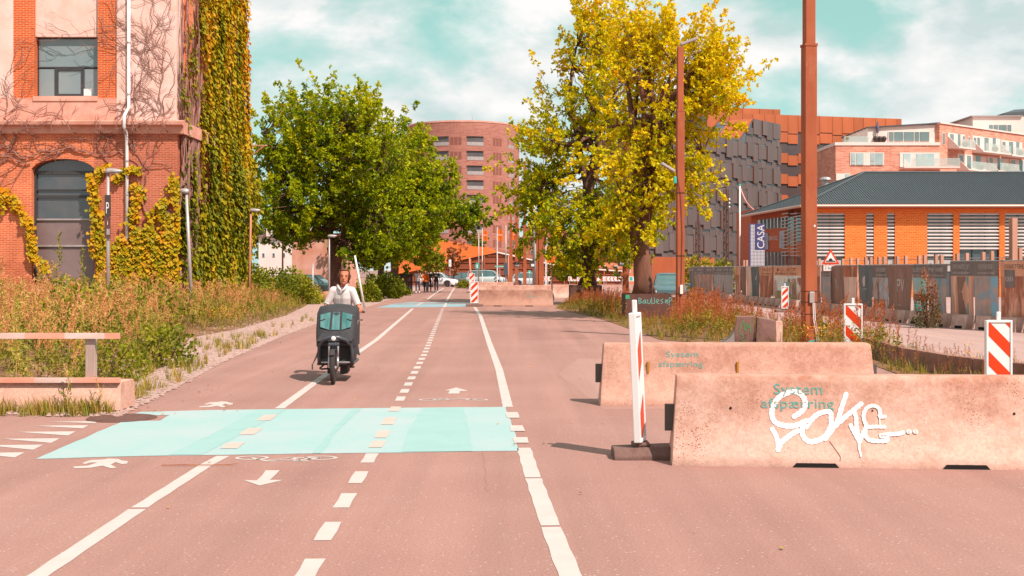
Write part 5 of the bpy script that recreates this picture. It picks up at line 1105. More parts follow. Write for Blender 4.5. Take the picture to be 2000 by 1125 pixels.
while x < WL-.3:
    w = (1.5, 1.9, 1.5, 1.2)[ci % 4]; w = min(w, WL-x)
    for s in range(nst):
        zt = ZH-.02-(nst-1-s)*ST; z0 = zt-ST*.70+(.18, -.12, .3, -.3, .05)[(ci+s*2) % 5]; z1 = zt+(.1, -.1, .25, 0)[(ci*3+s) % 4]-.25
        if s == nst-1: z1 = roofz(x+w/2)-.02
        if z1 > roofz(x+w/2)-.02: z1 = roofz(x+w/2)-.02
        z0 = max(z0, .02)
        if z1-z0 < .5: continue
        o = place(panel_mesh(w, 1.0, M_pan, 'd'), 'panel', DB, (x+.02, -.02-(.10, .0, .16, .05)[(ci+s) % 4], z0), (0, 0, 0), ((w-.05)/w, 1, z1-z0))
        z2 = z0-ST*.30 if s else 0.0   # lower plain panel under the window gap
        zc = z0-.32; zd = max(.0, z0-(ST*.30+.25))
        if zc > zd+.2: place(panel_mesh(w, 1.0, M_pan, 'd'), 'panel', DB, (x+.02, .0-.01, zd), (0, 0, 0), ((w-.05)/w, .35, zc-zd))
    x += w; ci += 1
b = MB(); b.box(-.2, WL*.42, -.9, -.2, 0, 3.4); b.build('ground_floor_screen', M_pan2, DB)
# --- corten wing behind it
C0 = at(1380, 300, 182); C0.z = 0; C1 = at(1760, 300, 190); C1.z = 0; dv2 = C1-C0; WL2 = dv2.length
CW = thing('corten_wing', 'rust-orange panelled wing rising behind the dark panelled building', 'building', C0, math.atan2(dv2.y, dv2.x))
def xs2(px):
    k = (px-1000)/FPX; u = dv2.normalized(); return (k*C0.y-C0.x)/(u.x-k*u.y)
ztop = lambda px: CAM_H+(HOR-(224+(px-1507)*.034))/FPX*(182+(px-1380)*8/380)
zT = ztop(1620); b = MB(); b.box(0, WL2, 0, 12, 0, zT-.3); b.build('core', M_pband, CW)
xu = xs2(1546); zU = CAM_H+(HOR-205)/FPX*184
b = MB(); b.box(0, xu, 4, 14, 0, zU); b.build('upper_core', M_pband, CW)
x = 0; ci = 0
while x < xu-.3:
    w = min((2.4, 3.6, 1.8, 2.9)[ci % 4], xu-x); zz0 = zT-.4+(0, -.3, .2)[ci % 3]
    place(panel_mesh(w, 1.0, M_pan2, 'c'), 'panel', CW, (x+.02, 3.95, zz0), (0, 0, 0), ((w-.05)/w, 1, zU-.02-zz0)); x += w; ci += 1
STC = 3.35; x = 0; ci = 0
while x < WL2-.3:
    w = min((2.0, 1.75, 2.2, 1.75)[ci % 4], WL2-x)
    top = zT; rows = [(zT-2.6-(.3 if ci % 2 else 0), zT)]
    z = zT-3.9
    rows.append((zT-4.3-(.2 if ci % 2 else 0), zT-2.75-(.3 if ci % 2 else 0)))
    z = zT-4.55
    for s in range(6):
        zc = z-1.45-STC*s*.98; rows.append((zc-1.55-(.35 if ci % 2 else 0), zc-(.35 if ci % 2 else 0)))
    for (z0, z1) in rows:
        if ci % 5 == 3 and z1 == rows[1][1]: continue
        if z0 < .2: continue
        place(panel_mesh(w, 1.0, M_pan2, 'c'), 'panel', CW, (x+.02, -.02, z0), (0, 0, 0), ((w-.05)/w, 1, z1-z0))
    x += w; ci += 1
# --- pale brick apartments
M_ab = brick_mat('pale_brick', P(240, 168, 140, .60), P(214, 132, 108, .60), P(246, 190, 168, .62), bw=.9, bh=.22, ms=.02, c4=(.85, .72, .68, 1), s4=.8)
M_awh = mat('apartment_white', P(255, 226, 214, .60), P(250, 214, 200, .60), scale=.5, rough=.8); M_agl = mat('apartment_glass', P(196, 214, 208, .62), P(160, 180, 178, .62), scale=.4, rough=.08, spec=.8); M_agd = mat('apartment_glass_dark', P(110, 132, 130, .6), P(130, 146, 142, .6), scale=.4, rough=.08, spec=.9)
M_rail = mat('glass_rail', P(206, 218, 208, .62), rough=.1, spec=.8); M_rail.node_tree.nodes['Principled BSDF'].inputs['Alpha'].default_value = .42
D3 = 150.0; K3 = FPX/D3
AP = thing('apartment_block', 'pale brick apartment block with white penthouse and angled balconies', 'building', at(1632, HOR, D3)-Vector((0, 0, CAM_H)))
def X3(px): return (px-1632)/K3
def Z3(py): return CAM_H+(HOR-py)/K3
def ab(nm, m, x0, x1, y0, y1, z0, z1, parent=AP): b = MB(); b.box(x0, x1, y0, y1, z0, z1); return b.build(nm, m, parent)
ab('front_wall', M_ab, 0, X3(1835), 0, 12, 0, Z3(284)); ab('parapet', M_awh, -.1, X3(1835)+.05, -.1, 12.1, Z3(284)+.001, Z3(278))
ab('penthouse', M_awh, X3(1697), X3(1835), .5, 12, Z3(278)+.001, Z3(247)); 
b = MB(); b.ext([(X3(1695), .2, Z3(247)), (X3(1695), .2, Z3(249)), (X3(1836), .2, Z3(241)), (X3(1836), .2, Z3(239))], (0, 12, 0)); b.build('penthouse_roof', M_rib, AP)
b = MB(); b.ext([(X3(1697), .5, Z3(247)+.001), (X3(1835), .5, Z3(247)+.001), (X3(1835), .5, Z3(242))], (0, 11, 0)); b.build('penthouse_gable', M_awh, AP)
w = ab('window', M_awh, X3(1737), X3(1818), .40, .499, Z3(278)+.1, Z3(256))
for a, c in ((1739, 1747), (1749, 1766), (1768, 1787), (1789, 1797), (1799, 1817)): ab('pane', M_agd, X3(a), X3(c), .34, .399, Z3(278)+.2, Z3(257), w)
w = ab('window', M_awh, X3(1660), X3(1726), -.08, -.001, Z3(323), Z3(298))
for a, c, y0, y1 in ((1662, 1670, 299, 315), (1662, 1670, 316, 322), (1672, 1686, 299, 322), (1700, 1708, 299, 315), (1700, 1708, 316, 322), (1710, 1724, 299, 322)): ab('pane', M_agl, X3(a), X3(c), -.13, -.081, Z3(y1), Z3(y0), w)
w = ab('window', M_awh, X3(1757), X3(1835), -.08, -.001, Z3(326), Z3(298))
for a, c in ((1764, 1778), (1789, 1800), (1802, 1824)): ab('pane', M_agl, X3(a), X3(c), -.13, -.081, Z3(325), Z3(300), w)
w = ab('window', M_awh, X3(1633), X3(1660), -.08, -.001, Z3(352), Z3(339)); ab('pane', M_agl, X3(1651), X3(1659), -.13, -.081, Z3(352), Z3(340), w)
bal = ab('balcony', M_awh, X3(1758), X3(1866), -1.6, -.131, Z3(330), Z3(327)); ab('glass_rail', M_rail, X3(1772), X3(1866), -1.62, -1.57, Z3(326.8), Z3(311), bal)
b = MB(); b.ext([(X3(1758), -1.55, Z3(326.8)), (X3(1773), -1.55, Z3(326.8)), (X3(1758), -1.55, Z3(312))], (0, .06, 0)); b.build('cheek', M_awh, bal)
ab('terrace_rail', M_rail, X3(1649), X3(1697), .0, .04, Z3(278)+.002, Z3(266))
b = MB(); b.lathe([(.03, 0), (.03, 1.2), (.16, 1.3), (.22, 1.9), (.05, 2.7)], 8, (X3(1715), .2, Z3(278))); b.build('closed_parasol', mat('parasol_navy', P(110, 100, 120, .6)), AP)
for i, px in enumerate((1655, 1712, 1720, 1728)): b = MB(); b.lathe([(.1, 0), (.32, .35), (.38, .6), (.2, .8)], 7, (X3(px), .3, Z3(278)+.002)); b.build('terrace_plant', mat('terrace_leaf', P(150, 120, 70, .6)) if i == 0 else M_sgn, AP)
# receding right wing
RV = Vector((15.7, 12.5, 0)); rl = RV.length*1.25; ru = RV.normalized(); rn = Vector((ru.y, -ru.x, 0)); r0 = Vector((X3(1835), .0, 0))
def RP(s, z, o=0): return r0+ru*s+rn*o+Vector((0, 0, z))
def rs(px):
    base = at(1632, HOR, D3)+r0; k = (px-1000)/FPX; return (k*base.y-base.x)/(ru.x-k*ru.y)
def rz_(px, py): base = at(1632, HOR, D3)+r0; d = base.y+ru.y*rs(px); return CAM_H+(HOR-py)/FPX*d
ZR = Z3(241)
b = MB(); b.ext([RP(0, 0), RP(rl, 0), RP(rl, ZR), RP(0, ZR)], -rn*10); b.build('wing_wall', M_ab, AP)
b = MB(); b.ext([RP(-.05, ZR, .15), RP(rl, ZR, .15), RP(rl, ZR+.18, .15), RP(-.05, ZR+.18, .15)], -rn*10.3); b.build('wing_coping', M_awh, AP)
def rq(nm, m, p0, p1, y0, y1, off, th, parent=AP):
    s0, s1 = rs(p0), rs(p1); pm_ = (p0+p1)/2; z0, z1 = rz_(pm_, y1), rz_(pm_, y0); b = MB(); b.ext([RP(s0, z0, off), RP(s1, z0, off), RP(s1, z1, off), RP(s0, z1, off)], rn*th); return b.build(nm, m, parent)
for p0, p1, y0, y1 in ((1840, 1845, 259, 283), (1879, 1884, 265, 276), (1890, 1894, 267, 290)): w = rq('window', M_awh, p0, p1, y0, y1, .002, .06); rq('pane', M_agd, p0+.6, p1-.6, y0+1.2, y1-1.2, .063, .03, w)
def rbal(p0, p1, yf, yw, groups):
    "balcony on the wing: floor row yf, window top row yw"
    w = rq('balcony_windows', M_awh, p0, p1, yw, yf-1, .002, .05)
    for a, c in groups: rq('pane', M_agd, a, c, yw+1, yf-2, .053, .03, w)
    s0, s1 = rs(p0), rs(p1); pm_ = (p0+p1)/2; zf = rz_(pm_, yf); bl = rq('balcony', M_awh, p0, p1, yf, yf+2.4, .085, 1.5)
    b = MB(); b.ext([RP(s0+.6, zf+.01, 1.5), RP(s1, zf+.01, 1.5), RP(s1, zf+1.05, 1.5), RP(s0+.6, zf+1.05, 1.5)], rn*.05); b.build('glass_rail', M_rail, bl)
    b = MB(); b.ext([RP(s0, zf+.01, .1), RP(s0, zf+.01, 1.55), RP(s0, zf+1.4, .1)], ru*.1); b.build('cheek', M_awh, bl)
    b = MB(); b.ball(RP((s0+s1)/2+.4, zf+.5, 1.0), .45, 6, 5); b.build('balcony_plant', MATS['terrace_leaf'], bl)
rbal(1851, 1884, 290, 261, ((1855, 1862), (1870, 1875))); rbal(1899, 1953, 299, 268, ((1901, 1906), (1908, 1913), (1922, 1930), (1938, 1944))); rbal(1955, 1996, 306, 276, ((1957, 1963), (1970, 1978), (1984, 1990)))
rbal(1870, 1926, 334, 303, ((1873, 1880), (1888, 1896), (1905, 1914))); rbal(1928, 1970, 336, 308, ((1932, 1938), (1948, 1956))); rbal(1972, 2010, 338, 312, ((1975, 1982), (1990, 1998)))
# roofscape behind
for (x0, x1, y0, y1, dd) in ((1745, 1800, 229, 245, 8), (1795, 1868, 229, 246, 10), (1868, 1925, 232, 254, 12)):
    b = MB(); a0 = Vector(((x0-1000)/FPX*(D3+dd)-AP.location.x, dd, Z3(y1))); a1 = Vector(((x1-1000)/FPX*(D3+dd)-AP.location.x, dd, Z3(y1))); h = (y1-y0)/K3
    b.loft([[a0, a0+Vector((.4, 0, h*.7)), a0+Vector((1, 3, h)), a0+Vector((0, 7, 0))], [a0.lerp(a1, .85), a0.lerp(a1, .8)+Vector((0, 0, h*1.05)), a0.lerp(a1, .8)+Vector((0, 3, h*1.05)), a0.lerp(a1, .85)+Vector((0, 7, 0))], [a1, a1+Vector((-.2, 0, h*.5)), a1+Vector((-.2, 3, h*.5)), a1+Vector((0, 7, 0))]]); b.build('roof_fold', M_rib, AP)
q = at(1900, 262, 172)-AP.location; b = MB(); b.box(q.x, q.x+10, q.y, q.y+10, q.z-3, CAM_H+(HOR-228)/FPX*172); ph = b.build('rear_penthouse', M_awh, AP)
for a, c in ((1932, 1939), (1941, 1949), (1951, 1966), (1968, 1975)): b = MB(); b.box((a-1000)/FPX*172-AP.location.x, (c-1000)/FPX*172-AP.location.x, q.y-.06, q.y-.001, CAM_H+(HOR-258)/FPX*172, CAM_H+(HOR-244)/FPX*172); b.build('pane', M_agd, ph)
b = MB(); b.box(q.x-.3, q.x+7.2, q.y-.3, q.y+10, CAM_H+(HOR-228)/FPX*172+.001, CAM_H+(HOR-226)/FPX*172); b.build('roof_edge', M_galv, ph)
q2 = at(1993, 262, 176)-AP.location; b = MB(); b.box(q2.x, q2.x+8, q2.y, q2.y+8, q2.z-6, CAM_H+(HOR-228)/FPX*176); b.build('rear_stair', M_ab, AP)
q2 = at(1960, 226, 180)-AP.location; b = MB(); b.loft([[(q2.x, q2.y, q2.z-1), (q2.x+9, q2.y, q2.z-1), (q2.x+9, q2.y+6, q2.z-1), (q2.x, q2.y+6, q2.z-1)], [(q2.x, q2.y, q2.z+.4), (q2.x+9, q2.y, q2.z+1.2), (q2.x+9, q2.y+6, q2.z+1.2), (q2.x, q2.y+6, q2.z+.4)], [(q2.x+2.5, q2.y+2, q2.z+1.2), (q2.x+9, q2.y+2, q2.z+1.6), (q2.x+9, q2.y+6, q2.z+1.6), (q2.x+2.5, q2.y+6, q2.z+1.2)]]); b.build('roof_house', M_rib, AP)

# --- round brick tower
M_tb = brick_mat('tower_brick', P(196, 128, 110, .60), P(176, 108, 92, .60), P(196, 148, 132, .62), bw=1.2, bh=.3, ms=.03, c4=(.8, .74, .72, 1), s4=.12)
DT = 243.0; KT = FPX/DT; TR = 12.1; tcx = (905-1000)/FPX*(DT+TR)
TW = thing('round_tower', 'tall round brick apartment tower with recessed loggias behind the trees', 'building', (tcx, DT+TR, 0)); ZTW = CAM_H+(HOR-238)/KT; NS = 72
def tp(th, z, r=TR): return (r*math.sin(th), -r*math.cos(th), z)
cols = [(R(6), R(22.5), 'log'), (R(-28), R(-12), 'log'), (R(32.6), R(44), 'sh'), (R(-11.5+.6), R(1), 'sh'), (R(-52), R(-40), 'sh'), (R(53), R(64), 'win')]
b = MB(); b.lathe([(TR, 0), (TR, ZTW), (TR-.5, ZTW), (TR-.5, ZTW-1)], NS); b.build('wall', M_tb, TW, auto=30)
b = MB(); b.lathe([(TR+.08, ZTW+.001), (TR+.08, ZTW+.35), (TR-.6, ZTW+.35)], NS); b.build('roof_edge', M_plast2, TW)
M_log = mat('loggia_dark', P(110, 100, 98, .6), P(90, 84, 84, .6), scale=.5, rough=.4); M_shut = mat('shutter', P(146, 86, 72, .6), rough=.8)
for fl in range(9):
    zc = CAM_H+(HOR-(275+fl*28.6))/KT
    if zc < 2: break
    for (t0, t1, kind) in cols:
        if kind == 'log':
            n = 4; z0, z1 = zc-.95, zc+.95
            b = MB(); b.add([tp(t0+(t1-t0)*i/n, z, TR+.02) for i in range(n+1) for z in (z0, z1)], [(2*i, 2*i+2, 2*i+3, 2*i+1) for i in range(n)]); lg = b.build('loggia', M_log, TW)
            b = MB(); b.add([tp(t0+(t1-t0)*i/n, z, TR+.05) for i in range(n+1) for z in (z0, z0+.75)], [(2*i, 2*i+2, 2*i+3, 2*i+1) for i in range(n)]); b.build('railing', M_galv, lg)
            b = MB(); b.add([tp(t0+(t1-t0)*i/n, z1+dz, TR+o) for i in range(n+1) for dz, o in ((0, .02), (0, .28), (.16, .28), (.16, .0))], [(4*i+k, 4*i+4+k, 4*i+4+(k+1) % 4, 4*i+(k+1) % 4) for i in range(n) for k in range(4)]); b.build('lintel', M_tb, lg)
        elif kind == 'sh':
            for j in range(3):
                u0 = t0+(t1-t0)*(j+.12)/3; u1 = t0+(t1-t0)*(j+.88)/3; b = MB(); b.add([tp(u0, zc-.8, TR+.015), tp(u1, zc-.8, TR+.015), tp(u1, zc+.8, TR+.015), tp(u0, zc+.8, TR+.015)], [(0, 1, 2, 3)]); b.build('shutter', M_shut, TW)
        else:
            b = MB(); b.add([tp(t0, zc-1, TR+.02), tp(t1, zc-1, TR+.02), tp(t1, zc+1, TR+.02), tp(t0, zc+1, TR+.02)], [(0, 1, 2, 3)]); lg = b.build('window', M_gl2, TW)
            b = MB(); b.add([tp(t0, zc-1, TR+.05), tp(t1, zc-1, TR+.05), tp(t1, zc-.3, TR+.05), tp(t0, zc-.3, TR+.05)], [(0, 1, 2, 3)]); b.build('railing', M_galv, lg)
b = MB(); b.box(-1.4, 2.2, -2, 2, ZTW, ZTW+1.0); b.build('roof_plant', M_awh, TW); b = MB(); b.box(-.8, .6, -2.2, 0, ZTW+1.001, ZTW+1.4); b.build('roof_hatch', M_galv, TW); b = MB(); b.lathe([(.3, ZTW), (.3, ZTW+.9), (.6, ZTW+1.0), (.5, ZTW+1.4)], 10, (-3.2, -3, 0)); b.build('roof_vent', M_galv, TW); b = MB(); b.tube([(2.0, -1, ZTW+.9), (2.0, -1, ZTW+2.6)], .05, 5); b.build('antenna', M_galv, TW)
# --- low rust wedge building
DW = 132.0
WG = thing('wedge_building', 'low wedge-shaped building with a bright orange sloping roof and rust-brown slatted wall', 'building', (at(971, 560, DW).x, DW, 0)); wo = WG.location
def WP(px, py, y=0.0): d = DW+y; return Vector(((px-1000)/FPX*d-wo.x, y, CAM_H+(HOR-py)/FPX*d))
M_wo = mat('wedge_orange', P(226, 104, 10, .74), P(208, 92, 10, .74), scale=.4, rough=.75); M_wb = mat('wedge_brown', P(160, 84, 56, .6), P(142, 72, 48, .6), scale=.5, rough=.8, rnd=.08, c3=P(176, 100, 70, .6), s3=.4)  # one cladding: sunlit roof and shaded wall painted as two colours
prof = [(770, 536), (800, 531), (858, 519), (905, 507), (971, 493), (1034, 507), (1100, 522), (1215, 530)]
b = MB(); b.poly([WP(x, y) for x, y in prof]+[WP(1215, 570), WP(770, 570)]); b.build('wall_sheet', M_wb, WG)
b = MB(); b.poly([WP(770, 536, -.4), WP(800, 531, -.4), WP(858, 519, -.4), WP(905, 507, -.3), WP(971, 492.5, -.2), WP(960, 484, 6), WP(864, 469, 9), WP(800, 472, 9), WP(760, 500, 8)]); b.build('orange_roof', M_wo, WG)
b = MB(); b.poly([WP(971, 493.5, -.1), WP(1034, 507.5, -.1), WP(1100, 522, -.1), WP(1215, 530, -.1), WP(1215, 524, 10), WP(1100, 512, 10), WP(960, 484, 10)]); b.build('brown_roof', M_wb, WG)
b = MB()
for a, c in zip(prof[4:], prof[5:]): b.tube([WP(*a, -.15), WP(*c, -.15)], .09, 5)
b.build('roof_edge', M_awh, WG)
for i in range(17):
    px = 790+i*26; yt = np.interp(px, [p[0] for p in prof], [p[1] for p in prof])
    b = MB(); a = WP(px, yt+1); b.box(a.x-.08, a.x+.08, -.16, -.02, 0, a.z); b.build('wall_stud', M_cor, WG)
for j in range(5):
    z = .5+j*.7; b = MB(); xs0 = WP(790, 560).x; xs1 = WP(1215, 560).x
    lo = [x for x in range(780, 1216, 5) if CAM_H+(HOR-np.interp(x, [p[0] for p in prof], [p[1] for p in prof]))/FPX*DW > z+.1]
    if lo: b.box(WP(lo[0], 560).x, WP(lo[-1], 560).x, -.10, -.02, z-.04, z+.04); b.build('wall_batten', M_cor, WG)
# --- distant houses
def house(name, label, px0, px1, ytop, yeave, d, wm, rm, rows, ncol, wpx=5, hpx=8, gable=False, dep=12, dormer=0):
    p = at(px0, 560, d); p.z = 0; t = thing(name, label, 'building', p); k = FPX/d; W = (px1-px0)/k; ze = CAM_H+(HOR-yeave)/k; zt = CAM_H+(HOR-ytop)/k
    b = MB(); b.box(0, W, 0, dep, 0, ze); b.build('wall', wm, t)
    b = MB(); b.poly([(-.3, -.4, ze), (W+.3, -.4, ze), (W-1, dep/2, zt), (1, dep/2, zt)]); b.poly([(-.3, dep+.4, ze), (W+.3, dep+.4, ze), (W-1, dep/2, zt), (1, dep/2, zt)]); b.poly([(-.3, -.4, ze), (1, dep/2, zt), (-.3, dep+.4, ze)]); b.poly([(W+.3, -.4, ze), (W-1, dep/2, zt), (W+.3, dep+.4, ze)]); r_ = b.build('roof', rm, t)
    for j in range(dormer): x = W*(j+.5)/dormer; b = MB(); b.ext([(x-.8, -.1, ze), (x+.8, -.1, ze), (x+.8, -.1, ze+1.1), (x, -.1, ze+1.9), (x-.8, -.1, ze+1.1)], (0, 3, 0)); b.build('dormer', wm, r_)
    for y in rows:
        for j in range(ncol):
            x = W*(j+.5)/ncol; z = CAM_H+(HOR-y)/k; hw, hh = wpx/k/2, hpx/k/2; b = MB(); b.box(x-hw, x+hw, -.06, -.001, z-hh, z+hh); w = b.build('window', M_whp, t); b = MB(); b.box(x-hw*.75, x+hw*.75, -.08, -.061, z-hh*.85, z+hh*.85); b.build('pane', M_gl2, w)
    return t
M_hw = mat('house_white', P(246, 224, 214, .6), P(232, 206, 196, .6), scale=.4, rough=.85); M_hr = mat('house_roof_brown', P(134, 96, 86, .62), P(116, 84, 76, .62), scale=1, rough=.85); M_hb = mat('house_brick', P(196, 112, 84, .6), P(176, 98, 74, .6), scale=.6, rough=.9); M_hp = mat('house_pink', P(236, 150, 110, .6), P(216, 130, 96, .6), scale=.6, rough=.9)
house('white_house', 'white house with a brown roof seen between the ivy wall and the left tree', 505, 625, 448, 462, 125, M_hw, M_hr, (473, 498), 6, 5, 8, dormer=2)
house('pink_shed', 'pale pink wall with rusty streaks behind the left tree', 570, 660, 452, 456, 95, mat('pink_wall', P(240, 180, 160, .62), P(214, 140, 110, .62), scale=.8, rough=.9), M_hr, (), 1)
house('row_house', 'grey-roofed red brick row with dormers behind the rust masts', 1022, 1110, 440, 464, 215, M_hb, M_hr, (476, 492), 8, 4, 8, dormer=5)
house('row_house', 'distant red brick house glimpsed through the right tree foliage', 1110, 1260, 446, 470, 225, M_hb, M_hr, (482, 500), 10, 4, 7, dormer=4)
house('low_shop', 'low orange-pink building behind the chevron boards', 1120, 1262, 494, 502, 140, M_hp, M_hr, (526,), 6, 9, 14)
# dark timber fence under the left trees
p = at(770, 560, 88); p.z = 0; t = thing('board_fence', 'dark board fence under the left trees behind the walkers', 'fence', p)
for j in range(11): b = MB(); b.box(j*.125, j*.125+.115, 0, .03, 0, 1.45); b.build('board', mat('fence_board_dark', P(70, 56, 54, .7), rough=.8, rnd=.15), t)
# ---------------------------------------------------------------- vegetation
rng = np.random.default_rng(7)
def unit(a): return a/np.maximum(np.linalg.norm(a, axis=-1, keepdims=True), 1e-9)
def leaf_arrays(C, A, S, V, wid=.40, nrm=None):
    "two-triangle folded leaves: base C, axis A, length S, colour V"
    n = len(C); A = unit(A); q = rng.normal(size=(n, 3)) if nrm is None else nrm+rng.normal(size=(n, 3))*.35
    s = unit(np.cross(A, q)); m = np.cross(s, A); S = S[:, None]
    P0 = C; P1 = C+A*S*.48+s*S*wid+m*S*.10; P2 = C+A*S-m*S*.06; P3 = C+A*S*.48-s*S*wid+m*S*.10
    Vv = np.stack([P0, P1, P2, P3], 1).reshape(-1, 3); k = np.arange(n)[:, None]*4
    F = np.concatenate([k+np.array([[0, 1, 2]]), k+np.array([[0, 2, 3]])]); return Vv, F, np.repeat(V, 4)
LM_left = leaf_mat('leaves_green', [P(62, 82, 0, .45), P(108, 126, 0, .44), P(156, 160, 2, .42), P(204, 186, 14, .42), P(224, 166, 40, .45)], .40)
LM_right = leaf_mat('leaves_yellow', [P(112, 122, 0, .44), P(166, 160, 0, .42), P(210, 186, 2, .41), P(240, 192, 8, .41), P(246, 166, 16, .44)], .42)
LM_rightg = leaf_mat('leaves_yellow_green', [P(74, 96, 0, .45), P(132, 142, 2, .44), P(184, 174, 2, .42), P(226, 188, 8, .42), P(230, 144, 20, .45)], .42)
LM_ivy = leaf_mat('leaves_ivy', [P(92, 100, 8, .54), P(150, 140, 6, .52), P(200, 154, 6, .52), P(218, 128, 10, .52), P(206, 80, 20, .54)], .25)
LM_bush = leaf_mat('leaves_bush', [P(70, 84, 20, .54), P(124, 128, 20, .54), P(168, 160, 30, .54), P(190, 160, 60, .54)], .28)
LM_red = leaf_mat('leaves_red_bush', [P(70, 90, 20, .56), P(120, 90, 40, .56), P(176, 96, 60, .56), P(206, 130, 90, .56)], .28)
M_bark = mat('bark', P(124, 84, 66, .62), P(88, 60, 50, .62), scale=3, rough=.95, bump=.8, bscale=9, stretch=(1, 1, .25), c3=P(158, 104, 76, .62), s3=2.0)
M_bark2 = mat('bark_brown', P(150, 96, 72, .64), P(98, 66, 54, .64), scale=3, rough=.95, bump=.8, bscale=9, stretch=(1, 1, .25))  # brown bark tone of the yellow tree
def sway(a, b, k, n=5, seed=0):
    r = random.Random(seed); a, b = Vector(a), Vector(b); l = (b-a).length; o = [Vector((r.uniform(-1, 1), r.uniform(-1, 1), r.uniform(-.4, .7)))*l*k for _ in range(2)]
    return [a*(1-t)**3+(a.lerp(b, .33)+o[0])*3*t*(1-t)**2+(a.lerp(b, .66)+o[1])*3*t*t*(1-t)+b*t**3 for t in [i/n for i in range(n+1)]]
def tree(name, label, loc, trunk, tr, blobs, ntips, nleaf, spray, up, lsize, lm, seed, vbase=.35, group=None, bark=M_bark, inner=.0, vtop=.0, spread=.36, limbs=9, wid=.40):
    rr = random.Random(seed); t = thing(name, label, 'tree', loc, 0, group)
    trunk = [Vector(p) for p in trunk]; b = MB(); n = len(trunk)
    pts = []
    for a, c in zip(trunk, trunk[1:]): pts += [a.lerp(c, i/3) for i in range(3)]
    pts.append(trunk[-1]); m = len(pts); b.tube([p+Vector((rr.uniform(-.04, .04), rr.uniform(-.04, .04), 0)) for p in pts], [tr*(1.28 if i == 0 else 1)*(1-.42*i/m) for i in range(m)], 12)
    nodes = []; top = trunk[-1]
    tw = [sum(bl[6] for bl in blobs)]
    for i in range(limbs):
        bl = rr.choices(blobs, [q[6] for q in blobs])[0]; a = rr.uniform(0, 6.28); e = rr.uniform(-.2, .9); e_ = Vector((bl[0]+bl[3]*.62*math.cos(a), bl[1]+bl[4]*.62*math.sin(a), bl[2]+bl[5]*.6*e))
        s = pts[rr.randint(int(m*.62), m-1)] if i > 2 else top
        if e_.z < s.z-1.5: e_.z = s.z-.5
        path = sway(s, e_, .16, 7, seed*100+i); r0 = tr*rr.uniform(.34, .52); b.tube(path, [r0*(1-.72*j/7) for j in range(8)], 7); nodes += [(p, r0*(1-.72*j/7)) for j, p in enumerate(path)]
    b.build('trunk', bark, t, smooth=True)
    C, A, S, V = [], [], [], []; tb = MB(); cen = Vector((sum(q[0]*q[6] for q in blobs), sum(q[1]*q[6] for q in blobs), sum(q[2]*q[6] for q in blobs)))/tw[0]
    zs = [q[2]+q[5] for q in blobs]; zmax = max(zs); zmin = min(q[2]-q[5] for q in blobs)
    for i in range(ntips):
        bl = rr.choices(blobs, [q[6] for q in blobs])[0]
        while True:
            d = Vector((rr.gauss(0, 1), rr.gauss(0, 1), rr.gauss(0, 1))).normalized(); rad = rr.random()**(1/2.6)
            p = Vector((bl[0]+bl[3]*d.x*rad, bl[1]+bl[4]*d.y*rad, bl[2]+bl[5]*d.z*rad))
            if p.z > .8: break
        nd = min(nodes, key=lambda q: (q[0]-p).length_squared+ (2.0 if q[0].z > p.z+.5 else 0)); out = (p-nd[0]); 
        dirv = ((p-cen).normalized()*(1-up)+Vector((0, 0, 1))*up+Vector((rr.gauss(0, .22), rr.gauss(0, .22), rr.gauss(0, .16)))).normalized()
        L_ = spray*rr.uniform(.7, 1.3)
        base = p-dirv*L_*.3; tb.tube([nd[0], nd[0].lerp(base, .5)+Vector((0, 0, .12)), base, base+dirv*L_*.9], [min(nd[1]*.6, .035), .022, .014, .004], 3, cap=False)
        if rad > .82 and d.z > -.3: L_ *= rr.uniform(1.0, 1.75)
        nc = max(4, int(nleaf*rr.uniform(.7, 1.3)/6)); tt = np.sort(rng.random(nc))**.85
        ax = np.array(dirv); rad_ = spread*min(L_, spray*1.1)*(1-tt)**.7+.03; off = rng.normal(size=(nc, 3)); off = unit(off-np.outer(off@ax, ax))*(rad_*np.sqrt(rng.random(nc)))[:, None]
        c = np.repeat(np.array(base)+np.outer(tt*L_, ax)+off, 6, 0); k = len(c)
        hh = (p.z-zmin)/(zmax-zmin); od = np.repeat(unit(off), 6, 0)
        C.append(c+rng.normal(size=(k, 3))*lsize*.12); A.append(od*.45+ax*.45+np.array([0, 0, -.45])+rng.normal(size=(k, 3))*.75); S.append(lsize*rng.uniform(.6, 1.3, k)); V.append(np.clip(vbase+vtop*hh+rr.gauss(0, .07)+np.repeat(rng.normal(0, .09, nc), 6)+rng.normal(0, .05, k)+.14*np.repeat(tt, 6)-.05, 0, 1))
    o = tb.build('branches', bark, t); o['kind'] = 'stuff'
    Vv, F, a = leaf_arrays(np.concatenate(C), np.concatenate(A), np.concatenate(S), np.concatenate(V), wid); cr = mesh_np('crown', Vv, F, lm, t, a); cr['kind'] = 'stuff'
    return t
def rel(px, py, d, base): q = at(px, py, d)-base; return (q.x, q.y, q.z)
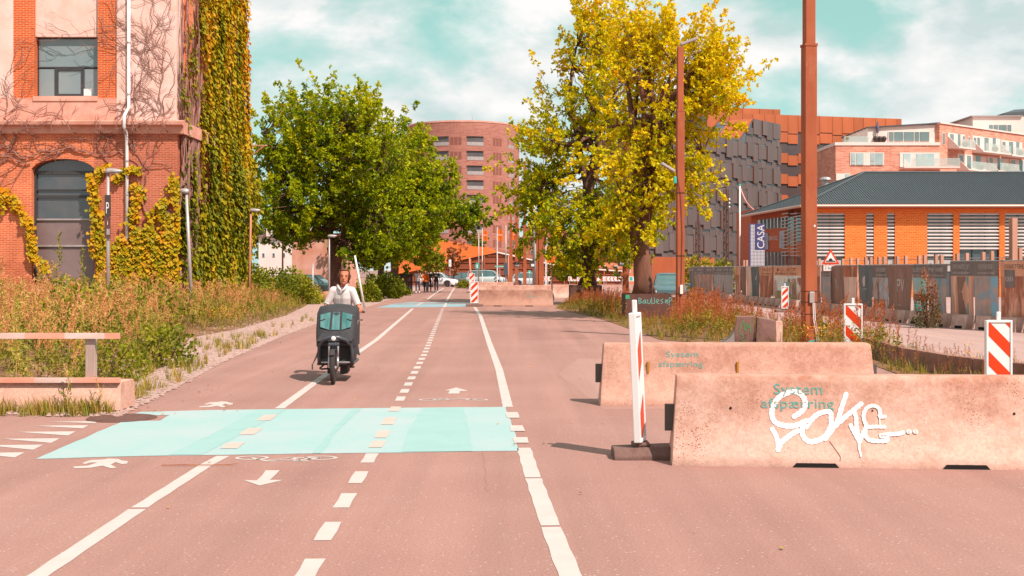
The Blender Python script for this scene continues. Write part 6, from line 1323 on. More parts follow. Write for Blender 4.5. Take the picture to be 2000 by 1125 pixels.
# left tree
d = 69; B = at(655, 560, d); B.z = 0; K = FPX/d
def bl(px, py, dy, rx, ry, rz, w): q = rel(px, py, d, B); return (q[0], dy, q[2], rx/K, ry/K, rz/K, w)
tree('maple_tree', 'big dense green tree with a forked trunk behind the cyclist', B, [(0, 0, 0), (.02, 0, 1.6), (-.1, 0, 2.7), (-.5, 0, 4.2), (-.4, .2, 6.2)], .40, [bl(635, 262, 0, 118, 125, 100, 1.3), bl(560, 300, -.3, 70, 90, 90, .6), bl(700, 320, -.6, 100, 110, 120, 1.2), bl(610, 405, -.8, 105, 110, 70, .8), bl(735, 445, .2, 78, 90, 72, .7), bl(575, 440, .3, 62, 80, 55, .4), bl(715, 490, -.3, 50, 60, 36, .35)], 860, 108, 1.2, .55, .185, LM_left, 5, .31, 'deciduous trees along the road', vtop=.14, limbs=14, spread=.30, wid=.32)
b = MB(); b.tube([(.1, -.1, 2.2), (.55, -.2, 3.4), (.62, -.1, 5.0), (.9, 0, 7.0)], [.27, .22, .17, .10], 9)
o = b.build('limb', M_bark, [o for o in COL.objects if o.get('label', '').startswith('big dense green')][0], smooth=True)
d = 86; B = at(768, 560, d); B.z = 0; K = FPX/d
tree('maple_tree', 'green tree with reddish lower boughs hanging over the walkers', B, [(0, 0, 0), (.1, 0, 1.8), (0, 0, 3.4), (.2, 0, 5.5)], .34, [bl(775, 330, 0, 80, 105, 82, 1.2), bl(812, 410, -.8, 66, 85, 75, 1), bl(745, 430, .2, 70, 90, 80, .8), bl(845, 375, 0, 38, 50, 52, .4), bl(790, 480, -.4, 60, 70, 40, .5)], 600, 96, 1.25, .45, .21, LM_left, 9, .33, 'deciduous trees along the road', vtop=.08, limbs=12, spread=.32, wid=.32)
d = 92; B = at(745, 560, d); B.z = 0; K = FPX/d
tree('maple_tree', 'darker tree standing further back between the two left trees', B, [(0, 0, 0), (0, 0, 2.0), (.1, 0, 4)], .3, [bl(770, 430, 0, 85, 90, 95, 1), bl(905, 430, -2, 40, 50, 35, .25)], 260, 60, 1.3, .35, .25, LM_left, 12, .22, 'deciduous trees along the road', limbs=8)
# right trees
d = 60; B = at(1147, 560, d); B.z = .0; K = FPX/d
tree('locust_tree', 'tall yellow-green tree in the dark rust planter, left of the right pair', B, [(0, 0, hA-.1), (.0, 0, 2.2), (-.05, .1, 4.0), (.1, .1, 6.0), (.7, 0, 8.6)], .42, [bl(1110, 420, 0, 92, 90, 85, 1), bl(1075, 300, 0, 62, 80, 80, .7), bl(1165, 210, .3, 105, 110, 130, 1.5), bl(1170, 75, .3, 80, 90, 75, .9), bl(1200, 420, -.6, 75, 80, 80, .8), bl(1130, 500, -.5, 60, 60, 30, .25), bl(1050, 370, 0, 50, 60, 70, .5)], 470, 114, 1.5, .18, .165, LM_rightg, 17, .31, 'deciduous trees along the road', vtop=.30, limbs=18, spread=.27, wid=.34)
d = 42.5; B = at(1253, 560, d); B.z = 0; K = FPX/d
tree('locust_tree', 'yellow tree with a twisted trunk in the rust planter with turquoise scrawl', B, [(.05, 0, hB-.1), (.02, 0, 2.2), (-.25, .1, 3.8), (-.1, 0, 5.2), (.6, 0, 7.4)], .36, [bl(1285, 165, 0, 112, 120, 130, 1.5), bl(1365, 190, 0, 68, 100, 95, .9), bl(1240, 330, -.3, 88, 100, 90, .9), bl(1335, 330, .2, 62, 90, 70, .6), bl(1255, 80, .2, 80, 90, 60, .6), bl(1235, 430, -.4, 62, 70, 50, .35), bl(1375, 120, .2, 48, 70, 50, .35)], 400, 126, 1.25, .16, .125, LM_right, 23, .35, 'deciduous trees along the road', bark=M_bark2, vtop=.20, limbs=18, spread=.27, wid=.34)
b = MB(); b.tube([(-.05, 0, 3.0), (.3, -.1, 4.2), (.55, 0, 5.6), (1.5, .2, 7.4), (1.9, .2, 8.8)], [.22, .19, .16, .12, .07], 8); b.build('limb', M_bark2, [o for o in COL.objects if o.get('label', '').startswith('yellow tree with a twisted')][0], smooth=True)
# small distant trees
def small_tree(label, px, d, ytop, wpx, lm, seed, vb=.4, n=60, ybot=None):
    B = at(px, 560, d); B.z = 0; k = FPX/d; zt = CAM_H+(HOR-ytop)/k; zb = CAM_H+(HOR-(ybot or 540))/k; w = wpx/k/2
    tree('young_tree', label, B, [(0, 0, 0), (.05, 0, zt*.35), (0, 0, zt*.7)], .09, [(0, 0, (zt+zb)/2, w, w, (zt-zb)/2, 1)], n, 40, .9, .4, .24, lm, seed, vb, 'young and distant trees', limbs=6)
small_tree('thin reddish young tree against the brown wedge wall', 886, 122, 468, 26, LM_red, 31, .55, 26, 535)
small_tree('young green tree left of the white parking board', 845, 118, 490, 34, LM_bush, 32, .4, 50, 535)
small_tree('grey-green tree behind the white house roof', 517, 132, 427, 44, LM_bush, 33, .3, 90, 520)
small_tree('slender green tree between the flags and the round tower', 932, 138, 462, 20, LM_bush, 34, .3, 40, 500)
small_tree('slender green tree beside the slim rust masts', 1014, 138, 470, 22, LM_bush, 35, .3, 40, 500)
small_tree('low green tree right of the left planter', 1110, 128, 505, 44, LM_bush, 36, .45, 60, 552)
# shrubs
def bush(label, px, ybase, w, h, lm, seed, vb=.4, n=2600, ls=.10, d=None, name='shrub', red=0.0):
    B = G(px, ybase) if d is None else at(px, 560, d); B.z = 0; t = thing(name, label, 'shrub', B, 0, 'shrubs along the roadside'); rr = np.random.default_rng(seed)
    q = unit(rr.normal(size=(n, 3))); q[:, 2] = np.abs(q[:, 2])*1.0; lob = 1+.16*np.sin(q[:, 0]*6+seed)*np.sin(q[:, 1]*5+1)+.14*np.sin(q[:, 2]*9+q[:, 0]*7+seed); r = (rr.random(n)**.28)*lob
    C = q*r[:, None]*np.array([w/2, w/2*.8, h]); C[:, 2] = np.maximum(C[:, 2], .05)
    A = q+rr.normal(size=(n, 3))*.6; V = np.clip(vb+rr.normal(0, .13, n)+.12*np.sin(q[:, 0]*5+q[:, 2]*6+seed)+red*C[:, 2]/h, 0, 1)
    Vv, F, a = leaf_arrays(C, A, ls*rr.uniform(.6, 1.3, n), V); o = mesh_np('foliage', Vv, F, lm, t, a); o['kind'] = 'stuff'
    b = MB(); rr2 = random.Random(seed)
    for i in range(7): e = Vector((rr2.uniform(-w*.35, w*.35), rr2.uniform(-w*.25, w*.25), h*rr2.uniform(.5, .9))); b.tube(sway((e.x*.1, e.y*.1, 0), e, .1, 3, seed+i), [.02, .014, .01, .006], 4, cap=False)
    o = b.build('stems', M_bark, t); o['kind'] = 'stuff'; return t
bush('round bright green shrub at the path edge left of the cyclist', 580, 594, 2.6, 1.75, LM_bush, 1, .48, 3600, .12)
bush('dark green shrub at the foot of the ivy wall', 455, 602, 3.4, 2.3, LM_bush, 2, .36, 3600, .14)
bush('olive shrub between the ivy wall and the bright shrub', 520, 598, 3.0, 1.9, LM_bush, 3, .36, 3400, .13)
bush('shadowed shrub under the left tree right of the cyclist', 745, 583, 2.8, 1.5, LM_bush, 4, .3, 3000, .15)
bush('low shrub beside the white leaning pole', 718, 590, 1.5, 1.1, LM_bush, 5, .4, 1800, .12)
bush('small shrub beneath the board fence', 762, 577, 2.6, 1.1, LM_bush, 6, .28, 2000, .18)
bush('low green shrub right of the white car', 908, 563, 1.5, .8, LM_bush, 7, .45, 900, .14)
bush('tall reddish weed with green foot in front of the teal fence banner', 1812, 641, .8, 1.7, LM_red, 8, .12, 1500, .06, red=.62)
bush('yellow-green shrub behind the far end of the fence', 1395, 560, 3.6, 2.6, LM_bush, 9, .6, 2600, .2, d=92)
bush('small yellow shrub behind the fence near the tall mast', 1352, 560, 1.8, 2.9, LM_bush, 10, .66, 1200, .2, d=96)
bush('leafy green clump among the dry weeds in front of the arched window', 150, 668, 2.0, 1.5, LM_bush, 21, .44, 1700, .10)
bush('broad green clump among the dry weeds below the downpipe', 262, 655, 2.4, 1.45, LM_bush, 22, .40, 1900, .10)
bush('small green clump at the gravel edge of the left weeds', 318, 716, 1.2, .75, LM_bush, 23, .42, 1100, .07)
bush('low green clump behind the wooden rail post', 205, 745, 1.3, .7, LM_bush, 24, .46, 1100, .06)
# ivy on the works building
ivy = thing('climbing_ivy', 'dense yellow-green ivy covering the side wall of the works building', 'ivy', o1+Vector((.1, 6, 0)))
def nz(a, b_, s=0): return np.sin(a*2.1+s)*np.sin(b_*1.7+s*1.3)+.6*np.sin(a*4.7+b_*1.1+s*2)+.4*np.sin(b_*5.3-a*2.3+s)
n = 60000; y = rng.uniform(-.2, 10.7, n); z = rng.uniform(.1, 15.3, n)
cov = .20+.50*np.clip((y-1.2)/3.4, 0, 1)+.22*np.clip((5.5-z)/3, 0, 1)*(y > 2.2)+.34*nz(y*2.6, z*.16)+.18*nz(y*.9, z*.9, 2)
cov = np.where((y < 2.6) & (z > 4.5), cov+.18*nz(y*2, z*.8, 4)-.12, cov); cov = np.where((y < 2.2) & (z < 5.0), cov+.1, cov)
keep = rng.random(n) < np.clip(cov*1.5-.35, 0, 1); y, z = y[keep], z[keep]; k = len(y)
bulge = .10+.22*rng.random(k)+.62*np.exp(-((z-5.0)/2.2)**2)*np.clip((y-2.5)/5, 0, 1)*rng.uniform(.4, 1, k)+.0*z
C = np.stack([bulge, y, z], 1)-np.array([.1, 6-0, 0])+np.array([0, .0, 0])
A = np.stack([rng.uniform(.2, .9, k), rng.normal(0, .5, k), -rng.uniform(.5, 1.3, k)], 1)
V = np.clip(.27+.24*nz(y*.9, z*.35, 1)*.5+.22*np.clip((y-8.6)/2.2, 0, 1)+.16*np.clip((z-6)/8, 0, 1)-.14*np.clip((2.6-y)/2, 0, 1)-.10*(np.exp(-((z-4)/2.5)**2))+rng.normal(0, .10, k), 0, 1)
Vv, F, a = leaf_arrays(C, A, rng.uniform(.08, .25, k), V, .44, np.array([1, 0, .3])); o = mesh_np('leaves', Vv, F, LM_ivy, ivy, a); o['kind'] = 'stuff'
M_vine = mat('vine_wood', P(176, 126, 110, .62), P(140, 98, 86, .62), scale=8, rough=.9)
b = MB(); rr = random.Random(4)
for i in range(60):
    y0 = rr.choice([rr.uniform(.1, 2.8), rr.uniform(.1, 11)]); z0 = rr.uniform(0, 3); p = Vector((.12, y0, z0)); path = [p]
    for j in range(rr.randint(8, 22)): p = p+Vector((rr.uniform(-.02, .03), rr.gauss(0, .10), rr.uniform(.3, .7))); p.x = max(.06, min(.3, p.x)); path.append(p.copy())
    b.tube([Vector((q.x-.1, q.y-6, min(q.z, 15.3))) for q in path], [rr.uniform(.03, .09)*(1-.6*j/len(path)) for j in range(len(path))], 5, cap=False)
o = b.build('stems', M_vine, ivy); o['kind'] = 'stuff'
def front_ivy(label, pts_fn, n, ls=(.12, .22), vb=.5):
    c = pts_fn(n); loc = o1+Vector((float(c[:, 0].mean()), -.05, 0)); t = thing('climbing_ivy', label, 'ivy', loc, 0, 'ivy patches on the works front'); k = len(c)
    A = np.stack([rng.normal(0, .45, k), -rng.uniform(.2, .8, k), -rng.uniform(.5, 1.2, k)], 1); V = np.clip(vb+.09*nz(c[:, 0]*2, c[:, 2]*2, 3)+rng.normal(0, .10, k), 0, 1)
    Vv, F, a = leaf_arrays(c-np.array([c[:, 0].mean(), -.05, 0]), A, rng.uniform(*ls, k), V, .46, np.array([0, -1, .3])); o = mesh_np('leaves', Vv, F, LM_ivy, t, a); o['kind'] = 'stuff'; return t
def patch_low(n):
    px = rng.uniform(192, 352, n); py = rng.uniform(335, 560, n); x = (px-345)/K1; z = CAM_H+(HOR-py)/K1
    top = np.interp(px, [186, 200, 215, 240, 260, 285, 310, 330, 352], [338, 400, 470, 455, 470, 440, 415, 365, 350]); top2 = np.interp(px, [186, 210, 260, 352], [430, 480, 470, 420])
    cov = np.where(py > top2, .55, np.where(py > top, .26, 0))+.26*nz(x*2.2, z*2.0, 5)*(py > top-22)*np.clip((px-188)/22, .25, 1); keep = rng.random(n) < cov; return np.stack([x, -rng.uniform(.03, .22, n), z], 1)[keep]
front_ivy('orange-tinged ivy spreading over the front brick wall around the downpipe', patch_low, 15000, ls=(.09, .20), vb=.43)
def strand(path, w, n):
    p = np.array([((px-345)/K1, CAM_H+(HOR-py)/K1) for px, py in path]); s = np.r_[0, np.cumsum(np.hypot(*np.diff(p, axis=0).T))]; u = rng.uniform(0, s[-1], n); q = np.stack([np.interp(u, s, p[:, 0]), np.interp(u, s, p[:, 1])], 1)+rng.normal(0, w, (n, 2)); return np.stack([q[:, 0], -rng.uniform(.02, .16, n), q[:, 1]], 1)
front_ivy('narrow ivy strand hanging left of the arched window', lambda n: np.concatenate([strand([(-60, 400), (0, 395), (12, 378), (25, 385), (45, 415), (60, 440), (65, 478), (66, 500), (85, 515), (95, 530)], .07, n), strand([(-40, 380), (5, 375), (8, 400)], .12, n//3)]), 800, vb=.52)
front_ivy('ivy tuft climbing beside the right edge of the arched window', lambda n: np.concatenate([strand([(176, 340), (182, 362), (190, 350), (200, 330), (214, 322)], .06, n//4), strand([(184, 360), (188, 420), (186, 500)], .09, n//4), strand([(225, 350), (240, 330), (275, 330)], .06, n//5), strand([(262, 360), (275, 372), (266, 400), (262, 430)], .09, n//3)]), 900, vb=.48)
# leafless creeper on plaster and brick
cr = thing('bare_creeper', 'leafless brown creeper branching over the plaster and the brick front', 'creeper', o1+Vector((-3, -.05, 0))); b = MB(); rr = random.Random(8); cnt = [0]
def creep(x, z, ang, r, ln, dep, yo=-.04):
    path = [Vector((x, yo, z))]; step = .16; n_ = int(ln/step)
    for j in range(n_):
        ang += rr.gauss(0, .34); ang += (math.pi/2-ang)*.05; x += math.cos(ang)*step; z += math.sin(ang)*step
        if x > -.02 or z > 15.2 or x < -14: break
        if (ax0 < x < ax1 and z < zs+.35): break
        yy_ = -.05 if z < ZC-.45 or z > ZC+.2 else -.40
        path.append(Vector((x, yy_-r, z)))
        if dep < 3 and rr.random() < (.30 if dep < 2 else .16): creep(x, z, ang+rr.choice((-1, 1))*rr.uniform(.4, 1.0), r*.6, ln*rr.uniform(.25, .55), dep+1)
    if len(path) > 2: b.tube([p+Vector((3, .05, 0)) for p in path], [r*.8*(1-.7*j/len(path))+.003 for j in range(len(path))], 4, cap=False); cnt[0] += 1
for px, py, ang, r, ln in ((262, 300, 1.4, .036, 5), (235, 240, 1.9, .034, 3), (330, 260, 1.6, .03, 6), (300, 240, 1.5, .028, 6), (345, 420, 2.6, .05, 4), (215, 330, 2.3, .04, 3), (180, 300, 3.0, .05, 5), (120, 300, 3.0, .04, 3), (60, 320, 3.0, .045, 3), (20, 240, 2.0, .03, 2.5), (150, 262, 3.0, .025, 2), (290, 330, 1.9, .026, 3), (10, 300, 0.3, .04, 2.5), (320, 150, 1.6, .02, 4), (270, 130, 1.6, .018, 4), (290, 80, 1.6, .018, 3), (225, 232, 1.0, .022, 2.5)):
    creep((px-345)/K1, CAM_H+(HOR-py)/K1, ang, r*.72, ln, 0)
o = b.build('stems', M_vine, cr); o['kind'] = 'stuff'
# ---- tall weeds: templates scattered over the verge
def weed_template(seed, h=1.0, nb=15, spread=.17, tip=.75, fine=1.0):
    r = np.random.default_rng(seed); V, F, A = [], [], []
    def tri(p, q, s, v):
        k = len(V); V.extend([p, q, s]); A.extend([v]*3); F.append((k, k+1, k+2))
    lean = r.normal(0, .10, 2); stem = lambda u: np.array([lean[0]*u*u*h+.02*np.sin(u*7+seed), lean[1]*u*u*h, u*h])
    for i in range(6):
        a, c = stem(i/6), stem((i+1)/6); w = .006*(1-.6*i/6); o = np.array([w, w*.5, 0]); tri(a-o, a+o, c+o*.7, .62); tri(a-o, c+o*.7, c-o*.7, .62)
    for i in range(nb):
        u = .12+.86*(i+r.random())/nb; p = stem(u); az = r.uniform(0, 6.28); L_ = spread*h*(1.25-u)*r.uniform(.6, 1.25); d = np.array([np.cos(az)*.62, np.sin(az)*.62, .75]); e = p+d*L_; s = np.cross(d, [0, 0, 1.0])*.006
        green = u < .48
        tri(p-s, p+s, e, .15 if green else .66)
        m = int((10 if not green else 6)/fine**.5)
        for j in range(m):
            q = p+(e-p)*((j+1)/m); dd = r.normal(size=3)*.55+np.array([d[0]*.5, d[1]*.5, .55 if not green else .05]); l = (.024 if not green else .048)*h*fine*r.uniform(.6, 1.4); x = np.cross(dd, r.normal(size=3)); x = x/np.linalg.norm(x)*l*(.26 if not green else .30)
            tri(q-x, q+x, q+dd/np.linalg.norm(dd)*l*1.5, np.clip((.10 if green else tip)+r.normal(0, .09), 0, 1))
    for j in range(26):
        u = .60+.40*r.random(); q = stem(u); dd = r.normal(size=3)*.6+np.array([0, 0, .6]); l = .026*h*fine*r.uniform(.6, 1.3); x = np.cross(dd, r.normal(size=3)); x = x/np.linalg.norm(x)*l*.3; tri(q-x, q+x, q+dd/np.linalg.norm(dd)*l*1.6, np.clip(tip+.05+r.normal(0, .08), 0, 1))
    return np.array(V), np.array(F), np.array(A)
def grass_template(seed, nb=16, h=.3):
    r = np.random.default_rng(seed); V, F, A = [], [], []
    for i in range(nb):
        az = r.uniform(0, 6.28); b0 = r.normal(0, .05, 3)*np.array([1, 1, 0]); L_ = h*r.uniform(.5, 1.2); out = np.array([np.cos(az), np.sin(az), 0])*r.uniform(.1, .6)*L_; w = np.array([-np.sin(az), np.cos(az), 0])*.008
        m = b0+out*.4+np.array([0, 0, L_*.6]); e = b0+out+np.array([0, 0, L_]); k = len(V); V.extend([b0-w, b0+w, m+w*.7, m-w*.7, e]); v = np.clip(.34+r.normal(0, .16), 0, 1); A.extend([v]*5); F.extend([(k, k+1, k+2), (k, k+2, k+3), (k+3, k+2, k+4)])
    return np.array(V), np.array(F), np.array(A)
def scatter(name, temps, pos, scale, tint, m, seed=0):
    r = np.random.default_rng(seed); Vs, Fs, As = [], [], []; k = 0
    for i, p in enumerate(pos):
        V, F, A = temps[i % len(temps)]; a = r.uniform(0, 6.28); c, s = np.cos(a), np.sin(a); M_ = np.array([[c, -s, 0], [s, c, 0], [0, 0, 1]]); lx_, ly_ = r.normal(0, .08, 2)
        W = (V*scale[i])@M_.T; W[:, 0] += W[:, 2]*lx_; W[:, 1] += W[:, 2]*ly_; Vs.append(W+np.asarray(p)); Fs.append(F+k); As.append(np.clip(A+tint[i], 0, 1)); k += len(V)
    o = mesh_np(name, np.concatenate(Vs), np.concatenate(Fs), m, None, np.concatenate(As)); o['kind'] = 'stuff'; return o
LM_weed = leaf_mat('weeds', [P(106, 110, 26, .50), P(156, 146, 50, .48), P(196, 166, 84, .47), P(214, 158, 96, .47), P(210, 134, 84, .47), P(228, 168, 120, .47)], .28)
LM_weedr = leaf_mat('weeds_red', [P(110, 108, 26, .56), P(164, 146, 44, .56), P(200, 146, 66, .56), P(206, 118, 62, .56), P(186, 92, 54, .56), P(206, 128, 88, .56)], .26)
LM_grass = leaf_mat('grass', [P(110, 112, 24, .6), P(166, 150, 50, .6), P(214, 168, 96, .6), P(220, 150, 100, .6)], .22)
WT = [weed_template(i, 1.0, 15, .20) for i in range(7)]; WG_ = [weed_template(40+i, 1.0, 18, .26, .22, 1.5) for i in range(4)]; WTr = [weed_template(20+i, 1.0, 16, .24, .72) for i in range(6)]; GT = [grass_template(i) for i in range(6)]
def in_region(poly, n, seed):
    r = np.random.default_rng(seed); xs_ = [p.x for p in poly]; ys_ = [p.y for p in poly]; out = []
    while len(out) < n:
        p = (r.uniform(min(xs_), max(xs_)), r.uniform(min(ys_), max(ys_)))
        if inpoly(p, poly): out.append(p)
    return np.array(out)
def edge_dist(pts, poly, idx):
    e = []
    for p in pts:
        best = 9
        for i in idx:
            a, c = poly[i], poly[(i+1) % len(poly)]; ab = np.array([c.x-a.x, c.y-a.y]); t_ = np.clip(((p-np.array([a.x, a.y]))@ab)/(ab@ab), 0, 1); best = min(best, np.linalg.norm(p-np.array([a.x, a.y])-ab*t_))
        e.append(best)
    return np.array(e)
pts = in_region(wl, 3400, 1); pts = pts[(pts[:, 0] > -.46*pts[:, 1]-1.5)]; ed = edge_dist(pts, wl, range(1, 9)); n = len(pts)
px_ = 1000+FPX*pts[:, 0]/pts[:, 1]
big = rng.uniform(.62, 1.0, n)*np.clip(.38+ed*.62, .3, 1.0)*np.interp(pts[:, 1], [17, 24, 34, 46, 70], [1.25, 1.55, 1.70, 1.72, 1.3])
clump = .5+.5*np.sin(pts[:, 0]*1.3+pts[:, 1]*.7)*np.sin(pts[:, 1]*.9-pts[:, 0]*.4); hz = big*(.70+.36*clump); clump2 = .5+.5*np.sin(pts[:, 0]*.9-pts[:, 1]*.5+1)*np.sin(pts[:, 1]*.6+pts[:, 0]*.8)
hz = hz*np.interp(px_, [0, 200, 420, 480, 560], [1.0, 1.0, .92, .80, .66])
tint = np.interp(px_, [0, 60, 150, 400, 560], [.06, .0, -.03, .05, .08])+rng.normal(0, .10, n)+.34*(clump2-.5)-.10-.25*(ed < .5)
gm = (np.sin(pts[:, 0]*1.7+2)*np.sin(pts[:, 1]*.8+.5)+rng.normal(0, .35, n)) > .42; tall = rng.random(n) < .06; hz = np.where(tall, hz*1.25, hz)
scatter('tall_weeds', WT, np.c_[pts, np.zeros(n)][~gm], hz[~gm], tint[~gm], LM_weed, 2)['label'] = 'tall reddish dry weeds on the left verge'
scatter('green_weeds', WG_, np.c_[pts, np.zeros(n)][gm], hz[gm]*.92, rng.normal(0, .08, gm.sum()), LM_weed, 5)['label'] = 'leafy green weeds mixed into the dry ones on the left verge'
pts = in_region(wr, 1400, 3); ed = edge_dist(pts, wr, range(len(wr))); n = len(pts); px_ = 1000+FPX*pts[:, 0]/pts[:, 1]
hz = rng.uniform(.55, 1.0, n)*np.clip(.45+ed*.9, .4, 1.0)*np.interp(px_, [1090, 1150, 1200, 1300, 1380, 1450, 1500, 1560, 1620, 1700, 1760, 1800, 2000], [.5, .95, .9, .75, 1.25, .95, .65, .95, 1.2, 1.25, 1.1, .5, .4])
hz = np.where((pts[:, 0] > plB.location.x-1.1) & (pts[:, 0] < plB.location.x+1.1) & (np.abs(pts[:, 1]-plB.location.y) < 1.1), .01, hz)
hz = np.where((px_ > 1205) & (px_ < 1312) & (pts[:, 1] < plB.location.y), hz*.62, hz)
hz = np.where((np.abs(px_-1440) < 45) & (pts[:, 1] < 28.5), .25, hz)
tint = np.interp(px_, [1090, 1180, 1300, 1360, 1420, 1700, 2000], [-.10, -.02, .05, -.06, .06, .04, 0])+rng.normal(0, .08, n)-.22*(ed < .3)
scatter('tall_weeds', WTr, np.c_[pts, np.zeros(n)], hz, tint, LM_weedr, 4)['label'] = 'dry reddish weeds on the strip between road and street'
# low grass tufts along the edges
r = np.random.default_rng(6); g = []
eg = [G(*p) for p in EDGE]
for i in range(420):
    k = r.integers(0, 4) if i % 3 else r.integers(0, len(eg)-1); p = eg[k].lerp(eg[k+1], float(r.random())); w_ = abs(r.normal(0, .8))+.12
    if math.sin(p.y*1.3)+math.sin(p.y*.47+1) < -.3 and r.random() < .6: continue
    g.append((p.x-w_, p.y-.1, 0))
q = in_region(wl, 900, 8); qe = edge_dist(q, wl, range(1, 9)); g += [(a[0], a[1], 0) for a, e in zip(q, qe) if e < 1.3]
q = in_region(wr, 1500, 9); g += [(a[0], a[1], 0) for a in q]
k = [G(x, 806+abs(r.normal(0, 2))) for x in r.uniform(-20, 225, 40)]; g += [(p.x, p.y, 0) for p in k]
g = np.array(g); scatter('grass_tufts', GT, g, r.uniform(.25, .8, len(g)), r.normal(0, .12, len(g)), LM_grass, 10)['label'] = 'short grass tufts along the verge edges'
# wildflowers
FT = []
for s in range(3):
    rr = np.random.default_rng(50+s); V, F, A = [], [], []
    for i in range(16):
        p = np.array([rr.normal(0, .10), rr.normal(0, .10), rr.uniform(.35, .6)]); k = len(V)
        for a in range(5): V.append(p+.018*np.array([np.cos(a*1.2566), np.sin(a*1.2566), rr.normal(0, .4)]))
        A.extend([.5]*5); F.extend([(k, k+1, k+2), (k, k+2, k+3), (k, k+3, k+4)])
    FT.append((np.array(V), np.array(F), np.array(A)))
q = in_region(wr, 150, 12); fl = [(a[0], a[1], 0) for a in q if rng.random() < .6]+[(G(x, y).x, G(x, y).y, 0) for x, y in zip(r.uniform(395, 470, 24), r.uniform(630, 645, 24))]+[(G(1620+x, 683).x, G(1600, 683).y, 0) for x in r.uniform(-50, 20, 12)]
fl = np.array(fl); scatter('wildflowers', FT, fl, r.uniform(.5, 1.1, len(fl)), np.zeros(len(fl)), mat('flower_orange', P(255, 170, 20, .62), rough=.7), 13)['label'] = 'small orange-yellow wildflowers among the weeds'
# loose stones on the gravel verge
b = MB(); rr = random.Random(3)
SV = []; SF = []; kk = 0
for i in range(3800):
    k = rr.randrange(len(eg)-1); p = eg[k].lerp(eg[k+1], rr.random()); x, y = p.x-abs(rr.gauss(0, 1.6))+.05, p.y+rr.uniform(-.2, .2); s = rr.uniform(.015, .05); a = rr.uniform(0, 6.28)
    for u, v, w_ in ((1, 0, .2), (0, 1, .15), (-1, .1, .2), (.1, -1, .2), (.1, .1, .9), (0, 0, -.5)): c_, s_ = math.cos(a), math.sin(a); SV.append((x+(u*c_-v*s_)*s, y+(u*s_+v*c_)*s*.8, .006+w_*s*.8))
    SF += [(kk+i_, kk+j_, kk+4) for i_, j_ in ((0, 1), (1, 2), (2, 3), (3, 0))]; kk += 6
o = mesh_np('loose_stones', SV, SF, mat('stone_pale', P(246, 206, 190), P(196, 150, 132), scale=6, rough=.9)); prop(o, 'loose pale stones on the gravel verge', kind='stuff')
LV = []; LA = []
for i in range(260):
    e_ = rr.random(); k = rr.randrange(len(eg)-1); p = eg[k].lerp(eg[k+1], rr.random()); q = wr[rr.randrange(0, 6)]
    x, y = (p.x+abs(rr.gauss(0, .7)), p.y) if e_ < .45 else ((q.x-abs(rr.gauss(0, 1.0))+rr.uniform(-1.5, .5), q.y+rr.uniform(-2, 2)) if e_ < .8 else (rr.uniform(-3.5, 5), rr.uniform(7, 30)))
    a = rr.uniform(0, 6.28); LV.append((x, y, .012)); LA.append((math.cos(a), math.sin(a), .12))
Vv, F, a = leaf_arrays(np.array(LV), np.array(LA), rng.uniform(.025, .06, len(LV)), rng.uniform(.3, 1, len(LV)), .34, np.array([0, 0, 1.0])); o = mesh_np('fallen_leaves', Vv, F, LM_grass, None, a); prop(o, 'scattered dry fallen leaves on the asphalt', kind='stuff')
# lone sprigs in front of the left block and the arched window
for nm, lab, px, dd, ht, tm in (('weed_plant', 'scraggly flowering weed in front of the concrete block with wooden rails', 135, 14.2, .62, 2), ('weed_plant', 'drooping dry weed by the right end of the low block', 195, 14.3, .45, 3), ('tall_sprig', 'tall leafy sprig growing in front of the arched window', 112, 40, 3.1, 1), ('tall_sprig', 'shorter leafy sprig right of the tall one before the window', 158, 40.5, 2.5, 4)):
    B = at(px, 560, dd); B.z = 0; t = thing(nm, lab, 'plant', B); V, F, A = weed_template(70+tm, ht, 20, .26 if dd < 20 else .12, .6 if dd < 20 else .2); o = mesh_np('foliage', V, F, LM_weed, t, np.clip(A-.1, 0, 1)); o['kind'] = 'stuff'
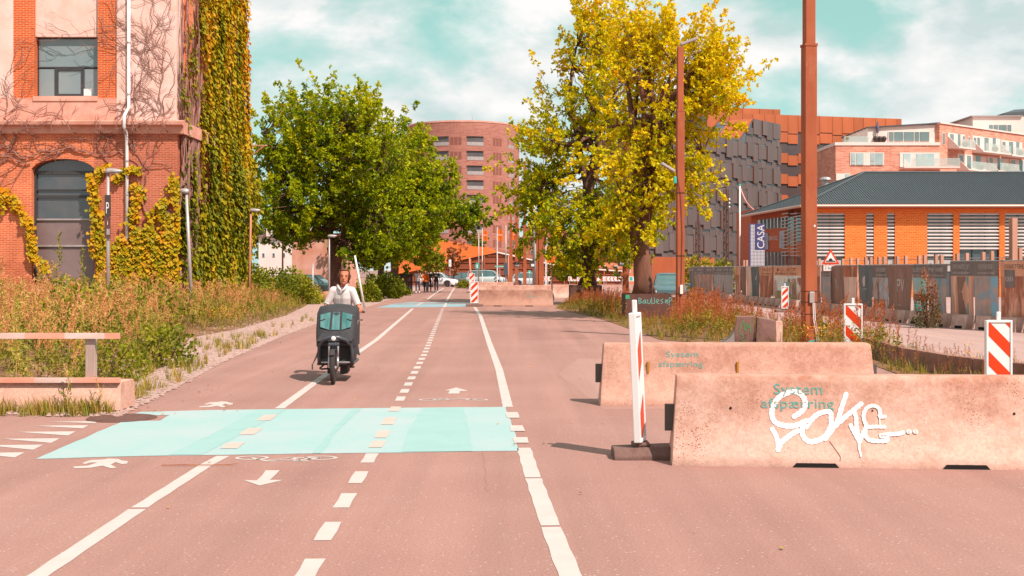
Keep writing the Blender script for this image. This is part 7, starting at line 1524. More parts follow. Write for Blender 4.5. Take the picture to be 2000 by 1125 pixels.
# ---------------------------------------------------------------- vehicles
M_tyre = mat('tyre_rubber', P(64, 54, 52, .7), rough=.9); M_rim = mat('wheel_rim', P(214, 190, 182, .7), rough=.35, metal=.5); M_carg = mat('car_glass', P(70, 100, 100, .6), P(96, 126, 124, .6), scale=.6, rough=.04, spec=1.0)
M_hl = mat('headlight', P(246, 240, 236, .7), rough=.1, spec=1.0); M_tl = mat('tail_light', P(214, 50, 30, .7), rough=.3); M_trim = mat('car_trim', P(70, 64, 64, .7), rough=.6); M_plate = mat('number_plate', P(250, 240, 232, .7), rough=.4)
def car(label, loc, rz, paint, kind='hatch', group='cars in the street'):
    t = thing('parked_car', label, 'car', loc, rz, group); van = kind == 'van'; suv = kind == 'suv'
    L_, W, H = {'hatch': (3.95, 1.72, 1.46), 'van': (4.3, 1.78, 1.72), 'suv': (4.4, 1.86, 1.58), 'sedan': (4.5, 1.78, 1.42)}[kind]; zs = H*.60; g = .17
    st = {'hatch': [(-.5, .80, .9), (-.47, .93, .97), (-.3, 1, 1), (.1, 1, 1), (.22, .99, .99), (.36, .96, .93), (.46, .87, .82), (.5, .70, .66)], 'van': [(-.5, .86, .96), (-.46, .95, 1), (0, 1, 1), (.28, .99, 1), (.40, .94, .92), (.47, .86, .80), (.5, .72, .66)],
          'suv': [(-.5, .82, .94), (-.46, .94, .99), (0, 1, 1), (.18, 1, 1), (.34, .97, .96), (.45, .90, .88), (.5, .76, .74)], 'sedan': [(-.5, .78, .88), (-.46, .93, .94), (-.2, 1, 1), (.14, 1, 1), (.34, .96, .92), (.46, .86, .80), (.5, .7, .66)]}[kind]
    b = MB(); secs = []
    for u, kw, kz in st:
        w = W/2*kw; z1 = zs*kz; low = g+(.10 if abs(u) > .46 else 0); secs.append([(u*L_, y, z) for y, z in ((-w*.92, low), (-w, low+.14), (-w*1.0, z1*.72), (-w*.95, z1*.93), (-w*.84, z1), (w*.84, z1), (w*.95, z1*.93), (w*1.0, z1*.72), (w, low+.14), (w*.92, low))])
    b.loft(secs); b.build('body', paint, t, auto=50)
    cab = {'hatch': [(-.48, .76, .0), (-.40, .80, .80), (-.25, .80, .97), (0, .80, 1), (.12, .79, .93), (.27, .80, .02)], 'van': [(-.49, .82, .0), (-.45, .84, .88), (-.3, .84, .98), (.02, .84, 1), (.16, .82, .92), (.34, .84, .03)], 'suv': [(-.48, .78, 0), (-.38, .80, .86), (-.2, .80, 1), (.0, .80, .98), (.08, .79, .92), (.25, .82, .02)], 'sedan': [(-.38, .76, 0), (-.22, .78, .92), (-.1, .78, 1), (.05, .78, .98), (.12, .77, .9), (.28, .80, .02)]}[kind]
    b = MB(); secs = []
    for u, kw, kz in cab:
        w = W/2*kw*1.04; wt = W/2*kw*.84; z = zs*.96+(H-.03-zs*.96)*kz; secs.append([(u*L_, -w, zs*.95), (u*L_, -wt+(w-wt)*(1-kz), z), (u*L_, wt-(w-wt)*(1-kz), z), (u*L_, w, zs*.95)])
    b.loft(secs); gl = b.build('cabin_glass', M_carg, t, auto=40)
    b = MB(); rs_ = [q for q in cab if q[2] > .85]; secs = []
    for u, kw, kz in rs_:
        wt = W/2*kw*.86; z = zs*.96+(H-.03-zs*.96)*kz; secs.append([(u*L_, -wt, z-.005), (u*L_, -wt*.8, z+.035), (u*L_, wt*.8, z+.035), (u*L_, wt, z-.005)])
    b.loft(secs); b.build('roof', paint, t, auto=50)
    for sgn in (-1, 1):
        for (u0, z0, u1, z1) in ((cab[-1][0], 0, cab[-2][0], cab[-2][2]), (-.08, 0, -.08, .99), (cab[0][0]+.02, 0, cab[1][0]+.01, cab[1][2])):
            f = lambda kz, s: s*(W/2*.80*1.05-(W/2*.80*(1.05-.85))*kz); zz_ = lambda kz: zs*.96+(H-.03-zs*.96)*kz
            b = MB(); b.beam((u0*L_, f(z0, sgn), zz_(z0)), (u1*L_, f(z1, sgn), zz_(z1)), .06, .06); b.build('pillar', paint if u0 != -.08 else M_trim, t)
        b = MB(); b.box(cab[-1][0]*L_-.42, cab[-1][0]*L_-.22, *sorted((sgn*W/2*.97, sgn*(W/2*.97+.18))), zs*.95, zs*.95+.14); b.build('mirror', paint, t, bevel=.03)
        for x in (-.31*L_, .31*L_):
            b = MB(); b.lathe([(.19, -.09), (.29, -.1), (.31, -.06), (.31, .06), (.29, .1), (.19, .09)], 20, (x, sgn*(W/2-.09), .31), axis='y'); w_ = b.build('wheel', M_tyre, t, auto=40)
            b = MB(); b.lathe([(.20, -.085), (.20, .085)], 18, (x, sgn*(W/2-.085), .31), axis='y'); b.build('rim', M_rim, w_)
            b = MB(); n = 12; yy_ = sgn*(W/2+.003); b.poly([(x+.40*math.cos(math.pi*i/n), yy_, .32+.38*math.sin(math.pi*i/n)) for i in range(n+1)]); b.build('wheel_arch', M_trim, t)
        y0, y1 = sorted((sgn*W/2*.50, sgn*W/2*.80)); b = MB(); b.loft([[(L_*.46, y0, zs*.70), (L_*.46, y1, zs*.74), (L_*.46, y1, zs*.84), (L_*.46, y0, zs*.80)], [(L_*.497, y0, zs*.60), (L_*.475, y1, zs*.66), (L_*.455, y1, zs*.82), (L_*.487, y0, zs*.70)]]); b.build('headlight', M_hl, t)
        b = MB(); b.box(-L_*.503, -L_*.47, *sorted((sgn*W/2*.58, sgn*W/2*.82)), zs*.72, zs*.9); b.build('tail_light', M_tl, t)
    b = MB(); b.box(L_*.485, L_*.505, -W*.30, W*.30, .26, .44); b.build('grille', M_trim, t); b = MB(); b.box(L_*.506, L_*.512, -.26, .26, .34, .45); b.build('number_plate', M_plate, t); b = MB(); b.box(-L_*.512, -L_*.503, -.26, .26, zs*.5, zs*.5+.11); b.build('number_plate', M_plate, t)
    b = MB(); b.box(-L_*.46, L_*.46, -W/2*.985, W/2*.985, g-.03, g+.06); b.build('sill', M_trim, t)
    return t
def paint(nm, c, k=.62): return mat(nm, P(*c, k), rough=.25, spec=.7)
gp = lambda px, d: (at(px, 560, d).x, d, 0)
car('white hatchback turning at the end of the cycle lane, behind the walkers', gp(857, 122), R(-16), paint('car_white', (250, 240, 236)), 'hatch')
car('dark car parked in front of the brown wedge wall', gp(896, 129), R(184), paint('car_dark', (84, 84, 88)), 'hatch')
car('pale grey van right of the round turquoise sign', gp(951, 126), R(-8), paint('car_pale', (200, 206, 202)), 'van')
car('light car half hidden by the slim rust masts', gp(1033, 124), R(6), paint('car_silver', (196, 204, 204)), 'hatch')
car('dark teal car facing the camera behind the tall mast, near the fence', gp(1307, 63), R(-96), paint('car_teal', (86, 116, 120)), 'suv')
car('dark green car in the shade under the big left tree', gp(596, 84), R(170), paint('car_green', (50, 74, 72)), 'sedan')
car('black car parked behind the green shrub', gp(560, 92), R(176), paint('car_black', (50, 48, 52)), 'hatch')
# ---------------------------------------------------------------- cargo bike
M_fab = mat('canopy_fabric', P(66, 63, 65, .66), P(54, 52, 54, .66), scale=8, rough=.75, bump=.6, bscale=11); M_fr = mat('bike_frame', P(92, 92, 98, .66), rough=.35, metal=.3); M_al = mat('aluminium', P(206, 196, 194, .66), rough=.3, metal=.6)
M_win = mat('canopy_window', P(44, 106, 102, .66), P(104, 146, 142, .66), scale=3.2, rough=.12, spec=.9, stretch=(4, 1, .6)); M_box = mat('bike_box', P(66, 60, 60, .66), rough=.8)
BK = thing('cargo_bike', 'black cargo bike with a rain canopy ridden towards the camera', 'bicycle', G(651, 751), R(3.0))
def bb(nm, m, fn, parent=BK, **k): b = MB(); fn(b); return b.build(nm, m, parent, **k)
def wheel(nm, y, r, w):
    o = bb(nm, M_tyre, lambda b: b.lathe([(r-.045, -w*.5), (r-.012, -w*.5), (r, -w*.22), (r, w*.22), (r-.012, w*.5), (r-.045, w*.5)], 32, (0, y, r), axis='x'), auto=35)
    bb('rim', M_al, lambda b: [b.tube([(s*.012, y+(r-.05)*math.cos(a*math.pi/16), r+(r-.05)*math.sin(a*math.pi/16)) for a in range(33)], .012, 6) for s in (-1, 1)], o)
    sp = bb('spokes', M_al, lambda b: [b.tube([((-1)**i*.02, y, r), (0, y+(r-.055)*math.cos(i*math.pi/9), r+(r-.055)*math.sin(i*math.pi/9))], .002, 4, cap=False) for i in range(18)], o); sp['kind'] = 'stuff'
    bb('hub', M_al, lambda b: b.lathe([(.025, -.05), (.03, -.02), (.03, .02), (.025, .05)], 12, (0, y, r), axis='x'), o); return o
wheel('front_wheel', 0, .255, .052); wheel('rear_wheel', 1.86, .33, .05)
for s in (-1, 1):
    bb('fork_leg', M_al, lambda b: b.tube([(s*.062, 0, .255), (s*.066, .03, .42)], .019, 8), smooth=True); bb('fork_stanchion', M_al, lambda b: b.tube([(s*.066, .03, .42), (s*.066, .06, .60), (s*.03, .07, .62)], .016, 8), smooth=True)
bb('fork_crown', M_fr, lambda b: b.box(-.085, .085, .03, .11, .585, .635), bevel=.012)
bb('front_fender', M_box, lambda b: b.loft([[((-.035), .28*math.cos(a), .255+.28*math.sin(a)), (.035, .28*math.cos(a), .255+.28*math.sin(a)), (.035, .286*math.cos(a), .255+.286*math.sin(a)), (-.035, .286*math.cos(a), .255+.286*math.sin(a))] for a in [R(35+i*14) for i in range(8)]]))
hl = bb('headlight', M_trim, lambda b: b.lathe([(.02, .05), (.045, .02), (.045, -.03)], 14, (0, .06, .70), axis='y')); bb('lens', M_hl, lambda b: b.lathe([(.038, -.031), (.03, -.04), (.01, -.044)], 14, (0, .06, .70), axis='y'), hl)
arch = [(-.25, .36, .27), (-.255, .34, .45), (-.24, .30, .58), (-.17, .22, .665), (-.06, .14, .71), (.06, .14, .71), (.17, .22, .665), (.24, .30, .58), (.255, .34, .45), (.25, .36, .27)]
bb('front_bumper_tube', M_fr, lambda b: b.tube([Vector(p) for p in arch], .03, 12), smooth=True)
bb('cross_bar', M_al, lambda b: b.tube([(-.25, .36, .31), (.25, .36, .31)], .014, 8)); bb('side_tube', M_fr, lambda b: b.tube([(-.27, .36, .29), (-.28, 1.2, .29), (-.06, 1.5, .32)], .02, 8)); bb('side_tube', M_fr, lambda b: b.tube([(.27, .36, .29), (.28, 1.2, .29), (.06, 1.5, .32)], .02, 8))
bb('main_tube', M_fr, lambda b: b.tube([(0, .08, .64), (0, .28, .34), (0, .5, .22), (0, 1.3, .24), (0, 1.42, .32)], .035, 10), smooth=True)
for x0, x1 in ((-.15, -.03), (.05, .17)): bb('battery_box', M_box, lambda b: b.box(x0, x1, .55, 1.0, .115, .27), bevel=.015)
bb('cargo_box', M_box, lambda b: b.loft([[(-.25, y, .26), (.25, y, .26), (.30, y, .62), (-.30, y, .62)] for y in (.40, 1.18)]), bevel=.02)
bb('mesh_side', mat('mesh_grey', P(150, 128, 122, .66), rough=.8), lambda b: b.loft([[(.302, y, .60), (.31, y, .60), (.325, y, .95), (.317, y, .95)] for y in (.6, 1.1)]))
CS = [(.26, .24, .58, .70), (.31, .285, .56, .78), (.40, .30, .56, .90), (.52, .312, .56, 1.06), (.64, .318, .56, 1.165), (.80, .32, .56, 1.20), (1.02, .32, .56, 1.19), (1.22, .30, .56, 1.12)]
def csec(y, w, z0, z1): return [(-w, y, z0), (-w*1.02, y, (z0+z1)/2), (-w*.99, y, z1-.10), (-w*.90, y, z1-.035), (-w*.5, y, z1), (0, y, z1+.012), (w*.5, y, z1), (w*.90, y, z1-.035), (w*.99, y, z1-.10), (w*1.02, y, (z0+z1)/2), (w, y, z0)]
cn = bb('canopy', M_fab, lambda b: b.loft([csec(*q) for q in CS]), auto=55)
def cf(u, v): 
    "point on the slanted canopy front: u across, v 0 bottom to 1 top"
    z = .755+v*.36; y = .31+(.63-.31)*((z-.78)/(1.165-.78) if z > .78 else 0)-.014; return Vector((u, y-.006, z+.004))
for (u0, u1, t0, t1) in ((-.235, -.095, -.25, -.09), (-.062, .062, -.055, .055), (.095, .235, .09, .25)):
    lo, hi = (.16, .90); b = MB(); q = [cf(u0, lo+(.12 if abs(u0) > .2 else 0)), cf(u1, lo+(.12 if abs(u1) > .2 else 0)), cf(t1, hi-(.10 if abs(t1) > .2 else 0)), cf(t0, hi-(.10 if abs(t0) > .2 else 0))]; b.ext(q, (0, -.004, .002)); b.build('window', M_win, cn)
bb('visor_flap', M_fab, lambda b: b.loft([[(-.20, .29, .755), (.20, .29, .755), (.20, .275, .77), (-.20, .275, .77)], [(-.28, .235, .64), (.28, .235, .64), (.28, .22, .65), (-.28, .22, .65)]]), cn)
for s in (-1, 1):
    bb('canopy_rib', M_box, lambda b: b.tube([cf(s*.078, .02)+Vector((0, -.006, 0)), cf(s*.078, .95)+Vector((0, -.006, 0))], .010, 6), cn); bb('toggle', M_trim, lambda b: b.box(*sorted((s*.24, s*.29)), .50, .515, 1.0, 1.015), cn)
    bb('toggle', M_trim, lambda b: b.tube([cf(s*.17, .62)+Vector((0, -.012, 0)), cf(s*.24, .55)+Vector((0, -.012, 0))], .009, 6), cn)
bb('loose_strap', M_fab, lambda b: b.loft([[(-.25, .35, .58), (-.24, .35, .52), (-.22, .38, .55)], [(-.30, .33, .42), (-.29, .33, .38), (-.28, .35, .40)], [(-.35, .32, .30), (-.345, .32, .28), (-.34, .33, .29)]])); bb('strap_buckle', M_trim, lambda b: b.box(-.365, -.345, .315, .325, .20, .29))
bb('side_flap', M_fab, lambda b: b.loft([[(.25, .32, .66), (.31, .6, .66), (.31, .6, .64)], [(.27, .33, .45), (.36, .6, .42), (.36, .6, .40)]]))
bb('handlebar', M_fr, lambda b: b.tube([(-.31, 1.52, 1.06), (-.22, 1.46, 1.08), (0, 1.42, 1.09), (.22, 1.46, 1.08), (.31, 1.52, 1.06)], .013, 8)); bb('steering_column', M_fr, lambda b: b.tube([(0, 1.42, 1.09), (0, 1.38, .45)], .022, 8))
for s in (-1, 1): bb('grip', M_trim, lambda b: b.tube([(s*.36, 1.56, 1.05), (s*.24, 1.475, 1.075)], .019, 8))
bb('mirror_stub', M_trim, lambda b: b.box(.335, .37, 1.0, 1.03, .93, .95)); bb('seat_tube', M_fr, lambda b: b.tube([(0, 1.42, .30), (0, 1.66, .88)], .02, 8)); bb('chain_stay', M_fr, lambda b: b.tube([(0, 1.42, .32), (.06, 1.86, .33)], .016, 6)); bb('seat_stay', M_fr, lambda b: b.tube([(.06, 1.86, .33), (0, 1.62, .76)], .014, 6))
bb('saddle', M_trim, lambda b: b.loft([[(-.04, 1.52, .89), (.04, 1.52, .89), (.03, 1.52, .93), (-.03, 1.52, .93)], [(-.08, 1.68, .88), (.08, 1.68, .88), (.07, 1.68, .935), (-.07, 1.68, .935)], [(-.11, 1.80, .89), (.11, 1.80, .89), (.09, 1.80, .95), (-.09, 1.80, .95)]]))
ck = bb('crank', M_al, lambda b: [b.tube([(.09, 1.42, .31), (.10, 1.38, .155)], .012, 6)]); bb('crank', M_al, lambda b: b.tube([(-.09, 1.42, .31), (-.10, 1.46, .46)], .012, 6)); bb('pedal', M_trim, lambda b: b.box(.11, .21, 1.33, 1.42, .14, .165), bevel=.005); bb('reflector', M_yel, lambda b: b.box(.12, .20, 1.322, 1.329, .143, .162)); bb('pedal', M_trim, lambda b: b.box(-.21, -.11, 1.42, 1.51, .45, .475))
bb('kickstand', M_trim, lambda b: b.tube([(-.2, .9, .26), (-.27, .6, .20), (-.24, .55, .19), (-.12, .55, .20)], .014, 6))
# ---------------------------------------------------------------- people
M_skin = mat('skin', P(226, 140, 104, .66), P(214, 126, 92, .66), scale=6, rough=.6); M_skin2 = mat('skin_tan', P(214, 130, 96, .66), rough=.6); M_hair = mat('hair_brown', P(120, 66, 44, .64), P(92, 50, 36, .64), scale=20, rough=.6, stretch=(1, 1, .1)); M_hairb = mat('hair_dark', P(70, 48, 40, .64), rough=.6)
M_eye = mat('eye_dark', P(60, 36, 28), rough=.3); M_lip = mat('lips', P(196, 96, 80, .66), rough=.5)
def cap(b, p, q, r0, r1, n=12):
    p, q = Vector(p), Vector(q); d = (q-p).normalized(); a = [p-d*r0*math.cos(t) for t in (0.0, .5, 1.0)]; ra = [max(.0015, r0*math.sin(t)) for t in (.12, .5, 1.0)]; c = [q+d*r1*math.cos(t) for t in (1.0, .5, 0.0)]; rc = [r1*math.sin(t) for t in (1.0, .5)]+[.0015]
    b.tube(a+[p, q]+c, ra+[r0, r1]+rc, n)
def person(name, label, loc, rz, J, garments, skin, hair, group=None, voxel=.010, look=(0, 0), hs=1.0, hair_len=.0, face=True, feet=True):
    """J: joint name -> (x, y, z) in a frame where the person faces -y. One remeshed body; garments are shells grown from it.
    garments: (name, material, {region: (lo, hi)}, thickness)"""
    t = thing(name, label, 'person', loc, rz, group); b = MB(); J = {k: Vector(v) for k, v in J.items()}; bones = []
    def bone(rg, p, q, r0, r1): bones.append((rg, Vector(p), Vector(q), r0, r1)); cap(b, p, q, r0, r1)
    hip, che, nk = J['hip'], J['chest'], J['neck']; up = (nk-hip).normalized(); side = (J['shR']-J['shL']).normalized(); fwd = side.cross(up); fwd = -fwd if fwd.y > 0 else fwd
    hs_ = (J['hipR']-J['hipL']).normalized()
    def ell(c, sx, sy, s_, k=14): return [c+s_*sx*math.cos(2*math.pi*i/k)+fwd*sy*math.sin(2*math.pi*i/k) for i in range(k)]
    wst = hip.lerp(che, .45); b.loft([ell(hip-up*.12, .09, .08, hs_), ell(hip-up*.08, .155, .115, hs_), ell(hip, .168, .125, hs_), ell(wst, .132, .102, side), ell(che, .165, .118, side), ell(che.lerp(nk, .5), .155, .10, side), ell(che.lerp(nk, .8), .095, .075, side), ell(nk, .055, .055, side)])
    bones += [('torso', hip, che, .15, .15), ('torso', che, nk-up*.05, .15, .08), ('torso', J['hipL'], J['hipR'], .11, .11)]
    for s in 'LR':
        bone('uparm', J['sh'+s], J['el'+s], .058, .045); bone('forearm', J['el'+s], J['wr'+s], .043, .027); bone('torso', che.lerp(nk, .62), J['sh'+s], .062, .056)
        bone('thigh', J['hip'+s], J['kn'+s], .088, .058); bone('shin', J['kn'+s], J['an'+s], .054, .036)
        bone('foot', J['an'+s]-Vector((0, 0, .03)), J['toe'+s], .04, .032); cap(b, J['an'+s]+Vector((0, .02, -.045)), J['toe'+s]+Vector((0, .05, 0)), .034, .03)
        # hand: palm, four fingers and a thumb, slightly curled
        fd = (J['wr'+s]-J['el'+s]).normalized(); hd = J.get('ha'+s); fd = (Vector(hd)-J['wr'+s]).normalized() if hd else fd
        sd = fd.cross(Vector((0, 1, 0)) if abs(fd.y) < .8 else Vector((0, 0, 1))).normalized(); pl = fd.cross(sd)
        bone('hand', J['wr'+s], J['wr'+s]+fd*.075, .027, .034)
        for i, (o_, l_) in enumerate(((-.030, .062), (-.010, .074), (.011, .070), (.030, .052))):
            a_ = J['wr'+s]+fd*.085+pl*o_; m_ = a_+fd*l_*.55+sd*.006; e_ = m_+fd*l_*.40+sd*.022; bone('hand', a_, m_, .0105, .0098); bone('hand', m_, e_, .0098, .0085)
        k_ = -1 if s == 'L' else 1; a_ = J['wr'+s]+fd*.03-pl*.022; m_ = a_+fd*.035-pl*.032+sd*.012; bone('hand', a_, m_, .013, .0115); bone('hand', m_, m_+fd*.034-pl*.006+sd*.01, .0115, .0095)
    hc = J['head']; bone('neck', nk-up*.06, hc-Vector((0, 0, .06))*hs, .052, .05)
    RM = Matrix.Rotation(look[0], 3, 'Z') @ Matrix.Rotation(look[1], 3, 'Y')
    def H(x, y, z): return hc+RM @ Vector((x*hs, y*hs, z*hs))
    def hsec(z, rx, yf, yb, k=14): return [H(rx*math.cos(2*math.pi*i/k), (yb if math.sin(2*math.pi*i/k) > 0 else yf)*abs(math.sin(2*math.pi*i/k))*(1 if math.sin(2*math.pi*i/k) > 0 else -1), z) for i in range(k)]
    b.loft([hsec(-.118, .022, .088, .0), hsec(-.108, .040, .094, .02), hsec(-.085, .055, .094, .05), hsec(-.05, .064, .092, .078), hsec(0, .073, .090, .096), hsec(.04, .076, .092, .102), hsec(.08, .070, .082, .094), hsec(.105, .050, .056, .070), hsec(.118, .02, .02, .03)])
    cap(b, H(0, -.092, .012), H(0, -.113, -.028), .010*hs, .0145*hs); cap(b, H(-.03, -.082, .028), H(.03, -.082, .028), .012*hs, .012*hs); cap(b, H(-.018, -.09, -.062), H(.018, -.09, -.062), .009*hs, .009*hs)
    for k_ in (-1, 1): cap(b, H(k_*.074, .01, -.022), H(k_*.079, .014, .018), .011*hs, .015*hs)
    bones.append(('head', H(0, 0, -.05), H(0, 0, .05), .09, .09))
    me = b.mesh('tmp', skin); o = bpy.data.objects.new('tmp', me); COL.objects.link(o)
    rm = o.modifiers.new('r', 'REMESH'); rm.mode = 'VOXEL'; rm.voxel_size = voxel; sm_ = o.modifiers.new('s', 'SMOOTH'); sm_.iterations = 4; sm_.factor = .5
    dg = bpy.context.evaluated_depsgraph_get(); bm_ = bpy.data.meshes.new_from_object(o.evaluated_get(dg)); bpy.data.objects.remove(o)
    bm_.name = 'body'; bm_.materials.clear(); bm_.materials.append(skin); bm_.polygons.foreach_set('use_smooth', [True]*len(bm_.polygons)); bo = bpy.data.objects.new('body', bm_); COL.objects.link(bo); bo.parent = t
    nv = len(bm_.vertices); V = np.empty(nv*3, np.float32); bm_.vertices.foreach_get('co', V); V = V.reshape(-1, 3); Nn = np.empty(nv*3, np.float32); bm_.vertices.foreach_get('normal', Nn); Nn = Nn.reshape(-1, 3)
    best = np.full(nv, 9e9); reg = np.zeros(nv, int); par = np.zeros(nv); names = sorted(set(q[0] for q in bones))
    for rg, p, q, r0, r1 in bones:
        p, q = np.array(p), np.array(q); d = q-p; u = np.clip((V-p)@d/(d@d), 0, 1); dist = np.linalg.norm(V-p-np.outer(u, d), axis=1)-(r0+(r1-r0)*u); m_ = dist < best; best[m_] = dist[m_]; reg[m_] = names.index(rg); par[m_] = u[m_]
    F = [tuple(p.vertices) for p in bm_.polygons]
    def shell(nm, m, mask, th):
        fs = [f for f in F if all(mask[i] for i in f)]; used = sorted(set(i for f in fs for i in f)); mp = {v: i for i, v in enumerate(used)}
        if not fs: return
        me = bpy.data.meshes.new(nm); me.from_pydata([tuple(V[i]+Nn[i]*th) for i in used], [], [tuple(mp[i] for i in f) for f in fs]); me.materials.append(m); me.polygons.foreach_set('use_smooth', [True]*len(me.polygons)); o = bpy.data.objects.new(nm, me); COL.objects.link(o); o.parent = t
        so = o.modifiers.new('t', 'SOLIDIFY'); so.thickness = .006; so.offset = -1; return o
    ud = (V-np.array(hip))@np.array(up)
    for nm, m, regs, th in garments:
        mask = np.zeros(nv, bool)
        for rg, (lo, hi) in regs.items():
            if rg not in names: continue
            k_ = reg == names.index(rg)
            if rg == 'torso': mask |= k_ & (ud >= lo) & (ud <= hi)
            else: mask |= k_ & (par >= lo) & (par <= hi)
        if nm == 'shoes':
            lf = np.linalg.norm(V-np.array(J['anL']), axis=1) < np.linalg.norm(V-np.array(J['anR']), axis=1); shell('shoe', m, mask & lf, th); shell('shoe', m, mask & ~lf, th)
        else: shell(nm, m, mask, th)
    # hair: shell of the skull without the face
    q = (V-np.array(hc))@np.array(RM); q = q/hs
    mask = (reg == names.index('head')) | (reg == names.index('neck')); mask &= (q[:, 2] > -.10-hair_len) & ((q[:, 1] > .0) | (q[:, 2] > .088) | ((np.abs(q[:, 0]) > .058) & (q[:, 1] > -.05) & (q[:, 2] > -.02))) & ~((q[:, 1] < -.02) & (q[:, 2] < .085) & (np.abs(q[:, 0]) < .060)); mask &= (q[:, 2] > -.09)
    ho = shell('hair', hair, mask, .016*hs)
    if hair_len > 0:
        b = MB()
        for x, y, z in ((.062, .05, -.07), (.03, .085, -.08)): b.tube([H(x*.9, y*.9, .04), H(x*1.05, y*1.05, -.02), H(x*1.15, y*1.1, z), H(x*1.1+.025, y*1.1, z-.03)], [.014, .020, .017, .004], 8)
        b.build('hair_lock', hair, t, smooth=True)
    if face:
        for k_ in (-1, 1):
            b = MB(); b.ball(H(k_*.031, -.081, .004), .0075*hs, 8, 6, sc=(1.3, .7, .6)); b.build('eye', M_eye, t, smooth=True); b = MB(); b.tube([H(k_*.016, -.094, .024), H(k_*.032, -.094, .029), H(k_*.05, -.082, .022)], .0028*hs, 5); b.build('eyebrow', hair, t)
        b = MB(); b.tube([H(-.022, -.095, -.060), H(0, -.101, -.062), H(.022, -.095, -.060)], [.003, .0055, .003], 6); b.build('mouth', M_lip, t)
    return t
# the rider: seated, leaning a little forward, hands on the grips
bl_ = BK.location; rzb = R(3.0)
J = dict(hip=(0, 1.66, 1.0), chest=(0, 1.60, 1.30), neck=(.005, 1.555, 1.485), head=(.03, 1.50, 1.635), shL=(-.150, 1.56, 1.405), shR=(.150, 1.56, 1.40), elL=(-.250, 1.57, 1.19), elR=(.245, 1.56, 1.175), wrL=(-.295, 1.50, 1.10), wrR=(.30, 1.49, 1.10), haL=(-.30, 1.40, 1.07), haR=(.30, 1.40, 1.07),
         hipL=(-.09, 1.66, .97), hipR=(.09, 1.66, .97), knL=(-.12, 1.26, .88), knR=(.11, 1.38, .62), anL=(-.15, 1.45, .545), anR=(.155, 1.40, .24), toeL=(-.155, 1.31, .505), toeR=(.16, 1.255, .195))
M_shirt = mat('white_shirt', P(250, 234, 228, .66), P(236, 214, 206, .66), scale=7, rough=.8, bump=.25, bscale=9); M_trou = mat('dark_trousers', P(72, 66, 70, .66), rough=.85); M_shoe = mat('shoe_dark', P(84, 70, 66, .66), rough=.7); M_shoew = mat('shoe_white', P(246, 234, 228, .66), rough=.7)
rd = person('person', 'woman in a white zip shirt riding the cargo bike', bl_, rzb, J, [('shirt', M_shirt, {'torso': (-.06, .485), 'uparm': (0, 1), 'forearm': (0, .30)}, .014), ('trousers', M_trou, {'torso': (-.4, -.04), 'thigh': (0, 1), 'shin': (0, .9)}, .010), ('shoes', M_shoe, {'foot': (-1, 2), 'shin': (.96, 1)}, .010)], M_skin, M_hair, voxel=.0085, look=(R(4), R(5)), hs=1.06, hair_len=.06)
b = MB(); b.tube([(.0, 1.437, 1.40), (.0, 1.452, 1.31), (0, 1.49, 1.12)], .004, 5); b.build('zip', M_trim, rd)
for s in (-1, 1): b = MB(); b.tube([(s*.075, 1.53, 1.50), (s*.06, 1.475, 1.465), (s*.035, 1.448, 1.43), (.004*s, 1.437, 1.395)], [.02, .022, .018, .008], 8); b.build('collar', M_shirt, rd, smooth=True)
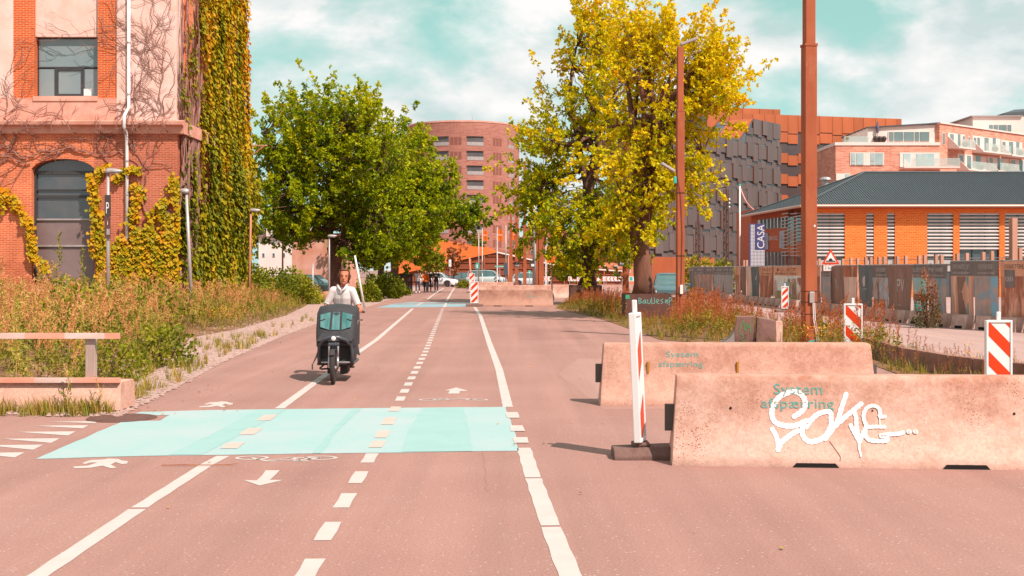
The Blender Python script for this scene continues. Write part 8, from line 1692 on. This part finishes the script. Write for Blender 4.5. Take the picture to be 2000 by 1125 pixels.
# four people walking on the lane
def walker(label, px, d, h, st, tops, trousers, shoes, hair, rz=0.0, long_sleeve=False, arm=0.0, hl=0.0, skin=None):
    k = h/1.74; s = st
    J = dict(hip=(0, 0, .94), chest=(0, -.01, 1.24), neck=(0, -.005, 1.45), head=(0, -.02, 1.61), shL=(-.18, 0, 1.40), shR=(.18, 0, 1.40), elL=(-.25, .06*s, 1.13), elR=(.25, -.06*s, 1.13), wrL=(-.26, -.06+.12*s, .90), wrR=(.26, -.06-.12*s, .90),
             hipL=(-.09, 0, .90), hipR=(.09, 0, .90), knL=(-.10, -.16*s-.03, .50), knR=(.10, .10*s-.03, .50), anL=(-.10, -.26*s, .095 if s > 0 else .13), anR=(.10, .28*s, .13 if s > 0 else .095), toeL=(-.11, -.26*s-.15, .035 if s > 0 else .04), toeR=(.11, .28*s-.14, .045 if s > 0 else .035))
    if arm: J['elR'] = (.24, -.05, 1.12); J['wrR'] = (.10, -.22, 1.16)
    J = {q: tuple(c*k for c in v) for q, v in J.items()}
    p = at(px, 560, d); p.z = 0
    return person('person', label, p, rz, J, [('top', tops, {'torso': (-.10*k, .48*k), 'uparm': (0, 1 if long_sleeve else .62), **({'forearm': (0, .92)} if long_sleeve else {})}, .016), ('trousers', trousers, {'torso': (-.4, -.03), 'thigh': (0, 1), 'shin': (0, .97)}, .014), ('shoes', shoes, {'foot': (-1, 2)}, .012)], skin or M_skin2, hair, 'people walking towards the camera', voxel=.012, hair_len=hl, look=(rz*.2, 0))
M_tw = mat('tee_white', P(250, 240, 236, .66), rough=.85); M_to = mat('blouse_orange', P(236, 110, 20, .66), rough=.8); M_tb_ = mat('tee_black', P(58, 52, 56, .66), rough=.85); M_jn = mat('jeans_blue', P(86, 90, 108, .66), rough=.85); M_jg = mat('trousers_grey', P(96, 88, 90, .66), rough=.85)
walker('man in a white T-shirt and blue jeans, leftmost of the four walkers', 816, 90, 1.78, 1, M_tw, M_jn, M_shoew, M_hairb, arm=1)
walker('woman in an orange top and dark trousers among the four walkers', 831, 91, 1.70, -1, M_to, M_tb_, M_shoe, M_hair, long_sleeve=True, hl=.08)
walker('person in dark clothes half hidden behind the woman in orange', 838.5, 94, 1.72, 1, M_tb_, M_jg, M_shoe, M_hairb)
wk = walker('man in a black T-shirt with a white print, rightmost of the four walkers', 852, 91, 1.80, -1, M_tb_, M_jg, M_shoew, M_hairb)
b = MB(); b.box(-.10, .10, -.160, -.150, 1.26, 1.33); b.build('shirt_print', M_whp, wk)
wk = walker('worker in dark jacket and orange helmet behind the chevron boards', 1205, 118, 1.78, 1, M_tb_, M_tb_, M_shoe, M_hairb, long_sleeve=True)
b = MB(); b.ball((0, -.02, 1.70), .135, 12, 8, sc=(1, 1.1, .8)); b.build('helmet', M_redp, wk, smooth=True)
